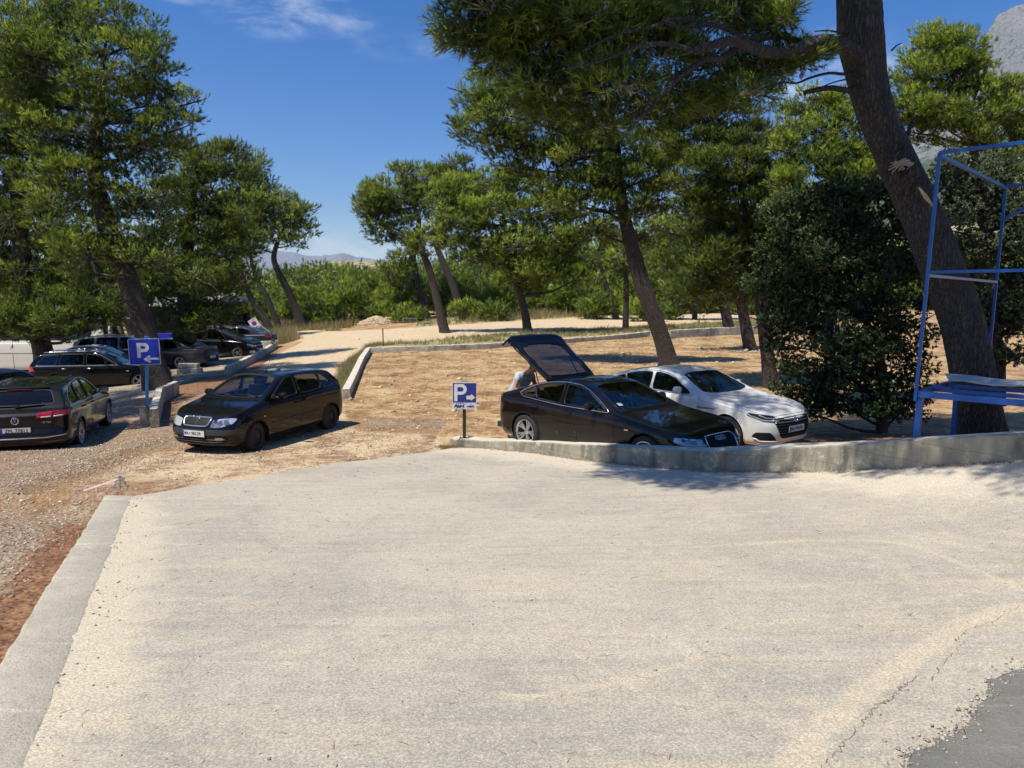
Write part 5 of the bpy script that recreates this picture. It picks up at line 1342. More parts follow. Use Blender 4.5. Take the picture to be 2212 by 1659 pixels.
# slabs
for k, (px, py, sx_, sy_, sz_, rz_, dz_, lab) in enumerate(((411, 806, 1.0, .38, .20, 14, 0, 'lower grey concrete slab lying broken on the gravel beside the pine'), (404, 800, .82, .38, .2, 4, .2, 'grey concrete slab resting on top of the broken one'))):
    v = at_g(px, py) if k == 0 else slab0
    if k == 0: slab0 = v + Vector((-.15, .22, 0))
    g = Geo(); g.box((0, 0, sz_ / 2 + dz_), (sx_, sy_, sz_), bev=.015)
    o = g.build('concrete_slab', M['kerb'], angle=40); o.location = v; o.rotation_euler = (0, R(-3 if k == 0 else 1), R(rz_))
    tag(o, lab, 'slab', 'concrete slabs on the gravel')

# ------------------------------------------------------------------ signs
M['signblue'] = plain('sign_blue', (.008, .035, .42), .3)
M['signnavy'] = plain('sign_navy', (.012, .025, .22), .4)
M['signwhite'] = plain('sign_white', (.62, .62, .60), .45)
M['polblue'] = plain('pale_blue_pole_paint', (.06, .26, .55), .5)
M['darkgreen'] = plain('dark_green_paint', (.006, .035, .02), .4)
M['galv'] = plain('galvanised_steel', (.38, .39, .40), .45, .6)
M['signred'] = plain('sign_red', (.5, .02, .03), .4)
def roundrect(w, h, r, n=6):
    out = []
    for cx, cy, a0 in ((w / 2 - r, h / 2 - r, 0), (-w / 2 + r, h / 2 - r, 90), (-w / 2 + r, -h / 2 + r, 180), (w / 2 - r, -h / 2 + r, 270)):
        out += [(cx + r * math.cos(R(a0 + 90 * k / n)), cy + r * math.sin(R(a0 + 90 * k / n))) for k in range(n + 1)]
    return out
def letterP(h, w, t, x0, y0):
    """outline of a P as a stem and a bowl ring"""
    r = (h * .62) / 2; cy = y0 + h - r; xr_ = x0 + w - r
    out = [(x0, y0), (x0 + t, y0), (x0 + t, cy - r), (xr_, cy - r)] + [(xr_ + r * math.cos(R(a_)), cy + r * math.sin(R(a_))) for a_ in range(-80, 81, 10)] + [(xr_, cy + r), (x0, y0 + h)]
    ri = r - t * .95
    inn = [(x0 + t, cy - ri), (xr_, cy - ri)] + [(xr_ + ri * math.cos(R(a_)), cy + ri * math.sin(R(a_))) for a_ in range(-80, 81, 10)] + [(xr_, cy + ri), (x0 + t, cy + ri)]
    return out, inn
def frameM(c_, yaw, roll=0):   # local X right, Y up, Z towards the camera side
    return Matrix.Translation(c_) @ Matrix.Rotation(yaw, 4, 'Z') @ Matrix.Rotation(R(90), 4, 'X') @ Matrix.Rotation(roll, 4, 'Z')
# blue sign, left
bz = at_y(318, 889, pp.y); top = at_y(317, 729, pp.y - .06)
rt = empty('parking_sign', (0, 0, 0), 0, 'blue square parking sign with a white P and bent left arrow on pale blue pole', 'sign')
g = Geo(); g.tube([bz, top], .037, 12); g.build('pole', M['polblue'], rt, sm=False, angle=40)
g = Geo(); g.tube([top, top + Vector((0, 0, .03))], [.05, .05], 12); g.box(bz + Vector((0, 0, .004)), (.2, .2, .012)); g.build('pole_flanges', M['galv'], rt, angle=40) if 0 else None
g = Geo(); g.tube([top + Vector((0, 0, -.005)), top + Vector((0, 0, .03))], [.055, .055], 12); g.build('pole_cap', M['polblue'], rt, angle=40)
g = Geo(); g.box(bz + Vector((0, 0, .006)), (.24, .2, .014), rz=.15); g.build('base_plate', M['galv'], rt)
S0 = frameM(at_y(312, 759.5, pp.y - .10), R(6), R(1.2))
g = Geo(); g.prism(roundrect(.73, .64, .03), .012, S0); g.build('sign_panel', M['signwhite'], rt)
S1 = S0 @ Matrix.Translation((0, 0, .014))
g = Geo(); g.prism(roundrect(.70, .61, .025), .003, S1); fc_ = g.build('sign_face', M['signblue'], rt)
def putP(S, h, w_, t_, x0, y0, parent, mat='signwhite', name='letter'):
    o_, i_ = letterP(h, w_, t_, x0, y0)
    # stem + bowl as strips between the outlines
    g = Geo(); g.prism([(x0, y0), (x0 + t_, y0), (x0 + t_, y0 + h), (x0, y0 + h)], .003, S)
    r = (h * .62) / 2; cy = y0 + h - r; xr_ = x0 + w_ - r; ri = r - t_ * .95
    oc = [(x0 + t_, cy - r), (xr_, cy - r)] + [(xr_ + r * math.cos(R(a_)), cy + r * math.sin(R(a_))) for a_ in range(-80, 81, 8)] + [(xr_, cy + r), (x0 + t_, cy + r)]
    ic = [(x0 + t_, cy - ri), (xr_, cy - ri)] + [(xr_ + ri * math.cos(R(a_)), cy + ri * math.sin(R(a_))) for a_ in range(-80, 81, 8)] + [(xr_, cy + ri), (x0 + t_, cy + ri)]
    nn_ = len(oc)
    V = [S @ Vector((p[0], p[1], .003)) for p in oc + ic]
    g.add(V, [(k, k + 1, nn_ + k + 1, nn_ + k) for k in range(nn_ - 1)])
    return g.build(name, M[mat], parent)
S2 = S0 @ Matrix.Translation((0, 0, .019))
putP(S2, .365, .285, .085, -.165, -.15, rt)
g = Geo()
g.prism([(.34, -.155), (.34, -.205), (.105, -.205), (.155, -.26), (.10, -.275), (-.03, -.185), (.10, -.09), (.145, -.12), (.10, -.155)], .003, S2); g.build('arrow', M['signwhite'], rt)
# white framed sign, middle
b0 = at_y(1003, 947.5, 14.28)
rt = empty('parking_sign', (0, 0, 0), 0, 'white bordered parking sign with right arrow and small vehicle symbols on a green post', 'sign')
t0 = at_y(1003, 828, 14.28)
g = Geo(); g.tube([b0, t0], .035, 12); g.build('pole', M['darkgreen'], rt, angle=40)
g = Geo(); g.box(b0 + Vector((0, 0, .006)), (.2, .16, .012)); g.build('base_plate', M['darkgreen'], rt)
for dx_, dy_ in ((-.08, -.06), (.08, -.06), (-.08, .06), (.08, .06)):
    g = Geo(); g.tube([b0 + Vector((dx_, dy_, .01)), b0 + Vector((dx_, dy_, .055))], .011, 6); g.build('anchor_bolt', M['galv'], rt)
S0 = frameM(at_y(1002.7, 854.5, 14.22), R(3), R(-.6))
sw, sh_ = .485, .545
g = Geo(); g.prism(roundrect(sw, sh_, .008, 2), .006, S0); g.build('sign_panel', M['signwhite'], rt)
S1 = S0 @ Matrix.Translation((0, 0, .008)); fx0, fx1, fy0, fy1 = -.225, .235, -.135, .25
g = Geo(); g.prism([(fx0, fy0), (fx1, fy0), (fx1, fy1), (fx0, fy1)], .003, S1); g.build('sign_face', M['signnavy'], rt)
S2 = S0 @ Matrix.Translation((0, 0, .013))
putP(S2, .345, .25, .066, -.20, -.112, rt)
g = Geo(); g.prism([(.045, -.075), (.135, -.075), (.135, -.105), (.218, -.035), (.135, .035), (.135, .0), (.045, .0)], .003, S2); g.build('arrow', M['signwhite'], rt)
g = Geo(); g.prism([(-.195, -.245), (-.195, -.205), (-.15, -.16), (-.01, -.155), (0, -.165), (0, -.235), (-.02, -.238)], .002, S1)
vn = g.build('van_symbol', M['signnavy'], rt)
for a_, b_ in ((-.145, -.12), (-.112, -.075), (-.067, -.012)):
    g = Geo(); g.prism([(a_, -.192), (b_, -.192), (b_, -.166), (a_ + .006, -.166)], .001, S1 @ Matrix.Translation((0, 0, .003))); g.build('van_window', M['signwhite'], vn)
for cx_ in (-.165, -.045):
    g = Geo(); g.prism(circ(cx_, -.238, .016, 14), .001, S1 @ Matrix.Translation((0, 0, .0045))); g.build('van_wheel', M['signwhite'], vn)
g = Geo(); g.prism([(.048, -.235), (.05, -.215), (.085, -.205), (.11, -.182), (.155, -.18), (.18, -.203), (.198, -.208), (.198, -.235)], .002, S1)
cs = g.build('car_symbol', M['signnavy'], rt)
g = Geo(); g.prism([(.098, -.204), (.116, -.188), (.128, -.188), (.128, -.204)], .001, S1 @ Matrix.Translation((0, 0, .003))); g.prism([(.134, -.204), (.134, -.188), (.152, -.188), (.168, -.204)], .001, S1 @ Matrix.Translation((0, 0, .003)))
for cx_ in (.08, .168): g.prism(circ(cx_, -.236, .012, 14), .001, S1 @ Matrix.Translation((0, 0, .0045)))
g.build('car_symbol_windows', M['signwhite'], cs)
g = Geo()
for px_, py_ in ((.0, .235), (.01, -.13)): g.tube([S2 @ Vector((px_, py_, 0)), S2 @ Vector((px_, py_, .012))], .009, 8)
g.build('rivets', M['galv'], rt) if 0 else None
for px_, py_ in ((.0, .235), (.01, -.13)):
    g = Geo(); g.tube([S2 @ Vector((px_, py_, 0)), S2 @ Vector((px_, py_, .012))], .009, 8); g.build('rivet', M['galv'], rt)
# leaning no parking sign
nb = at_g(610, 738)
Yn = nb.y
rt = empty('no_parking_sign', (0, 0, 0), 0, 'white no parking sign tilted sideways on a leaning grey post at the wall corner', 'sign')
p0 = at_y(608, 737, Yn); p1 = at_y(552, 694, Yn - .05); d_ = (p1 - p0)
g = Geo(); g.tube([p0 - d_ * .1, p1 + d_ * .05], .045, 8); g.build('pole', M['galv'], rt, angle=40)
roll = R(31)
S0 = frameM(at_y(549.5, 699, Yn - .12), 0, roll)
g = Geo(); g.prism(roundrect(.60, .72, .02, 3), .01, S0); g.build('sign_panel', M['signwhite'], rt)
S1 = S0 @ Matrix.Translation((0, 0, .012))
g = Geo(); g.prism(circ(0, .02, .165, 28), .003, S1); g.build('red_disc', M['signred'], rt)
g = Geo(); g.prism(circ(0, .02, .13, 28), .003, S1 @ Matrix.Translation((0, 0, .003))); g.build('blue_disc', M['signblue'], rt)
g = Geo()
for a_ in (45, 135):
    c1, s1 = math.cos(R(a_)), math.sin(R(a_))
    g.prism([(c1 * .13 - s1 * .015, .02 + s1 * .13 + c1 * .015), (-c1 * .13 - s1 * .015, .02 - s1 * .13 + c1 * .015), (-c1 * .13 + s1 * .015, .02 - s1 * .13 - c1 * .015), (c1 * .13 + s1 * .015, .02 + s1 * .13 - c1 * .015)], .002, S1 @ Matrix.Translation((0, 0, .007 + a_ * 1e-5)))
g.build('red_cross', M['signred'], rt)
text_mesh('PRIVATE PARKING', .075, S1 @ Matrix.Translation((0, .27, 0)), .003, sx=.85).build('lettering', M['signnavy'], rt)
g = Geo(); g.prism([(-.2, -.27), (.0, -.26), (.02, -.22), (.08, -.2), (.06, -.27), (.2, -.27), (.2, -.30), (-.2, -.30)], .003, S1); g.build('tow_symbol', M['signnavy'], rt)
# thin posts
for (px, py, h, mt_, lab) in ((551, 741, 1.4, 'darkgreen', 'thin dark green post behind the concrete end wall below the tilted sign'), (828, 748, .95, 'darkgreen', 'thin dark green stake standing at the corner of the back kerb')):
    v = at_g(px, py); g = Geo(); g.tube([v - Vector((0, 0, .1)), v + Vector((rnd.uniform(-.03, .03), 0, h))], .03, 8)
    tag(g.build('fence_post', M[mt_], angle=40), lab, 'post')
#@@PART5
# ------------------------------------------------------------------ bark and foliage
def bark(name, a, b, scale=1.0, strength=1.0):
    t = NT(name); p = t.obj(); pm = t.mapn(p, (1, 1, .24))
    v = t.vor(pm, 13 * scale, 'DISTANCE_TO_EDGE'); n = t.noise(pm, 9 * scale, 7, .65); n2 = t.noise(p, 40, 4, .6)
    vc = t.n('SeparateColor', None, Color=t.vor(pm, 13 * scale).outputs['Color']).outputs[0]
    crack = t.rng(t.math('ADD', v.outputs['Distance'], t.math('MULTIPLY', t.math('SUBTRACT', n, .5), .7)), -.04, .30)
    c = t.mix(crack, tuple(q * .50 for q in a), t.mix(vc, a, b))
    c = t.mix(t.math('MULTIPLY', t.rng(n2, .5, .75), .35), c, (.20, .175, .15))
    c = t.mix(t.math('MULTIPLY', t.rng(t.noise(p, 1.2, 4), .5, .7), .35), c, tuple(q * .6 for q in b))
    h = t.math('ADD', t.math('MULTIPLY', crack, .8), t.math('MULTIPLY', n2, .3))
    return t.pbr(Base_Color=c, Roughness=.95, Normal=t.bump(h, .9 * strength, .035))
M['bark'] = bark('pine_bark', (.060, .047, .038), (.095, .075, .060), 2.0)
M['barkbig'] = bark('large_pine_bark', (.052, .047, .042), (.085, .076, .068), 1.9, 1.0)
M['barkred'] = bark('reddish_pine_bark', (.13, .085, .062), (.19, .13, .10), 2.0)
M['twig'] = plain('twig_bark', (.24, .20, .16), .9)
M['drywood'] = plain('splintered_wood', (.46, .34, .22), .9)
M['deadwood'] = plain('dead_wood', (.24, .21, .18), .9)
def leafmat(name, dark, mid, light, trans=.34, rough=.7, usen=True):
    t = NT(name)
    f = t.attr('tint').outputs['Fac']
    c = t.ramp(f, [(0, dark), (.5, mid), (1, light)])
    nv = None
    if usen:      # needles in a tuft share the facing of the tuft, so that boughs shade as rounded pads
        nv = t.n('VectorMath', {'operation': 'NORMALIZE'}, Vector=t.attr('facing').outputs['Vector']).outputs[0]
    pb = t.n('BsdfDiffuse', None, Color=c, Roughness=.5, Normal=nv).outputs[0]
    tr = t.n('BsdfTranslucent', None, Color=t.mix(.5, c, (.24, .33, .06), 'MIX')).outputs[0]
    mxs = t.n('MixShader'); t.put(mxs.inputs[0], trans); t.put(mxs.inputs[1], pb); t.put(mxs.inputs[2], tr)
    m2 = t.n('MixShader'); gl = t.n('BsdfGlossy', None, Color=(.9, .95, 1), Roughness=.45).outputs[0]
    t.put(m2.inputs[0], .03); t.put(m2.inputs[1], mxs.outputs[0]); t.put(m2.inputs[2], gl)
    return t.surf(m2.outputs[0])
M['pine'] = leafmat('pine_needles', (.085, .125, .018), (.30, .39, .042), (.60, .67, .085))
M['pinebright'] = leafmat('bright_pine_needles', (.13, .19, .022), (.38, .49, .055), (.66, .74, .10))
M['pinedark'] = leafmat('dark_pine_needles', (.045, .068, .013), (.165, .225, .028), (.42, .47, .065))
M['oak'] = leafmat('dark_leathery_leaves', (.030, .050, .018), (.07, .105, .032), (.18, .24, .09), .15, .4)
M['olive'] = leafmat('olive_leaves', (.05, .07, .035), (.11, .14, .07), (.22, .25, .14), .2, .5)
M['forest'] = leafmat('young_pine_needles', (.09, .15, .025), (.27, .38, .05), (.50, .62, .09))
M['dry'] = leafmat('dry_grass', (.20, .14, .06), (.38, .28, .13), (.55, .44, .23), .25, .8, False)
M['green'] = leafmat('green_weeds', (.06, .10, .02), (.14, .22, .04), (.26, .33, .07), .3, .6, False)

def blades(P, D, Lg, Wd, tint, name, mat, parent=None, quad=False, NN=None):
    """thin triangles: base points P, direction D, length, width"""
    n = len(P)
    r = rng.normal(size=(n, 3)); S = np.cross(D, r); S /= np.linalg.norm(S, axis=1)[:, None] + 1e-9
    L_ = np.asarray(Lg)[:, None]; W_ = np.asarray(Wd)[:, None]
    if quad:
        V = np.stack([P, P + D * L_ * .45 + S * W_ * .5, P + D * L_, P + D * L_ * .45 - S * W_ * .5], 1).reshape(-1, 3)
        Fc = np.arange(4 * n).reshape(-1, 4)
    else:
        V = np.stack([P - S * W_ * .5, P + S * W_ * .5, P + D * L_], 1).reshape(-1, 3)
        Fc = np.arange(3 * n).reshape(-1, 3)
    return mesh_np(name, V, Fc, mat, parent, sm=False, attrs={'tint': ('FACE', np.clip(tint, 0, 1)), **({'facing': ('VFACE', NN)} if NN is not None else {})})
TOTAL = [0]
def crown_points(blobs, rc, cover, Ln, Wn, kind, droop=0.0, flat=.5, shell=.5, asym=0.0):
    P = []; D = []; LL = []; WW = []; T = []; CC = []; NV = []
    for (c_, r_) in blobs:
        c_ = np.array(c_); r_ = np.array(r_)
        N = max(5, int(5.8 * r_[0] * r_[2] / rc ** 2 + .5))
        d = rng.normal(size=(N, 3)); d /= np.linalg.norm(d, axis=1)[:, None]
        rad = shell + (1 - shell) * rng.random(N) ** .6
        cc = c_ + d * rad[:, None] * r_
        for q, dd in zip(cc, d):
            rr = rc * rng.uniform(.6, 1.25)
            A = math.pi * rr * rr * flat * 1.25
            m = int(A * cover / (.5 * Ln * Wn))
            nt = max(4, m // 11)
            e = rng.normal(size=(nt, 3)); e /= np.linalg.norm(e, axis=1)[:, None]; e[:, 2] = e[:, 2] * .8 + .25
            rad2 = rng.random(nt) ** .45
            tb = q + e * rad2[:, None] * rr * np.array([1, 1, flat])
            ax = e * .7 + dd * .35 + np.array([0, 0, .55 - droop]) + rng.normal(size=(nt, 3)) * .25
            ax /= np.linalg.norm(ax, axis=1)[:, None]
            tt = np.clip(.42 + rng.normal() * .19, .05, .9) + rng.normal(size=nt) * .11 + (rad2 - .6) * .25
            k = 11
            Pn = np.repeat(tb, k, 0) + np.repeat(ax, k, 0) * (rng.random(nt * k) * Ln * .7)[:, None]
            Dn = np.repeat(ax, k, 0) + rng.normal(size=(nt * k, 3)) * (.40 if kind == 'pine' else .9)
            Dn /= np.linalg.norm(Dn, axis=1)[:, None]
            P.append(Pn); D.append(Dn); LL.append(Ln * rng.uniform(.6, 1.15, nt * k)); WW.append(np.full(nt * k, Wn) * rng.uniform(.7, 1.3, nt * k)); T.append(np.repeat(tt, k) + rng.normal(size=nt * k) * .05)
            fn = e * 1.0 + dd * .35 + np.array([0, 0, .25]); fn = np.repeat(fn, k, 0) + rng.normal(size=(nt * k, 3)) * .22; NV.append(fn / np.linalg.norm(fn, axis=1)[:, None])
            CC.append((q, rr, c_))
    P = np.concatenate(P); TOTAL[0] += len(P); global LASTN; LASTN = np.concatenate(NV)
    return P, np.concatenate(D), np.concatenate(LL), np.concatenate(WW), np.concatenate(T), CC
def trunk_geo(pts, rad, seg=18, step=.22, amp=.05, flare=1.25):
    P = [Vector(p) for p in pts]; out = []; rr = []
    n = len(P)
    for i in range(n - 1):
        p0, p1, p2, p3 = P[max(0, i - 1)], P[i], P[i + 1], P[min(n - 1, i + 2)]
        m = max(2, int((p2 - p1).length / step))
        for j in range(m):
            t_ = j / m; t2, t3 = t_ * t_, t_ ** 3
            out.append(.5 * ((2 * p1) + (p2 - p0) * t_ + (2 * p0 - 5 * p1 + 4 * p2 - p3) * t2 + (3 * p1 - p0 - 3 * p2 + p3) * t3))
            rr.append(rad[i] + (rad[i + 1] - rad[i]) * t_)
    out.append(P[-1]); rr.append(rad[-1])
    V = []; ph = rnd.uniform(0, 6)
    for i, p in enumerate(out):
        t = (out[min(i + 1, len(out) - 1)] - out[max(0, i - 1)]).normalized()
        a = t.cross(Vector((0, 1, 0))).normalized(); b = a.cross(t)
        fl = 1 + (flare - 1) * math.exp(-i * step / .35)
        for k in range(seg):
            th = 2 * math.pi * k / seg
            q = rr[i] * fl * (1 + amp * math.sin(3 * th + ph + i * .11) + amp * .6 * math.sin(7 * th - i * .23) + rnd.gauss(0, amp * .35))
            V.append(p + (a * math.cos(th) + b * math.sin(th)) * q)
    m = len(out)
    Fc = [(i * seg + k, i * seg + (k + 1) % seg, (i + 1) * seg + (k + 1) % seg, (i + 1) * seg + k) for i in range(m - 1) for k in range(seg)] + [tuple(range((m - 1) * seg, m * seg))[::-1]]
    return V, Fc, out
def near_on(path, q, below=True):
    best = None
    for p in path:
        d = (p - q).length + (max(0, p.z - q.z + .3) * 3 if below else 0)
        if best is None or d < best[0]: best = (d, p)
    return best[1]
def pine(name, label, trunk, wid, Y, blobs, mat='pine', group=None, base=None, rc=None, cover=1.5, droop=0.0, Lk=1.0, barkm='bark', cat='tree', kind='pine', dd=.9, flat=.52, seg=14, limb=True, shell=.5, wk=1.0, extra=None, Yb=None, twigmat='twig', lean=0.0):
    """trunk: pixel polyline from the base up; wid: pixel widths; blobs: (px,py,rx,ry[,dy])"""
    b0 = at_g(*trunk[0]) if base is None else base
    if Y is None: Y = b0.y
    n = len(trunk)
    pts = []
    for k, (px, py) in enumerate(trunk):
        yk = b0.y + (Y - b0.y) * min(1, k / max(1, n - 2))
        pts.append(b0 - Vector((0, 0, .15)) if k == 0 else at_y(px, py, yk + lean * k))
    s_ = 1 / F
    rad = [w_ * .40 * s_ * pts[k].y for k, w_ in enumerate(wid)]
    rt = empty(name, b0, 0, label, cat, group)
    V, Fc, path = trunk_geo(pts, rad, seg)
    V = [v - b0 for v in V]
    g = Geo(); g.add(V, Fc)
    B = []
    for bl in blobs:
        px, py, rx, ry = bl[:4]; dy = bl[4] if len(bl) > 4 else rnd.uniform(-.5, .5) * rx * s_ * Y
        c_ = at_y(px, py, Y + dy); B.append((c_, (rx * s_ * Y, dd * (rx + ry) * .5 * s_ * Y, ry * s_ * Y)))
    if rc is None: rc = max(.30, min(.85, .013 * Y + .10))
    Ln = max(.11, 5.0 * Y / 710) * Lk; Wn = max(.006, .62 * Y / 710) * wk
    if kind != 'pine': Ln = max(.05, 2.2 * Y / 710) * Lk; Wn = Ln * .42
    P, D, L_, W_, T, CC = crown_points(B, rc, cover, Ln, Wn, kind, droop, flat, shell)
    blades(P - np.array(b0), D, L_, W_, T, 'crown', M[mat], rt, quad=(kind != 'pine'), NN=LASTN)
    # limbs to every blob, twigs to the clumps
    if limb:
        r_t = rad[-1]
        tw = Geo()
        for c_, r_ in B:
            s = near_on(path, c_); mid = s.lerp(c_, .5) + Vector((rnd.uniform(-.1, .1), rnd.uniform(-.1, .1), -.08 * (c_ - s).length + .05))
            r0 = max(r_t * .45, min(max(rad) * .42, .035 * (c_ - s).length ** .7 + .02))
            q = [s, s.lerp(mid, .5) + Vector((0, 0, -.03)), mid, mid.lerp(c_, .55) + Vector((rnd.uniform(-.08, .08), 0, .06)), c_, c_ + (c_ - mid) * .5]
            g.tube([p - b0 for p in q], [r0, r0 * .85, r0 * .65, r0 * .5, r0 * .35, r0 * .15], 6, caps=False)
        for q, rr, c_ in CC:
            if rnd.random() < .75:
                q = Vector(q); c0 = Vector(c_); s = c0.lerp(q, rnd.uniform(0, .35)); wv = max(.010, .35 * Y / 710)
                m_ = s.lerp(q, .5) + Vector([rnd.gauss(0, .06 + .1 * rr) for _ in range(3)])
                tw.tube([s - b0, m_ - b0, q - b0, q + (q - m_) * .4 - b0], [wv * 1.6, wv * 1.2, wv * .8, wv * .3], 3, caps=False)
        if tw.n: tw.build('twigs', M[twigmat], rt)
    tr = g.build('trunk', M[barkm], rt, sm=True)
    if extra: extra(rt, b0, path, Y)
    return rt
DET = 1.0
def left_shadow_casters(rt, b0, path, Y):  # unseen clumps beyond the left edge, added to shade the parking ground
    B = []
    for k in range(90):
        zc = rnd.uniform(7.5, 10.5); tx = rnd.uniform(-14.5, -8.3); ty = rnd.uniform(17.8, 27)
        if rnd.random() < .3: continue
        if (tx - .407 * zc) / (ty - .339 * zc) > -.78: continue
        B.append((Vector((tx - .407 * zc, ty - .339 * zc, zc)), (.9, .9, .5)))
    P, D, L_, W_, T, CC = crown_points(B, .5, 1.3, .2, .02, 'pine', .1, .7, .3)
    blades(P - np.array(b0), D, L_, W_, T, 'shadow_caster_crown', M['pinedark'], rt, NN=LASTN)
# --- left of the road
pine('pine_tree', 'dark pine at the far left whose thick stem stands behind the anthracite estate car', [(104, 822), (88, 740), (66, 660), (50, 560), (40, 440), (30, 300)], [58, 46, 50, 44, 34, 22], None,
     [(30, 180, 90, 80), (100, 250, 70, 70), (20, 330, 80, 90), (100, 390, 80, 70), (30, 470, 90, 70), (120, 500, 70, 60), (60, 580, 90, 55), (160, 590, 70, 55), (60, 690, 90, 28, -1.5), (170, 668, 75, 40, -1), (225, 690, 40, 28, -1), (10, 620, 60, 50), (110, 645, 80, 26, -1), (200, 650, 50, 30, -1), (30, 660, 60, 22, -1), (235, 665, 40, 30, -1), (150, 700, 50, 20, -2), (20, 695, 60, 30, -1.5), (90, 712, 60, 20, -1.5), (175, 722, 40, 16, -1.5), (50, 725, 50, 14, -1.5), (-30, 250, 80, 90), (-50, 500, 80, 120)], 'pinedark', base=at_g(104, 826), cover=1.7, barkm='bark', seg=20, extra=left_shadow_casters)
pine('pine_tree', 'tall leaning pine growing right behind the blue parking sign', [(345, 838), (325, 760), (300, 670), (270, 590), (235, 500), (212, 410), (205, 320), (215, 220), (225, 120)], [76, 58, 54, 50, 46, 38, 34, 24, 12], None,
     [(220, 40, 90, 50), (130, 60, 90, 60), (300, 80, 50, 50), (40, 70, 80, 60), (330, 140, 45, 55), (230, 150, 100, 70), (120, 170, 90, 70), (30, 200, 70, 80), (320, 230, 70, 55), (395, 228, 38, 34), (370, 285, 55, 40), (220, 270, 100, 60), (110, 300, 80, 60), (290, 340, 80, 55), (180, 390, 80, 50), (60, 120, 80, 60), (330, 430, 55, 50), (250, 450, 60, 50), (150, 20, 60, 40), (280, 530, 75, 60), (190, 560, 70, 60), (330, 560, 60, 40), (120, 400, 70, 60), (330, 320, 50, 40)],
     'pine', cover=1.5, seg=22, dd=1.0)
pine('pine_tree', 'dark low branched pine with a black stem rising beside the concrete slabs', [(392, 792), (398, 740), (405, 680), (400, 600), (410, 500), (420, 400)], [84, 62, 46, 36, 26, 14], None,
     [(450, 330, 60, 40), (500, 370, 45, 45), (400, 350, 50, 50), (450, 420, 70, 55), (380, 450, 60, 60), (520, 450, 35, 45), (450, 510, 75, 55), (370, 540, 60, 55), (510, 550, 45, 50), (430, 600, 80, 50), (470, 650, 50, 45), (400, 680, 60, 35), (460, 700, 50, 30), (340, 640, 45, 45)], 'pinedark', cover=1.7, seg=20)
pine('thin_pine', 'thin pale stemmed pine leaning behind the tall pine at the parking sign', [(290, 738), (262, 660), (238, 600), (215, 560), (180, 500)], [18, 16, 14, 11, 7], None,
     [(260, 600, 45, 30), (215, 540, 50, 35), (300, 560, 40, 35), (180, 600, 40, 30), (150, 530, 40, 40), (235, 480, 50, 40)], 'pine', cover=1.3)
pine('pine_tree', 'pine with a dark stem leaning over the tilted no parking sign', [(592, 730), (572, 690), (548, 655), (530, 615), (512, 560), (500, 480)], [22, 20, 17, 14, 10, 6], None,
     [(500, 600, 50, 45), (465, 560, 50, 50), (520, 540, 35, 40), (480, 500, 50, 40), (530, 500, 30, 35), (500, 455, 40, 35), (520, 670, 30, 25), (480, 690, 35, 25)], 'pine', cover=1.5)
pine('pine_tree', 'slim leaning pine, the middle one of three stems beside the road bend', [(608, 716), (592, 680), (575, 640), (555, 605), (543, 560), (535, 480)], [19, 16, 14, 11, 8, 5], None,
     [(540, 400, 28, 40), (555, 450, 35, 40), (520, 430, 35, 50), (545, 500, 30, 35), (525, 370, 25, 20), (550, 355, 18, 14)], 'pine', cover=1.5)
pine('umbrella_pine', 'round crowned pine standing free against the sky left of the road', [(658, 713), (640, 670), (618, 620), (598, 580), (592, 552), (605, 510), (620, 470)], [26, 21, 18, 16, 14, 9, 5], None,
     [(600, 425, 34, 22), (560, 440, 30, 28), (640, 450, 36, 24), (580, 470, 40, 24), (625, 490, 38, 22), (650, 475, 24, 28), (662, 505, 16, 18), (560, 505, 32, 22), (545, 475, 22, 26), (600, 515, 30, 18), (640, 525, 18, 14), (545, 530, 22, 16), (575, 400, 22, 14)], 'pinebright', cover=1.9, rc=.6)
# --- middle distance
pine('umbrella_pine', 'broad umbrella pine standing alone against the sky right of the road', [(922, 690), (912, 650), (902, 610), (892, 565), (896, 520), (905, 480), (893, 440)], [24, 20, 18, 18, 17, 13, 8], None,
     [(840, 415, 50, 32), (800, 440, 34, 30), (900, 385, 55, 30), (945, 390, 30, 24), (812, 450, 36, 30), (870, 440, 60, 28), (930, 430, 40, 30), (830, 485, 45, 26), (880, 475, 36, 20), (850, 515, 38, 20), (805, 420, 25, 22), (873, 555, 28, 22), (855, 590, 28, 22), (885, 615, 34, 28), (860, 640, 26, 22), (865, 370, 28, 12)], 'pine', cover=2.2, rc=.65, dd=1.2)
pine('pine_tree', 'straight grey stemmed pine with a small low crown by the back kerb', [(962, 719), (950, 670), (938, 620), (925, 575), (908, 535), (900, 505)], [29, 23, 21, 19, 15, 8], None,
     [(905, 505, 26, 18), (935, 515, 28, 20), (920, 540, 26, 16), (895, 530, 20, 16), (950, 495, 22, 16)], 'pine', cover=1.5, rc=.5)
pine('pine_tree', 'pine with a pale scar on its leaning stem behind the straight one', [(1002, 690), (988, 645), (972, 600), (955, 560), (942, 520), (950, 450), (960, 400)], [24, 21, 18, 17, 15, 12, 7], None,
     [(960, 385, 30, 22), (1000, 375, 34, 26), (980, 420, 34, 30), (1025, 420, 34, 34), (960, 460, 25, 26), (1010, 470, 40, 30), (985, 350, 24, 14)], 'pinedark', cover=1.5, rc=.5)
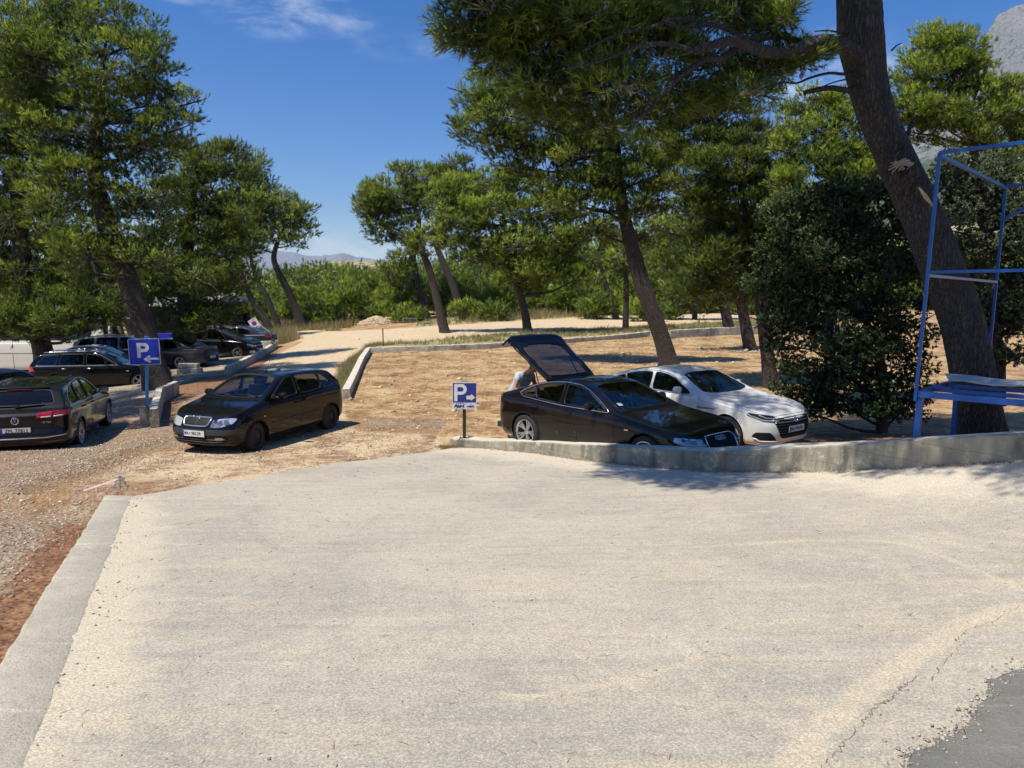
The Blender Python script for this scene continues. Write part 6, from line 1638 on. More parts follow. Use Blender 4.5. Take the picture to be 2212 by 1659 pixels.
pine('pine_tree', 'light green pine with drooping boughs in the middle of the clearing', [(1140, 718), (1134, 680), (1124, 640), (1108, 595), (1098, 540), (1090, 480), (1085, 430)], [26, 21, 19, 17, 14, 10, 6], None,
     [(960, 430, 36, 40), (1000, 410, 50, 34), (1060, 400, 55, 34), (1120, 410, 55, 36), (1000, 470, 60, 36), (1070, 460, 60, 36), (1140, 465, 60, 36), (1200, 450, 50, 36), (980, 515, 45, 26), (1050, 520, 60, 32), (1120, 530, 65, 34), (1190, 520, 55, 36), (1240, 490, 40, 40), (1090, 572, 50, 24), (1150, 585, 60, 28), (1210, 575, 45, 32), (1240, 535, 34, 34), (1165, 615, 36, 18), (1260, 600, 30, 26), (1030, 560, 34, 16)], 'pinebright', cover=2.5, rc=.5, droop=.1)
pine('pine_tree', 'leaning pine with a dark stem standing in front of the far thicket', [(1332, 690), (1322, 655), (1310, 620), (1298, 580), (1292, 540)], [17, 16, 14, 12, 7], None,
     [(1300, 545, 40, 26), (1340, 530, 34, 26), (1270, 560, 30, 22), (1310, 500, 36, 24)], 'pinebright', cover=1.4, rc=.5)
pine('pine_tree', 'upright slim pine standing just beyond the back kerb', [(1351, 713), (1352, 670), (1353, 620), (1350, 580), (1345, 550)], [17, 15, 14, 12, 7], None,
     [(1350, 555, 40, 24), (1385, 570, 30, 20), (1330, 575, 28, 16), (1370, 520, 34, 24)], 'pine', cover=1.4, rc=.5)
pine('pine_tree', 'big dark stemmed pine leaning left behind the white fastback car', [(1449, 790), (1432, 735), (1412, 680), (1390, 620), (1372, 560), (1356, 500), (1342, 430), (1335, 350), (1325, 250)], [50, 44, 43, 42, 40, 34, 30, 22, 10], None,
     [(1040, 210, 45, 40), (1090, 250, 60, 50), (1150, 210, 70, 50), (1030, 285, 45, 36), (1110, 320, 60, 45), (1190, 290, 80, 55), (1280, 260, 70, 50), (1260, 340, 70, 46), (1340, 310, 60, 46), (1410, 320, 56, 40), (1180, 370, 60, 36), (1320, 380, 70, 44), (1400, 385, 60, 40), (1440, 350, 36, 34), (1260, 410, 50, 34), (1430, 430, 45, 34), (1290, 450, 56, 26), (1370, 450, 40, 26), (1210, 430, 40, 26), (1280, 500, 40, 22), (1390, 510, 30, 22, 1)], 'pine', cover=2.3, seg=22, dd=1.1)
pine('pine_tree', 'dark trunked pine just right of the white fastback car', [(1668, 838), (1660, 780), (1650, 700), (1640, 620), (1625, 520), (1605, 420), (1590, 300)], [42, 35, 33, 32, 26, 20, 10], None,
     [(1560, 260, 80, 50), (1500, 300, 60, 50), (1630, 310, 70, 50), (1580, 350, 90, 50), (1500, 390, 70, 46), (1660, 390, 60, 50), (1590, 430, 90, 50), (1520, 470, 60, 40), (1680, 470, 60, 50), (1620, 520, 80, 46), (1540, 550, 60, 40), (1660, 570, 60, 46), (1590, 610, 60, 36), (1500, 600, 45, 40), (1700, 540, 50, 50), (1510, 220, 50, 36), (1460, 240, 36, 30)], 'pinedark', cover=2.9, seg=20)
pine('pine_tree', 'pine with flaring stem base beside a little heap of white stones', [(1622, 757), (1610, 700), (1598, 640), (1592, 580), (1585, 500)], [36, 28, 25, 22, 14], None,
     [(1560, 560, 60, 40), (1610, 540, 50, 40), (1530, 620, 50, 36), (1590, 640, 50, 26), (1640, 620, 40, 40), (1560, 500, 60, 40)], 'pinedark', cover=1.5)
pine('pine_tree', 'shaded pine standing against the back kerb with low hanging boughs', [(1578, 722), (1568, 680), (1558, 640), (1550, 590), (1545, 520)], [30, 26, 24, 20, 12], None,
     [(1470, 540, 60, 30), (1440, 580, 40, 26), (1520, 580, 50, 34), (1480, 620, 46, 30), (1520, 660, 28, 30), (1490, 500, 60, 30), (1430, 500, 50, 26), (1550, 650, 30, 30), (1480, 460, 50, 30)], 'pine', cover=1.5)
pine('pine_tree', 'sunlit pine half hidden behind the leaning black trunk near the back kerb', [(1500, 690), (1502, 640), (1500, 560), (1490, 480)], [14, 13, 11, 7], 62.0,
     [(1420, 520, 40, 24), (1470, 500, 50, 30), (1530, 500, 50, 34), (1450, 560, 40, 24), (1500, 560, 50, 30), (1420, 470, 30, 22), (1560, 470, 40, 36)], 'pinebright', cover=1.4, rc=.6)
# --- right side
def bigfix(rt, b0, path, Y): pass
pine('pine_tree', 'bright green dense pine with a reddish twisted stem in front of the rocky mountain', [(2120, 600), (2128, 540), (2138, 480), (2128, 430), (2112, 390), (2105, 330), (2095, 260)], [24, 24, 30, 30, 26, 22, 12], 20.5,
     [(2040, 85, 50, 24), (2075, 120, 50, 34), (2000, 120, 45, 34), (1970, 170, 50, 40), (2050, 170, 70, 44), (2120, 170, 46, 34), (2165, 200, 40, 34), (2020, 235, 70, 44), (2100, 240, 70, 46), (2175, 250, 40, 50), (1960, 240, 40, 40), (2060, 290, 60, 26), (2140, 300, 50, 26), (2190, 310, 30, 30), (2200, 200, 24, 30), (2150, 360, 60, 30), (2200, 420, 40, 50), (1990, 290, 36, 24)], 'pinebright', base=Vector((13.6, 20.5, 1.1)), cover=2.4, barkm='barkred', seg=18, dd=1.0)
pine('pine_tree', 'sunlit pine with cone laden boughs left of the huge scarred trunk', [(1800, 700), (1800, 600), (1800, 480), (1800, 380), (1800, 280)], [30, 26, 22, 16, 10], 19.0,
     [(1790, 240, 40, 24), (1820, 215, 26, 16), (1840, 260, 44, 36), (1770, 290, 50, 34), (1850, 330, 50, 44), (1760, 350, 56, 44), (1830, 400, 60, 44), (1740, 420, 60, 44), (1800, 460, 70, 40), (1700, 330, 40, 36), (1690, 400, 40, 40), (1720, 480, 50, 40), (1880, 380, 36, 50), (1700, 260, 26, 26), (1735, 230, 22, 34)], 'pinebright', base=Vector((8.4, 19.0, .1)), cover=2.4, seg=16)
pine('holm_oak', 'large dark broadleaf shrub filling the shade right of the white car', [(1915, 860), (1905, 800), (1880, 720), (1850, 640), (1820, 560)], [26, 24, 20, 16, 10], 15.2,
     [(1760, 500, 80, 60), (1850, 480, 80, 60), (1930, 500, 60, 60), (1700, 560, 60, 60), (1790, 580, 90, 60), (1880, 580, 80, 60), (1950, 600, 50, 60), (1730, 640, 80, 50), (1820, 670, 90, 50), (1910, 680, 70, 50), (1740, 700, 60, 40), (1800, 740, 80, 45), (1880, 760, 70, 45), (1950, 740, 40, 60), (1790, 800, 70, 40), (1850, 835, 70, 30), (1770, 840, 50, 24), (1930, 830, 40, 34), (1830, 790, 60, 40), (1680, 470, 34, 30), (1655, 620, 30, 22), (1668, 700, 40, 18), (1700, 745, 44, 20), (1690, 800, 34, 14), (1715, 850, 34, 16), (1985, 530, 26, 60), (2000, 690, 22, 60), (1990, 800, 30, 40), (1960, 420, 40, 40), (1880, 410, 50, 30), (1800, 430, 60, 34), (1740, 440, 44, 30), (1985, 870, 34, 22), (1900, 875, 50, 16), (1820, 885, 60, 24), (1740, 895, 44, 18), (1940, 895, 44, 22), (1880, 900, 50, 20), (1760, 860, 50, 22)], 'oak', base=Vector((7.9, 15.2, .25)), cover=1.35, kind='leaf', rc=.34, flat=.8, Lk=1.25, seg=12, shell=.2)
pine('olive_tree', 'grey green broadleaf tree behind the blue metal frame', [(2165, 870), (2160, 780), (2150, 700), (2140, 600), (2130, 500)], [30, 26, 22, 18, 10], 16.0,
     [(2060, 420, 50, 50), (2110, 460, 60, 50), (2170, 480, 50, 50), (2060, 500, 40, 50), (2200, 540, 40, 60), (2120, 560, 60, 50), (2180, 620, 50, 50), (2110, 650, 40, 50), (2200, 700, 40, 50), (2160, 700, 40, 40), (2190, 780, 40, 30), (2230, 450, 50, 80), (2250, 640, 50, 80), (2130, 380, 50, 30), (2060, 360, 34, 30)], 'olive', base=Vector((10.9, 16.0, .7)), cover=1.4, kind='leaf', rc=.40, flat=.85, Lk=1.4, seg=12, shell=.25)
# the huge scarred trunk with its long limb and hanging crown over the ramp
def scar(rt, b0, path, Y):
    # splintered stump of a lost branch
    c_ = at_y(1945, 372, Y - .33)
    g = Geo(); bm = bmesh.new(); bmesh.ops.create_icosphere(bm, subdivisions=4, radius=1)
    for v in bm.verts:
        n_ = v.co.normalized(); k_ = 1 + .10 * math.sin(n_.x * 9 + n_.z * 4) + .08 * math.sin(n_.z * 17 + n_.y * 5) + rnd.gauss(0, .035)
        v.co = Vector((n_.x * .21, n_.y * .17, n_.z * .26)) * k_
    bm.verts.index_update(); g.add([c_ + v.co - b0 for v in bm.verts], [[v.index for v in f.verts] for f in bm.faces]); bm.free()
    kn = g.build('branch_scar', M['barkbig'], rt, sm=True)
    g = Geo(); g.tube([c_ + Vector((-.03, -.10, .01)) - b0, c_ + Vector((-.06, -.22, -.01)) - b0], [.075, .06], 14); g.build('knot_hole', M['well'], rt)
    g = Geo()
    for k in range(26):
        a = rnd.uniform(0, 6.28); r_ = rnd.uniform(.05, .13)
        s = c_ + Vector((-.02 + r_ * math.cos(a), -.18, .06 + r_ * .7 * abs(math.sin(a)))); e = s + Vector((rnd.uniform(-.20, -.08), rnd.uniform(-.07, -.03), rnd.uniform(-.13, -.03)))
        g.tube([s - b0, s.lerp(e, .5) - b0 + Vector((0, 0, .01)), e - b0], [.012, .009, .002], 4)
    g.build('splinters', M['drywood'], rt)
    g = Geo(); s = at_y(1985, 405, Y - .46); e = at_y(2016, 447, Y - .44); g.tube([s - b0, s.lerp(e, .5) - b0, e - b0], [.01, .03, .008], 6); g.build('bark_wound', M['drywood'], rt, sm=True)
    # limbs
    g = Geo()
    def limb(pp, w0, w1, dy0=0.0, dy1=0.0, seg=10):
        P = [at_y(x, y, Y + dy0 + (dy1 - dy0) * i / (len(pp) - 1)) for i, (x, y) in enumerate(pp)]
        V, Fc, _ = trunk_geo(P, [w0 + (w1 - w0) * i / (len(pp) - 1) for i in range(len(pp))], seg, .08, .06, 1.0)
        g.add([v - b0 for v in V], Fc)
    k_ = Y / F * .5
    limb([(1880, 150), (1850, 120), (1820, 98), (1780, 90), (1740, 100), (1700, 112), (1660, 112), (1620, 100), (1585, 88), (1545, 95), (1500, 110)], 34 * k_, 13 * k_, 0, -2.0, 14)
    limb([(1740, 100), (1690, 78), (1650, 82), (1610, 84), (1570, 62), (1530, 52), (1480, 60), (1430, 45)], 14 * k_, 6 * k_, -.6, -2.0)
    limb([(1600, 95), (1560, 125), (1520, 130), (1470, 165), (1430, 200), (1400, 240), (1360, 260)], 13 * k_, 5 * k_, -1.2, -2.2)
    limb([(1530, 52), (1470, 40), (1400, 60), (1330, 75), (1260, 110)], 8 * k_, 3 * k_, -1.6, -2.4)
    limb([(1500, 110), (1440, 95), (1380, 100), (1300, 130), (1220, 150)], 9 * k_, 3 * k_, -2.0, -2.6)
    limb([(1860, 190), (1830, 195), (1800, 190), (1768, 193), (1738, 200)], 13 * k_, 9 * k_, -.1, -.4)
    limb([(1855, 158), (1820, 160), (1790, 158), (1750, 168), (1720, 180), (1690, 178), (1650, 190), (1600, 195)], 7 * k_, 2 * k_, -.1, -.8, 7)
    limb([(1850, 165), (1825, 172), (1800, 178), (1770, 190)], 4 * k_, 2 * k_, -.1, -.5, 6)
    limb([(1850, 60), (1825, 72), (1790, 66), (1760, 68)], 6 * k_, 2 * k_, -.1, -.3, 6)
    limb([(1925, 110), (1937, 98), (1948, 93)], 4 * k_, 1.5 * k_, 0, -.1, 6)
    limb([(1960, 290), (1966, 275), (1975, 258), (1982, 250)], 10 * k_, 5 * k_, 0, .1, 7)
    g.build('limbs', M['barkbig'], rt, sm=True)
b_ = at_y(2120, 935, 10.6)
YB = 10.6
s_ = 1 / F
pts = [(2125, 950), (2112, 870), (2096, 780), (2072, 680), (2040, 590), (2005, 500), (1965, 410), (1930, 330), (1895, 250), (1872, 170), (1860, 90), (1856, 20), (1850, -80), (1845, -220), (1850, -420)]
wd = [118, 110, 108, 108, 106, 102, 98, 92, 90, 96, 112, 108, 96, 80, 50]
P3 = [at_y(x, y, YB) for x, y in pts]; P3[0].z = min(P3[0].z, .9)
bt = Vector((P3[0].x, P3[0].y, gz(P3[0].x, P3[0].y)))
rt = empty('pine_tree', bt, 0, 'huge leaning pine trunk with a splintered branch scar beside the blue metal frame', 'tree')
V, Fc, path = trunk_geo(P3, [w_ * .395 * s_ * YB for w_ in wd], 72, .035, .022, 1.12)
t_ = Geo(); t_.add([v - bt for v in V], Fc); t_.build('trunk', M['barkbig'], rt, sm=True)
scar(rt, bt, path, YB)
bl = [(1010, 60, 40, 50), (1050, 20, 60, 40), (1000, 100, 30, 30), (1060, 95, 60, 45), (1110, 40, 70, 50), (1120, 130, 70, 50), (1190, 90, 80, 60), (1190, 20, 80, 40), (1270, 50, 80, 50), (1260, 130, 80, 60), (1180, 185, 60, 34), (1260, 205, 70, 36), (1350, 100, 80, 60), (1350, 20, 80, 40), (1340, 190, 70, 46), (1430, 30, 70, 40), (1430, 120, 60, 50), (1420, 210, 60, 40), (1510, 20, 70, 36), (1500, 150, 60, 40), (1590, 20, 70, 30), (1570, 150, 60, 34), (1640, 40, 50, 30), (1650, 150, 50, 26), (1700, 150, 46, 24), (1660, 20, 40, 26), (1690, 45, 26, 22), (1500, 210, 60, 30), (1610, 200, 60, 26), (1120, -40, 90, 40), (1300, -50, 100, 40), (1480, -40, 100, 40), (1620, -30, 90, 30), (1390, 250, 46, 30), (1735, 135, 30, 20),
      (1300, 270, 50, 26), (1200, 240, 46, 24)]
Bc = []
for (px, py, rx, ry) in bl:
    Yc = 9.6 + rnd.uniform(-.5, .5) + .25 * (px - 1350) / 350
    Bc.append((at_y(px, py, Yc), (rx * s_ * Yc, .9 * rx * s_ * Yc, ry * s_ * Yc)))
P, D, L_, W_, T, CC = crown_points(Bc, .27, 2.1, .135, .0105, 'pine', .35, .7, .3)
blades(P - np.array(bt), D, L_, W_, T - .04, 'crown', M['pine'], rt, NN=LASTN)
tw = Geo()
for q, rr, c_ in CC:
    q = Vector(q); c0 = Vector(c_); s = c0.lerp(q, rnd.uniform(-.2, .3)); m_ = s.lerp(q, .5) + Vector([rnd.gauss(0, .05) for _ in range(3)])
    tw.tube([s - bt, m_ - bt, q - bt, q + (q - m_) * .4 - bt], [.016, .012, .008, .003], 4, caps=False)
tw.build('twigs', M['twig'], rt)
for k in range(46):     # cones hanging in the boughs
    c_, r_ = rnd.choice(Bc); q = c_ + Vector((rnd.uniform(-1, 1) * r_[0], -r_[1] * rnd.uniform(.3, .9), rnd.uniform(-.8, .6) * r_[2]))
    if q.z < 5.2: continue
    g = Geo(); g.tube([q - bt, q - bt + Vector((.01, 0, -.02)), q - bt + Vector((.02, 0, -.05)), q - bt + Vector((.02, 0, -.075))], [.008, .024, .02, .004], 7); g.build('pine_cone', M['deadwood'], rt, sm=True)
# unseen crown clumps above the frame, placed to cast shade on wall and trunk
Bc = []
for k in range(46):
    zc = rnd.uniform(9.6, 12.5); tx = rnd.uniform(1.6, 9.5); ty = rnd.uniform(float(wall_y(tx)) + 1.9, 17.0)
    if k < 4: tx = rnd.uniform(1.6, 3.5); ty = float(wall_y(tx)) - .12 + rnd.uniform(0, .3)
    if 2.2 < tx < 7.5 and ty > 12.3 and rnd.random() < .6: continue
    Bc.append((Vector((tx - .407 * zc, ty - .339 * zc, zc)), (.95, .95, .5)))
for k in range(26):  # more unseen clumps, placed to shade the shrub and the trunk
    zc = rnd.uniform(9.8, 12.5); tz = rnd.uniform(2.5, 5.5); tx = rnd.uniform(5.6, 10.5); ty = rnd.uniform(10.6, 16.0)
    if (ty + -.339 * (zc - tz)) * .52 > zc - 3.3: continue
    Bc.append((Vector((tx - .407 * (zc - tz), ty - .339 * (zc - tz), zc)), (.95, .95, .5)))
P, D, L_, W_, T, CC = crown_points(Bc, .38, 1.5, .16, .014, 'pine', .1, .7, .3)
blades(P - np.array(bt), D, L_, W_, T, 'shadow_caster_crown', M['pine'], rt, NN=LASTN)
pass

# ------------------------------------------------------------------ thicket and forest beyond the clearing
SP = [(575, 96), (630, 104), (690, 98), (745, 110), (800, 118), (850, 124), (900, 120), (960, 126), (1010, 118), (1060, 112), (1110, 110), (1165, 104), (1215, 112), (1265, 98), (1310, 110), (1365, 104), (1420, 112), (1470, 100), (1530, 110), (1590, 100), (1650, 108)]
SPL = ['left of the free standing round crowned pine stem', 'just right of the round crowned pine stem', 'above the far bend of the road', 'left of the yellowish stone heap', 'straight behind the yellowish stone heap', 'behind the stack of pallets', 'behind the umbrella pine stem', 'behind the straight grey stemmed pine', 'behind the pine stem with the pale scar', 'left of the light green drooping pine', 'touching the left of the drooping pine stem', 'just right of the drooping pine stem',
       'above the left end of the raised tailgate', 'above the hinge of the raised tailgate', 'behind the dark stem left of the slim pine', 'just right of the upright slim pine', 'behind the big black leaning trunk', 'just right of the big black leaning trunk', 'left of the shaded pine at the back kerb', 'behind the pine with white stones', 'furthest right, beside the dark holm oak']
for k, (px, hh) in enumerate(SP):
    Yt = rnd.uniform(70, 78); px += rnd.uniform(-10, 10); wpx = rnd.uniform(30, 44)
    x0 = (px - 1106) / F * Yt; z0 = gz(x0, Yt); topz = z0 + hh * rnd.uniform(.62, .95) / F * Yt
    base_ = Vector((x0, Yt, z0)); toppy = 638 - (topz - 3) / Yt * F; botpy = 638 + (3 - z0) / Yt * F
    H_ = botpy - toppy
    bl = [(px + rnd.uniform(-8, 8), toppy + H_ * f, wpx * wf * rnd.uniform(.8, 1.15), H_ * .16) for f, wf in ((.10, .30), (.24, .5), (.38, .72), (.54, .9), (.70, 1.0), (.86, .95))]
    bl += [(px + rnd.choice((-1, 1)) * wpx * rnd.uniform(.5, .8), toppy + H_ * rnd.uniform(.4, .9), wpx * .45, H_ * .14) for _ in range(4)]
    pine('young_pine', 'bushy young pine of the far thicket ' + SPL[k], [(px, botpy), (px, (botpy + toppy) / 2), (px, toppy + H_ * .2)], [6, 4, 2], Yt, bl, ['forest', 'pine', 'forest', 'pinebright'][k % 4], group='young pines of the far thicket', base=base_, cover=1.5, rc=.75, limb=False, flat=.8)
shr = [(700, 668, 40, 22), (830, 682, 40, 20), (880, 675, 30, 18), (1060, 668, 36, 20), (1390, 662, 30, 20), (1448, 652, 22, 18), (1010, 672, 30, 22), (1290, 660, 40, 24)]
SHL = ['above the far bend of the gravel road', 'behind the stone heap', 'right behind the pallet stack', 'left of the light green drooping pine stem', 'between the slim pine and the leaning black trunk', 'just right of the leaning black trunk', 'at the foot of the scarred leaning pine', 'left of the dark leaning stem beyond the back kerb']
for k, (px, py, rx, ry) in enumerate(shr):
    Yt = 60 + rnd.uniform(0, 8); x0 = (px - 1106) / F * Yt; z0 = gz(x0, Yt); pb = 638 + (3 - z0) / Yt * F
    pine('shrub', 'low rounded green shrub ' + SHL[k], [(px, pb), (px, pb - 12), (px, pb - ry)], [4, 3, 2], Yt, [(px, pb - ry * .9, rx, ry), (px - rx * .5, pb - ry * .5, rx * .7, ry * .6), (px + rx * .5, pb - ry * .5, rx * .7, ry * .6)], 'forest' if k % 2 else 'pinebright', group='low shrubs of the far thicket', base=Vector((x0, Yt, z0)), cover=1.6, rc=.6, limb=False, flat=.8, cat='shrub')
# dense mass behind
Bc = []
for k in range(260):
    px = rnd.uniform(-400, 2600); Yt = rnd.uniform(84, 150); x0 = (px - 1106) / F * Yt
    tp = np.interp(px, [0, 540, 700, 850, 1000, 1400, 2212], [560, 606, 590, 590, 560, 540, 520]) + rnd.uniform(-8, 26)
    zt_ = 3 + (638 - tp) / F * Yt; 
    for f in (.15, .5, .85): Bc.append((Vector((x0 + rnd.uniform(-1, 1), Yt + rnd.uniform(-1, 1), max(.5, zt_ * (1 - f)))), (2.6, 2.6, max(1.2, zt_ * .24))))
P, D, L_, W_, T, CC = crown_points(Bc, 1.4, .9, .6, .11, 'pine', 0, .75, .6)
tag(blades(P, D, L_, W_, T, 'forest', M['forest'], NN=LASTN), kind='stuff')
pass

# woods on the slope behind the photographer (they show in paint and glass)
Bc = []
for k in range(46):
    x0 = -34 + k * 1.5 + rnd.uniform(-1, 1); y0 = -17 - rnd.uniform(0, 9) - (6 if abs(x0) < 5 else 0); h_ = rnd.uniform(5, 10)
    for f in (.35, .6, .85): Bc.append((Vector((x0 + rnd.uniform(-1, 1), y0 + rnd.uniform(-1, 1), 1.5 + h_ * f)), (2.3, 2.3, 1.4)))
P, D, L_, W_, T, CC = crown_points(Bc, 1.6, .8, .7, .16, 'pine', 0, .75, .6)
tag(blades(P, D, L_, W_, T, 'woods', M['pinedark'], NN=LASTN), kind='stuff')
# ------------------------------------------------------------------ hills and mountains
def ridge(name, prof_, Y0, Y1, cols, rows_, amp, mat, zfoot=-5, seed=0, pw=1.0):
    px = np.linspace(prof_[0][0], prof_[-1][0], cols); top = np.interp(px, [p[0] for p in prof_], [p[1] for p in prof_])
    r2 = np.random.default_rng(seed)
    xr = (px - 1106) / F * Y1; zr = 3 + (638 - top) / F * Y1
    U = np.linspace(0, 1, rows_)
    X = np.repeat(xr[:, None], rows_, 1); Yg = np.repeat((Y0 + (Y1 - Y0) * U)[None], cols, 0); Z = zfoot + (zr - zfoot)[:, None] * (U ** pw)[None]
    def fbm(x, y, s, oc=6):
        o = 0; a_ = 1
        for k in range(oc):
            t1, t2, t3 = r2.uniform(0, 6.28, 3); f = 2 ** k / s
            o = o + a_ * (1 - 2 * np.abs(np.sin(x * f * 1.3 + t1 + 1.7 * np.sin(y * f * .8 + t2)) * np.cos(y * f + t3 + 1.1 * np.sin(x * f * .6)))); a_ *= .55
        return o
    dz = fbm(X, Yg, amp[1]) * amp[0] * (np.minimum(U, .9) * 1.1)[None]
    Z = Z + dz - dz[:, -1:] * 0
    V = np.stack([X, Yg, Z], -1).reshape(-1, 3)
    back = np.stack([xr, np.full(cols, Y1 * 1.15), np.full(cols, -30)], -1)
    i, j = np.meshgrid(np.arange(cols - 1), np.arange(rows_ - 1), indexing='ij'); a_ = (i * rows_ + j).ravel()
    Fc = np.stack([a_, a_ + rows_, a_ + rows_ + 1, a_ + 1], 1)
    nb_ = len(V); k = np.arange(cols - 1); t_ = k * rows_ + rows_ - 1
    Fb = np.stack([t_, t_ + rows_, nb_ + k + 1, nb_ + k], 1)
    return tag(mesh_np(name, np.concatenate([V, back]), np.concatenate([Fc, Fb]), mat), kind='structure')
def rockmat(name, rock, scrub, zlo, zhi, sc_, base=.5):
    t = NT(name); p = t.pos(); z = t.n('SeparateXYZ', None, Vector=p).outputs[2]
    n = t.noise(p, sc_, 9, .66); n2 = t.noise(p, sc_ * 5, 7, .65)
    f = t.math('ADD', t.rng(z, zlo, zhi, 0, 1, False), t.math('MULTIPLY', t.math('SUBTRACT', n, .5), 1.6))
    r_ = t.mix(t.rng(n2, .35, .65), tuple(q * .62 for q in rock), rock)
    c = t.mix(t.rng(f, .35, .65), scrub, r_)
    c = t.mix(t.math('MULTIPLY', t.rng(n2, .56, .62), .7), c, scrub)
    return t.pbr(Base_Color=c, Roughness=.95, Normal=t.bump(n2, .8, 20))
ridge('mountains', [(-900, 500), (-300, 530), (100, 560), (380, 566), (480, 562), (545, 560), (572, 553), (600, 549), (625, 552), (660, 557), (690, 560), (720, 559), (742, 551), (752, 553), (775, 562), (860, 566), (1000, 572), (1300, 580), (1700, 600)], 7000, 9200, 420, 60, (24, 700), rockmat('far_limestone', (.30, .31, .32), (.08, .11, .08), -400, 300, .004), seed=3, pw=.8)
ridge('mountain', [(1240, 580), (1400, 530), (1600, 470), (1800, 380), (1950, 280), (2060, 150), (2100, 72), (2120, 58), (2150, 42), (2180, 32), (2212, 26), (2300, 40), (2500, -20), (2900, -60), (3400, 0)], 1200, 2500, 420, 200, (16, 190), rockmat('limestone_cliffs', (.30, .295, .28), (.055, .085, .035), 250, 620, .012), seed=5, pw=1.15)
def terracemat():
    t = NT('olive_terraces'); p = t.pos()
    x = t.mapn(p, (1, 1, 1), (0, 0, R(18)))
    v = t.vor(t.mapn(p, (.14, .07, .0), (0, 0, R(18))), 1.0, 'F1', .25)
    f = t.rng(v.outputs['Distance'], .25, .38, 1, 0)
    n = t.noise(p, .012, 5)
    c = t.mix(f, t.mix(t.rng(n, .4, .6), (.42, .34, .19), (.30, .27, .15)), (.075, .10, .04))
    return t.pbr(Base_Color=c, Roughness=.95)
ridge('hill', [(560, 650), (640, 620), (705, 578), (715, 570), (730, 565), (800, 562), (850, 566), (900, 572), (1000, 576), (1100, 570), (1200, 560), (1400, 545), (1700, 520), (2212, 480), (2600, 470)], 260, 520, 220, 60, (.5, 60), terracemat(), zfoot=2, seed=8)

# ------------------------------------------------------------------ grass, stones
def inside(polys, n, spread):
    out = []
    while len(out) < n:
        P = rnd.choice(polys); xs = [p[0] for p in P]; ys_ = [p[1] for p in P]
        x = rng.uniform(min(xs), max(xs), 400); y = rng.uniform(min(ys_), max(ys_), 400); k = inpoly(x, y, P)
        out += list(zip(x[k], y[k]))[:max(1, int(k.sum()))]
    out = np.array(out[:n]); return out
def grass(name, pts, h, w_, mat, nb=7, sp=.05, tl=.45, lean=.35):
    n = len(pts); z = ground_h(pts[:, 0], pts[:, 1])
    B = np.repeat(np.stack([pts[:, 0], pts[:, 1], z - .01], -1), nb, 0); B[:, :2] += rng.normal(size=(n * nb, 2)) * sp
    D = rng.normal(size=(n * nb, 3)) * lean; D[:, 2] = 1; D /= np.linalg.norm(D, axis=1)[:, None]
    Y = np.repeat(pts[:, 1], nb); hh = np.repeat(h * rng.uniform(.45, 1.2, n), nb) * rng.uniform(.6, 1.1, n * nb)
    tag(blades(B, D, hh, np.maximum(w_, .5 * Y / 710), np.repeat(rng.normal(tl, .2, n), nb) + rng.normal(size=n * nb) * .1, name, M[mat]), kind='stuff')
LOT = G2([(742, 856), (790, 754), (1060, 746), (1327, 727), (1554, 715), (1850, 710), (2100, 860), (1750, 905), (1200, 905), (1040, 948), (900, 950), (780, 915)])
def cluster(pts, thr=.0, s=.8):
    v = np.sin(pts[:, 0] * s * 2.1 + 1.3 * np.sin(pts[:, 1] * s)) * np.cos(pts[:, 1] * s * 1.7 + np.sin(pts[:, 0] * s * 1.1)) + rng.normal(size=len(pts)) * .35
    return pts[v > thr]
nearlot = lambda n: (lambda q: q[rng.random(len(q)) < np.clip((60 - q[:, 1]) / 45, .1, 1)])(inside([LOT], n, 0))
grass('dry_grass', cluster(nearlot(9000), -.2), .07, .005, 'dry', 8, .06, .40, .9)
grass('green_grass', cluster(nearlot(2600), .3, .5), .09, .005, 'green', 8, .06, .25, .8)
grass('verge_weeds', cluster(inside(VERGE, 4500, 0), -.1, .7), .28, .008, 'green', 8, .08, .5, .45)
grass('verge_straw', inside(VERGE, 5500, 0), .33, .006, 'dry', 6, .08, .55, .4)
TALL = [G2([(556, 728), (640, 716), (760, 708), (760, 696), (556, 700)]), G2([(1010, 698), (1290, 682), (1480, 674), (1650, 676), (1650, 655), (1200, 664), (1010, 680)]), G2([(600, 745), (640, 733), (600, 722), (585, 735)])]
grass('tall_dry_grass', inside(TALL, 9000, 0), .85, .02, 'dry', 6, .2, .55, .22)
grass('tall_green_grass', cluster(inside(TALL, 4500, 0), .2, .5), .7, .02, 'green', 6, .2, .5, .3)
YARD_ = [(-8, 2.5), (-3.1, 2.8), (-5.1, 8.2), (-8, 8.2)]
grass('litter_sprigs', (lambda q: q[(q[:, 1] > 9.3) | (q[:, 0] < kerb_line(q[:, 1]))])(inside(LIT + [YARD_], 2200, 0)), .06, .004, 'dry', 5, .05, .2, 1.1)
BANK = [[(3.6, 12.2), (4.6, 10.3), (5.4, 9.3), (6.4, 8.6), (10, 9.5), (10, 14), (6, 14)]]
grass('shade_grass', inside(BANK, 900, 0), .10, .006, 'green', 7, .08, .2, .6)
grass('shade_straw', inside(BANK, 900, 0), .12, .006, 'dry', 5, .08, .25, .6)
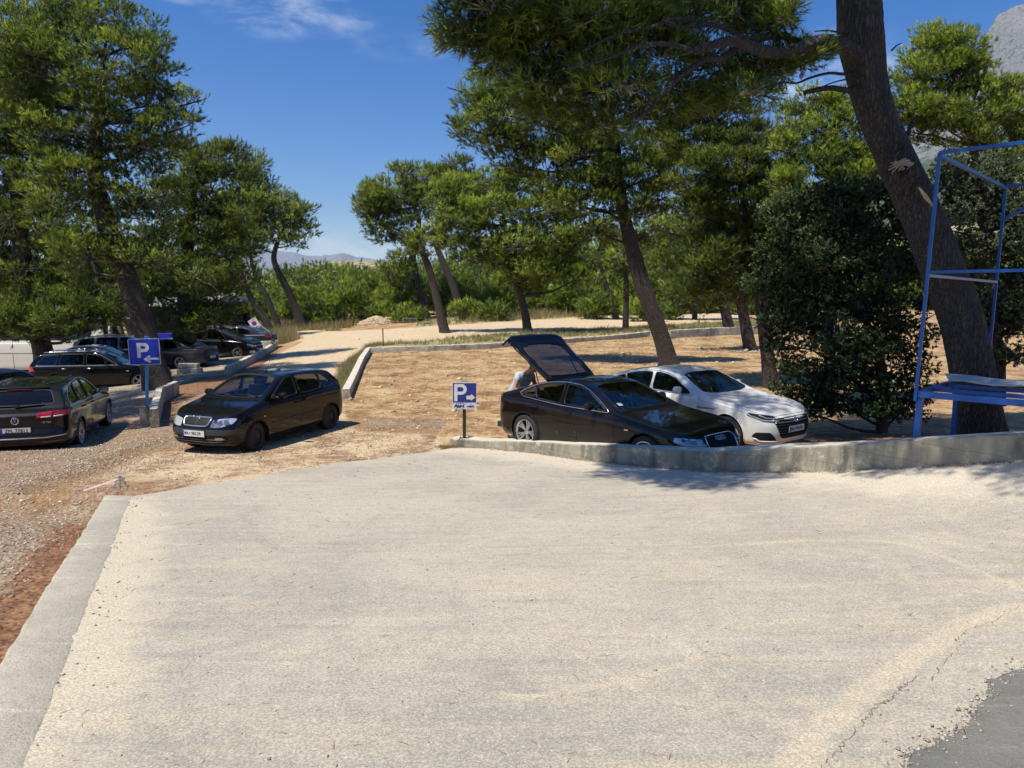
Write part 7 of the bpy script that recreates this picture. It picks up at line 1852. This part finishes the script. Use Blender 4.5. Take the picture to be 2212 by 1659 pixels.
# plants growing at the wall in front of the brown car
def weed(x, y, z, h, n_, name, label, mat='green'):
    rt = empty(name, (x, y, z), 0, label, 'plant')
    B = []; D = []; Lq = []; Wq = []; g = Geo()
    for k in range(n_):
        a = rnd.uniform(-.6, .6); b_ = rnd.uniform(-.3, .3); hh = h * rnd.uniform(.5, 1.1)
        P_ = [Vector((0, 0, 0)), Vector((a * hh * .3, b_ * hh * .3, hh * .5)), Vector((a * hh * .9, b_ * hh, hh))]
        g.tube(P_, [.006, .005, .002], 4)
        for j in range(14):
            f = rnd.uniform(.2, 1.0); q = P_[0].lerp(P_[1], f * 2) if f < .5 else P_[1].lerp(P_[2], f * 2 - 1)
            d_ = Vector((rnd.gauss(0, 1), rnd.gauss(0, 1), rnd.gauss(.2, .6))).normalized(); B.append(q); D.append(d_); Lq.append(rnd.uniform(.025, .06)); Wq.append(.016)
    g.build('stems', M['deadwood'], rt)
    blades(np.array(B), np.array(D), Lq, Wq, np.full(len(B), .4), 'leaves', M[mat], rt, quad=True, NN=np.array(D) + np.array([0, 0, .6]))
for px, hh, lab in ((1212, .34, 'grey green weed sprouting behind the wall before the rear wheel of the brown car'), (1245, .22, 'small purple tipped weed on the wall behind which the brown car stands'), (1165, .16, 'tiny dry sprig near the brown rear bumper at the wall')):
    yb = float(np.interp(px, WPX, [q[1] for q in wall_xy])) + .40; v = at_y(px, 955, yb); zt_ = float(np.interp(px, WPX, [q[3] for q in wall_xy]))
    weed(v.x, yb, zt_ - .05, hh, 7, 'weed', lab, 'olive')
def stones(name, P, size, mat, flat=.6):
    n = len(P); O = np.array([[1, 0, 0], [-1, 0, 0], [0, 1, 0], [0, -1, 0], [0, 0, 1], [0, 0, -1]], float)
    Fc = np.array([[0, 2, 4], [2, 1, 4], [1, 3, 4], [3, 0, 4], [2, 0, 5], [1, 2, 5], [3, 1, 5], [0, 3, 5]])
    S = size[:, None, None] * (O[None] + rng.normal(size=(n, 6, 3)) * .28) * np.stack([rng.uniform(.7, 1.4, n), rng.uniform(.7, 1.2, n), np.full(n, flat)], -1)[:, None, :]
    a = rng.uniform(0, 6.28, n); c_, s1 = np.cos(a)[:, None], np.sin(a)[:, None]
    X = S[..., 0] * c_ - S[..., 1] * s1; Yq = S[..., 0] * s1 + S[..., 1] * c_
    V = np.stack([X, Yq, S[..., 2]], -1) + P[:, None, :]
    Fa = (Fc[None] + np.arange(n)[:, None, None] * 6).reshape(-1, 3)
    return mesh_np(name, V.reshape(-1, 3), Fa, mat, sm=False, attrs={'tint': ('FACE', np.repeat(rng.random(n), 8))})
def stonemat(name, a, b, c3):
    t = NT(name); f = t.attr('tint').outputs['Fac']; n = t.noise(t.pos(), 30, 4)
    c = t.ramp(f, [(0, a), (.6, b), (1, c3)]); c = t.mix(t.math('MULTIPLY', t.rng(n, .4, .7), .4), c, tuple(q * .6 for q in b))
    return t.pbr(Base_Color=c, Roughness=.9)
M['stone'] = stonemat('limestone_chips', (.30, .22, .14), (.47, .37, .24), (.68, .60, .46))
M['pebble'] = stonemat('dark_grit', (.22, .19, .15), (.44, .38, .29), (.62, .56, .45))
YARD = [(-12, 2), (-2.9, 2.2), (-5.2, 9.2), (-1.4, 13.8), (-2.2, 17), (-12, 17.5)]
q = np.concatenate([cluster(inside([GRAV, GRAV2], 9000, 0), .15, 1.3), cluster(inside([YARD], 16000, 0), -.3, 1.1)]); q = q[(q[:, 1] > 9.4) | (q[:, 0] < kerb_line(q[:, 1]) - .05)]; q = q[rng.random(len(q)) < np.clip(14 / q[:, 1], .2, 1)]
tag(stones('gravel_stones', np.stack([q[:, 0], q[:, 1], ground_h(q[:, 0], q[:, 1]) + .003], -1), np.abs(rng.normal(.0, .008, len(q))) + .004 + q[:, 1] * .0005, M['stone']), kind='stuff')
q = nearlot(3200); tag(stones('plot_stones', np.stack([q[:, 0], q[:, 1], ground_h(q[:, 0], q[:, 1]) + .004], -1), np.abs(rng.normal(.0, .035, len(q))) + .015, M['stone']), kind='stuff')
q = inside([ROAD], 4200, 0); q = q[rng.random(len(q)) < np.clip(16 / q[:, 1], .1, 1)]
tag(stones('road_stones', np.stack([q[:, 0], q[:, 1], ground_h(q[:, 0], q[:, 1]) + .003], -1), np.abs(rng.normal(.012, .014, len(q))) + .008, M['stone']), kind='stuff')
n = 1100; yq = rng.uniform(1.8, 12, n); xq = rng.uniform(-.75, .75, n) * yq
k = (xq > np.array([kerb_x(v) for v in yq])) & (yq < np.interp(xq, wx, wy) - .1); xq, yq = xq[k], yq[k]
tag(stones('ramp_grit', np.stack([xq, yq, ramp_h(xq, yq) + .002], -1), np.abs(rng.normal(.0, .0035, len(xq))) + .0025, M['pebble']), kind='stuff')
# coarse crumbs in the seam between kerb and slab, and along the wall foot
yq = rng.uniform(1.6, LA.y, 90); xq = np.array([kerb_x(v) for v in yq]) + np.abs(rng.normal(0, .12, 90)) - .01
sw = rng.random(900) * (len(wall_xy) - 2); wq = np.array([(np.interp(s, range(len(wall_xy)), wx), np.interp(s, range(len(wall_xy)), wy)) for s in sw]) - np.array([0, .03]) + rng.normal(0, .025, (900, 2)) * [1, 1] - np.abs(rng.normal(0, .03, (900, 1))) * [0, 1]
xq = np.concatenate([xq, wq[:, 0]]); yq = np.concatenate([yq, wq[:, 1]])
tag(stones('seam_crumbs', np.stack([xq, yq, ramp_h(xq, yq) + .006], -1), np.abs(rng.normal(.0, .006, len(xq))) + .003, M['pebble']), kind='stuff')
# fallen needles and bits of twig on the slab
n = 900; yq = rng.uniform(1.9, 13, n); xq = rng.uniform(-.72, .72, n) * yq
k = (xq > np.array([kerb_x(v) for v in yq])) & (yq < np.interp(xq, wx, wy) - .05); xq, yq = xq[k], yq[k]
sw = rng.random(1500) * (len(wall_xy) - 2); wq = np.array([(np.interp(s, range(len(wall_xy)), wx), np.interp(s, range(len(wall_xy)), wy)) for s in sw]); wq[:, 1] -= np.abs(rng.normal(.02, .07, 1500)) + .01
xq = np.concatenate([xq, wq[:, 0]]); yq = np.concatenate([yq, wq[:, 1]]); n = len(xq)
a = rng.uniform(0, 6.28, n); D = np.stack([np.cos(a), np.sin(a), rng.uniform(0, .12, n)], -1)
tag(blades(np.stack([xq, yq, ramp_h(xq, yq) + .003], -1), D, rng.uniform(.03, .10, n), np.maximum(.0028, .42 * yq / 710), rng.uniform(0, 1, n), 'fallen_needles', leafmat('fallen_needles', (.16, .06, .025), (.28, .13, .06), (.36, .25, .14), .1, .8, False)), kind='stuff')
for ci, pl in enumerate(([(2212, 1262), (2150, 1300), (2095, 1318), (2060, 1350)], [(1992, 1425), (1955, 1450), (1930, 1478), (1895, 1500), (1862, 1548), (1815, 1600), (1770, 1659)], [(2088, 1345), (2030, 1410), (2010, 1440)])):
    P = [at_z(a_, b_, 1.15) for a_, b_ in pl]; Q = []
    for p, q in zip(P[:-1], P[1:]):
        for j in range(14): Q.append(p.lerp(q, j / 14) + Vector((rnd.gauss(0, .006), rnd.gauss(0, .008), 0)))
    V = []
    for j, p in enumerate(Q):
        wv = .0006 + .002 * abs(math.sin(j * .37 + ci)) + rnd.uniform(0, .0012)
        for s_q in (-1, 1): V.append((p.x + s_q * wv, p.y + s_q * wv * .4, float(ramp_h(p.x, p.y)) + .004))
    g = Geo(); g.add(V, [(2 * j, 2 * j + 1, 2 * j + 3, 2 * j + 2) for j in range(len(Q) - 1)])
    tag(g.build('slab_crack', plain('crack_dirt', (.20, .145, .09), .95)), kind='structure')
eq = [P_ for P_ in Q0 for _ in range(3)]; eq = np.array(eq) + rng.normal(0, .03, (len(eq), 2))
tag(stones('asphalt_edge_crumbs', np.stack([eq[:, 0], eq[:, 1], ramp_h(eq[:, 0], eq[:, 1]) + .008], -1), np.abs(rng.normal(0, .005, len(eq))) + .002, M['pebble']), kind='stuff')
# heap of rubble
hp = at_g(818, 700)
n = 2600; a = rng.uniform(0, 6.28, n); r_ = np.sqrt(rng.random(n)); hx = hp.x + r_ * np.cos(a) * 1.9; hy = hp.y + r_ * np.sin(a) * 1.3; hz = ground_h(hx, hy) + .62 * (1 - r_ ** 2) ** .8 * (1 + .12 * np.sin(hx * 4))
so_ = stones('rubble_heap', np.stack([hx, hy, hz], -1), np.abs(rng.normal(.03, .03, n)) + .035, stonemat('yellow_rubble', (.38, .27, .15), (.56, .43, .27), (.72, .60, .43)), .7)
g = Geo(); V = []; 
for i in range(9):
    for j in range(28):
        rr = i / 8; th = 2 * math.pi * j / 28; X_, Y_ = hp.x + rr * 1.95 * math.cos(th), hp.y + rr * 1.35 * math.sin(th); V.append((X_, Y_, gz(X_, Y_) - .02 + .60 * (1 - rr ** 2) ** .8))
g.add(V, [(i * 28 + j, (i + 1) * 28 + j, (i + 1) * 28 + (j + 1) % 28, i * 28 + (j + 1) % 28) for i in range(8) for j in range(28)])
rt = empty('rubble_pile', (0, 0, 0), 0, 'low heap of yellowish stones and soil at the bend of the gravel road', 'pile')
g.build('soil', plain('yellow_soil', (.52, .38, .22), .95), rt, sm=True); so_.parent = rt
# pallets
pv = at_g(886, 697)
rt = empty('pallet_stack', pv, .1, 'small stack of grey weathered pallets beside the stone heap', 'pallets')
for k in range(3):
    g = Geo()
    for j in range(5): g.box((0, -.4 + j * .2, .10 + k * .14), (1.3, .12, .025))
    for j in range(3): g.box((-.55 + j * .55, 0, .05 + k * .14), (.1, .9, .08))
    g.build('pallet', M['deadwood'], rt)
# white stones by the trunk
q = at_g(1600, 760)
for k in range(16):
    v = Vector((q.x + rnd.gauss(.15, .35), q.y + rnd.gauss(0, .3), 0)); v.z = gz(v.x, v.y) + .03
    s_q = rnd.uniform(.05, .12); o = stones('white_stone', np.array([[0, 0, 0.0]]), np.array([s_q]), M['stone'], .7); o.location = v
    tag(o, 'pale stone in the little heap beneath the flaring pine stem', 'stone', 'pale stones under the pine')

# ------------------------------------------------------------------ blue stall frame
M['frameblue'] = plain('blue_enamel', (.006, .085, .33), .4)
M['framegrey'] = plain('faded_grey_enamel', (.30, .32, .42), .5)
M['board'] = plain('weathered_board', (.50, .49, .44), .85)
def bar(a, b, w_, name, mat, parent, h=None, org=None):
    a, b = Vector(a) - org, Vector(b) - org; d = (b - a); L_ = d.length; d.normalize()
    u = Vector((0, 0, 1)) if abs(d.z) < .8 else Vector((.707, .707, 0))
    s = d.cross(u).normalized(); u = s.cross(d).normalized()
    T = Matrix(((d.x, s.x, u.x, 0), (d.y, s.y, u.y, 0), (d.z, s.z, u.z, 0), (0, 0, 0, 1))); T.translation = (a + b) / 2
    g = Geo(); g.box((0, 0, 0), (L_, w_, h or w_), M=T, bev=.003); return g.build(name, M[mat], parent)
A = at_y(2030, 330, 8.9); Bp = at_y(2173, 402, 11.55); side = Vector((Bp.x - A.x, Bp.y - A.y, 0)); fr = Vector((.707, -.707, 0))
Ax = Vector((A.x, A.y, 0)); Bx = Vector((Bp.x, Bp.y, 0)); z1 = A.z; zt = 1.78; zm = 3.28
A0 = at_y(1977, 866, 8.9); Axb = Vector((A0.x, A0.y, 0))
rt = empty('stall_frame', (Ax.x, Ax.y, gz(Ax.x, Ax.y)), 0, 'tall blue metal stall frame with a table standing behind the wall at the right', 'frame'); og = Vector(rt.location)
W_ = 2.2
def pA(z): t_ = (z - A0.z) / (A.z - A0.z); return Vector((A0.x + (A.x - A0.x) * t_, A0.y, z))
offB = Bp - Vector((A.x, A.y, Bp.z))
def pB(z): q = pA(z); return Vector((Bp.x + (q.x - A.x) * .6, Bp.y, z))
for nm, f0, z0 in (('post', pA, A0.z), ('post', pB, gz(Bp.x, Bp.y))): bar(f0(z0), f0(z1), .038, 'post', 'frameblue', rt, org=og)
for f0 in (pA, pB): bar(f0(gz(*f0(z1).xy)) + fr * W_, f0(z1) + fr * W_, .045, 'post', 'frameblue', rt, org=og)
bar(pA(z1), pA(z1) + fr * W_, .04, 'top_rail', 'frameblue', rt, org=og); bar(pB(z1), pB(z1) + fr * W_, .045, 'top_rail', 'frameblue', rt, org=og)
bar(pA(z1 - .03), pB(z1 - .03), .045, 'top_rail', 'frameblue', rt, org=og)
bar(pA(zm), pA(zm) + fr * W_, .036, 'middle_rail', 'frameblue', rt, org=og)
bar(pA(zm - .04), pB(zm - .07), .035, 'middle_rail', 'framegrey', rt, org=og)
bar(pB(zm + .88), pB(zm + 1.5) + fr * 1.0, .045, 'brace', 'frameblue', rt, org=og)
tA = pA(zt) + Vector((.03, .02, 0)); sd = side.normalized(); gA = gz(tA.x, tA.y)
bar(tA + Vector((.04, 0, 0)), Vector((tA.x + .04 - .03, tA.y, gA - .05)), .07, 'table_leg', 'frameblue', rt, org=og)
tB = tA + sd * 1.9
bar(tB, Vector((tB.x, tB.y, gz(tB.x, tB.y) - .05)), .06, 'table_leg', 'frameblue', rt, org=og)
for q in (tA + fr * W_, tB + fr * W_): bar(q, Vector((q.x, q.y, gz(q.x, q.y) - .05)), .06, 'table_leg', 'frameblue', rt, org=og)
bar(tA, tA + fr * W_, .06, 'table_rail', 'frameblue', rt, h=.075, org=og); bar(tA, tB, .05, 'table_rail', 'frameblue', rt, h=.07, org=og); bar(tB, tB + fr * W_, .05, 'table_rail', 'frameblue', rt, h=.06, org=og)
for f in (.33, .66): bar(tA + sd * 1.9 * f, tA + sd * 1.9 * f + fr * W_, .05, 'table_rail', 'frameblue', rt, h=.05, org=og)
g = Geo(); n_ = 18; c0 = tA + sd * 1.15 + fr * .0; V = []
for i in range(n_):
    for j in range(8):
        p = c0 + fr * (2.0 * i / (n_ - 1)) + sd * (.75 * j / 7) + Vector((0, 0, .065 + .014 * math.sin(i * .9 + j) + rnd.uniform(-.006, .006)))
        if i == 0: p += fr * rnd.uniform(-.1, .1) - fr * .1 * (j - 4) / 4
        if j in (0, 7): p += sd * rnd.uniform(-.03, .03)
        V.append(p)
g.add(V, [(i * 8 + j, (i + 1) * 8 + j, (i + 1) * 8 + j + 1, i * 8 + j + 1) for i in range(n_ - 1) for j in range(7)])
o = g.build('board', M['board']); o.modifiers.new('s', 'SOLIDIFY').thickness = .02
tag(o, 'curled weathered white board lying on the blue stall table', 'board')

# ------------------------------------------------------------------ hose, tape and chain at the kerb end
kx = at_z(262, 1060, float(ramp_h(-5, 8.9)) + .02)
g = Geo(); c0 = kx + Vector((-.06, .10, 0))
for s in range(3):
    for k in range(12):
        a = Vector((-.10 + .07 * s + .01 * math.sin(k), .04 * s, 0)); b = Vector((0, .02, .17))
        t_ = k / 12; p = c0 + a.lerp(b, t_) + Vector((.02 * math.sin(k * 1.7), .015 * math.cos(k * 2.1), 0))
        dirr = Vector((.018, 0, .006)) if k % 2 else Vector((0, .018, .006))
        g.tube([p - dirr, p + Vector((0, 0, .012)), p + dirr, p - Vector((0, 0, .012)), p - dirr], .0035, 4)
tag(g.build('chain', M['galv']), 'small grey chain heaped over a peg at the end of the ramp kerb', 'chain')
g = Geo(); V = []; q = [c0 + Vector((-.02, -.02, .13)), c0 + Vector((-.14, -.05, .09)), c0 + Vector((-.28, -.09, .045)), c0 + Vector((-.40, -.14, .01)), c0 + Vector((-.46, -.24, -.02)), c0 + Vector((-.50, -.33, -.06))]
for p in q: V += [p + Vector((0, .006, .010)), p - Vector((0, .006, .008))]
g.add(V, [(2 * i, 2 * i + 1, 2 * i + 3, 2 * i + 2) for i in range(len(q) - 1)])
o = g.build('barrier_tape', plain('faded_tape', (.62, .42, .40), .6)); o.modifiers.new('s', 'SOLIDIFY').thickness = .002
tag(o, 'faded pink and white barrier tape strip tied to the chain at the kerb end', 'tape')

# ------------------------------------------------------------------ person reaching into the open boot
M['skin'] = plain('skin', (.45, .23, .15), .5)
M['shirt'] = plain('pale_blue_grey_shirt', (.46, .52, .58), .85)
M['shorts'] = plain('dark_shorts', (.04, .05, .07), .85)
M['hair'] = plain('grey_brown_hair', (.12, .09, .07), .8)
def skin_obj(name, V, E, Rr, mat, parent, root=0, sub=2):
    me = bpy.data.meshes.new(name); me.from_pydata(V, E, []); me.update()
    o = link_mesh(name, me, mat, parent)
    sk = o.modifiers.new('skin', 'SKIN'); sk.use_smooth_shade = True
    for i, r in enumerate(Rr): me.skin_vertices[0].data[i].radius = (r if isinstance(r, tuple) else (r, r)); me.skin_vertices[0].data[i].use_root = (i == root)
    ss = o.modifiers.new('sub', 'SUBSURF'); ss.levels = sub; ss.render_levels = sub
    # bake the modifiers
    bpy.context.view_layer.update(); dg = bpy.context.evaluated_depsgraph_get()
    m2 = bpy.data.meshes.new_from_object(o.evaluated_get(dg)); o.modifiers.clear(); o.data = m2; smooth(m2)
    return o
hd = R(-48.1); px0, py0 = .24 - .668 * .30, 14.75 + .744 * .30
pr = empty('person', (px0, py0, gz(px0, py0)), hd, 'person in a pale blue grey shirt bending into the raised boot of the brown car', 'person')
J = dict(pel=(0, 0, .92), sp1=(.08, 0, 1.03), sp2=(.20, 0, 1.17), ch=(.33, 0, 1.31), nk=(.44, 0, 1.42), hd0=(.52, 0, 1.46), hd1=(.60, 0, 1.52), hd2=(.64, 0, 1.59),
         ls=(.34, .17, 1.36), le=(.38, .28, 1.10), lw=(.60, .20, .99), lh=(.68, .17, .97), rs=(.34, -.17, 1.36), re=(.34, -.29, 1.10), rw=(.56, -.22, .98), rh=(.64, -.20, .96),
         lp=(0, .09, .88), lk=(.05, .10, .48), la=(-.02, .10, .09), lt=(.14, .11, .035), rp=(0, -.09, .88), rk=(.06, -.12, .48), ra=(0, -.12, .09), rtt=(.16, -.13, .035))
ks = list(J); ix = {k: i for i, k in enumerate(ks)}
E_ = [('pel', 'sp1'), ('sp1', 'sp2'), ('sp2', 'ch'), ('ch', 'nk'), ('nk', 'hd0'), ('hd0', 'hd1'), ('hd1', 'hd2'), ('ch', 'ls'), ('ls', 'le'), ('le', 'lw'), ('lw', 'lh'), ('ch', 'rs'), ('rs', 're'), ('re', 'rw'), ('rw', 'rh'), ('pel', 'lp'), ('lp', 'lk'), ('lk', 'la'), ('la', 'lt'), ('pel', 'rp'), ('rp', 'rk'), ('rk', 'ra'), ('ra', 'rtt')]
Rd = dict(pel=.13, sp1=.13, sp2=.13, ch=.13, nk=.055, hd0=.07, hd1=.095, hd2=.08, ls=.06, le=.043, lw=.03, lh=.035, rs=.06, re=.043, rw=.03, rh=.035, lp=.085, lk=.058, la=.042, lt=.035, rp=.085, rk=.058, ra=.042, rtt=.035)
EE = [(ix[a], ix[b]) for a, b in E_]; VV = [J[k] for k in ks]; RR = [Rd[k] for k in ks]
# fingers
for s_, h_, w0 in ((1, 'lh', 'lw'), (-1, 'rh', 'rw')):
    hb = Vector(J[h_]); dv = (hb - Vector(J[w0])).normalized()
    for f in range(5):
        o1 = hb + dv * .035 + Vector((0, (f - 2) * .017, 0)); l_ = (.035, .045, .05, .045, .034)[f]
        i0 = len(VV)
        if f == 0 or f == 4 and False: o1 = hb + Vector((0, -s_ * .035, .0)); 
        VV += [tuple(o1), tuple(o1 + dv * l_ * .6 + Vector((0, 0, -.012))), tuple(o1 + dv * l_ + Vector((0, 0, -.03)))]
        RR += [.010, .009, .0075]; EE += [(ix[h_], i0), (i0, i0 + 1), (i0 + 1, i0 + 2)]
bd = skin_obj('body', VV, EE, RR, M['skin'], pr)
sk_ = ['pel', 'sp1', 'sp2', 'ch', 'ls', 'rs']; SV = [(-.01, 0, .90), (.08, 0, 1.03), (.20, 0, 1.17), (.33, 0, 1.32), (.405, 0, 1.39), (.34, .18, 1.36), (.362, .235, 1.22), (.34, -.18, 1.36), (.34, -.24, 1.22)]
skin_obj('shirt', SV, [(0, 1), (1, 2), (2, 3), (3, 4), (3, 5), (5, 6), (3, 7), (7, 8)], [(.175, .165), (.17, .155), (.165, .155), (.16, .145), .075, .085, .072, .085, .072], M['shirt'], pr)
skin_obj('shorts', [(0, 0, .90), (0, .09, .84), (.04, .10, .55), (0, -.09, .84), (.05, -.12, .55)], [(0, 1), (1, 2), (0, 3), (3, 4)], [(.16, .15), .105, .085, .105, .085], M['shorts'], pr)
skin_obj('hair', [(.565, 0, 1.54), (.60, 0, 1.60), (.65, 0, 1.63)], [(0, 1), (1, 2)], [.092, .098, .07], M['hair'], pr)
skin_obj('shoes', [(-.05, .10, .05), (.05, .105, .05), (.17, .11, .04)], [(0, 1), (1, 2)], [.05, .05, .042], M['shorts'], pr) if 0 else None
for s_, (ax_, ay_, az_) in (('l', J['la']), ('r', J['ra'])):
    skin_obj('shoe', [(ax_ - .05, ay_, .05), (ax_ + .06, ay_, .055), (ax_ + .18, ay_ * 1.05, .045)], [(0, 1), (1, 2)], [.052, .052, .044], M['shorts'], pr)
# face: eyes, nose and ears on the bowed head
g = Geo()
for y_q in (-.035, .035): g.tube([Vector((.672, y_q, 1.60)), Vector((.684, y_q, 1.60))], .011, 8)
g.build('eyes', M['plastic'], bd) if 0 else None
g = Geo(); g.tube([Vector((.69, 0, 1.53)), Vector((.715, 0, 1.50)), Vector((.695, 0, 1.485))], [.010, .016, .010], 6); g.build('nose', M['skin'], bd, sm=True)
for y_q in (-.095, .095):
    g = Geo(); g.tube([Vector((.59, y_q, 1.50)), Vector((.595, y_q * 1.1, 1.53)), Vector((.59, y_q, 1.56))], [.010, .018, .010], 6); g.build('ear', M['skin'], bd, sm=True)
bpy.context.view_layer.update()

# ------------------------------------------------------------------ air
hz = NT('air'); pv_ = hz.n('VolumePrincipled', None, Color=(.50, .68, 1.0), Density=.00005, Anisotropy=.2)
hz.t.links.new(pv_.outputs[0], hz.out.inputs['Volume'])
g = Geo(); g.box((0, 4700, 550), (40000, 12200, 1420)); tag(g.build('haze', hz.m), kind='stuff')
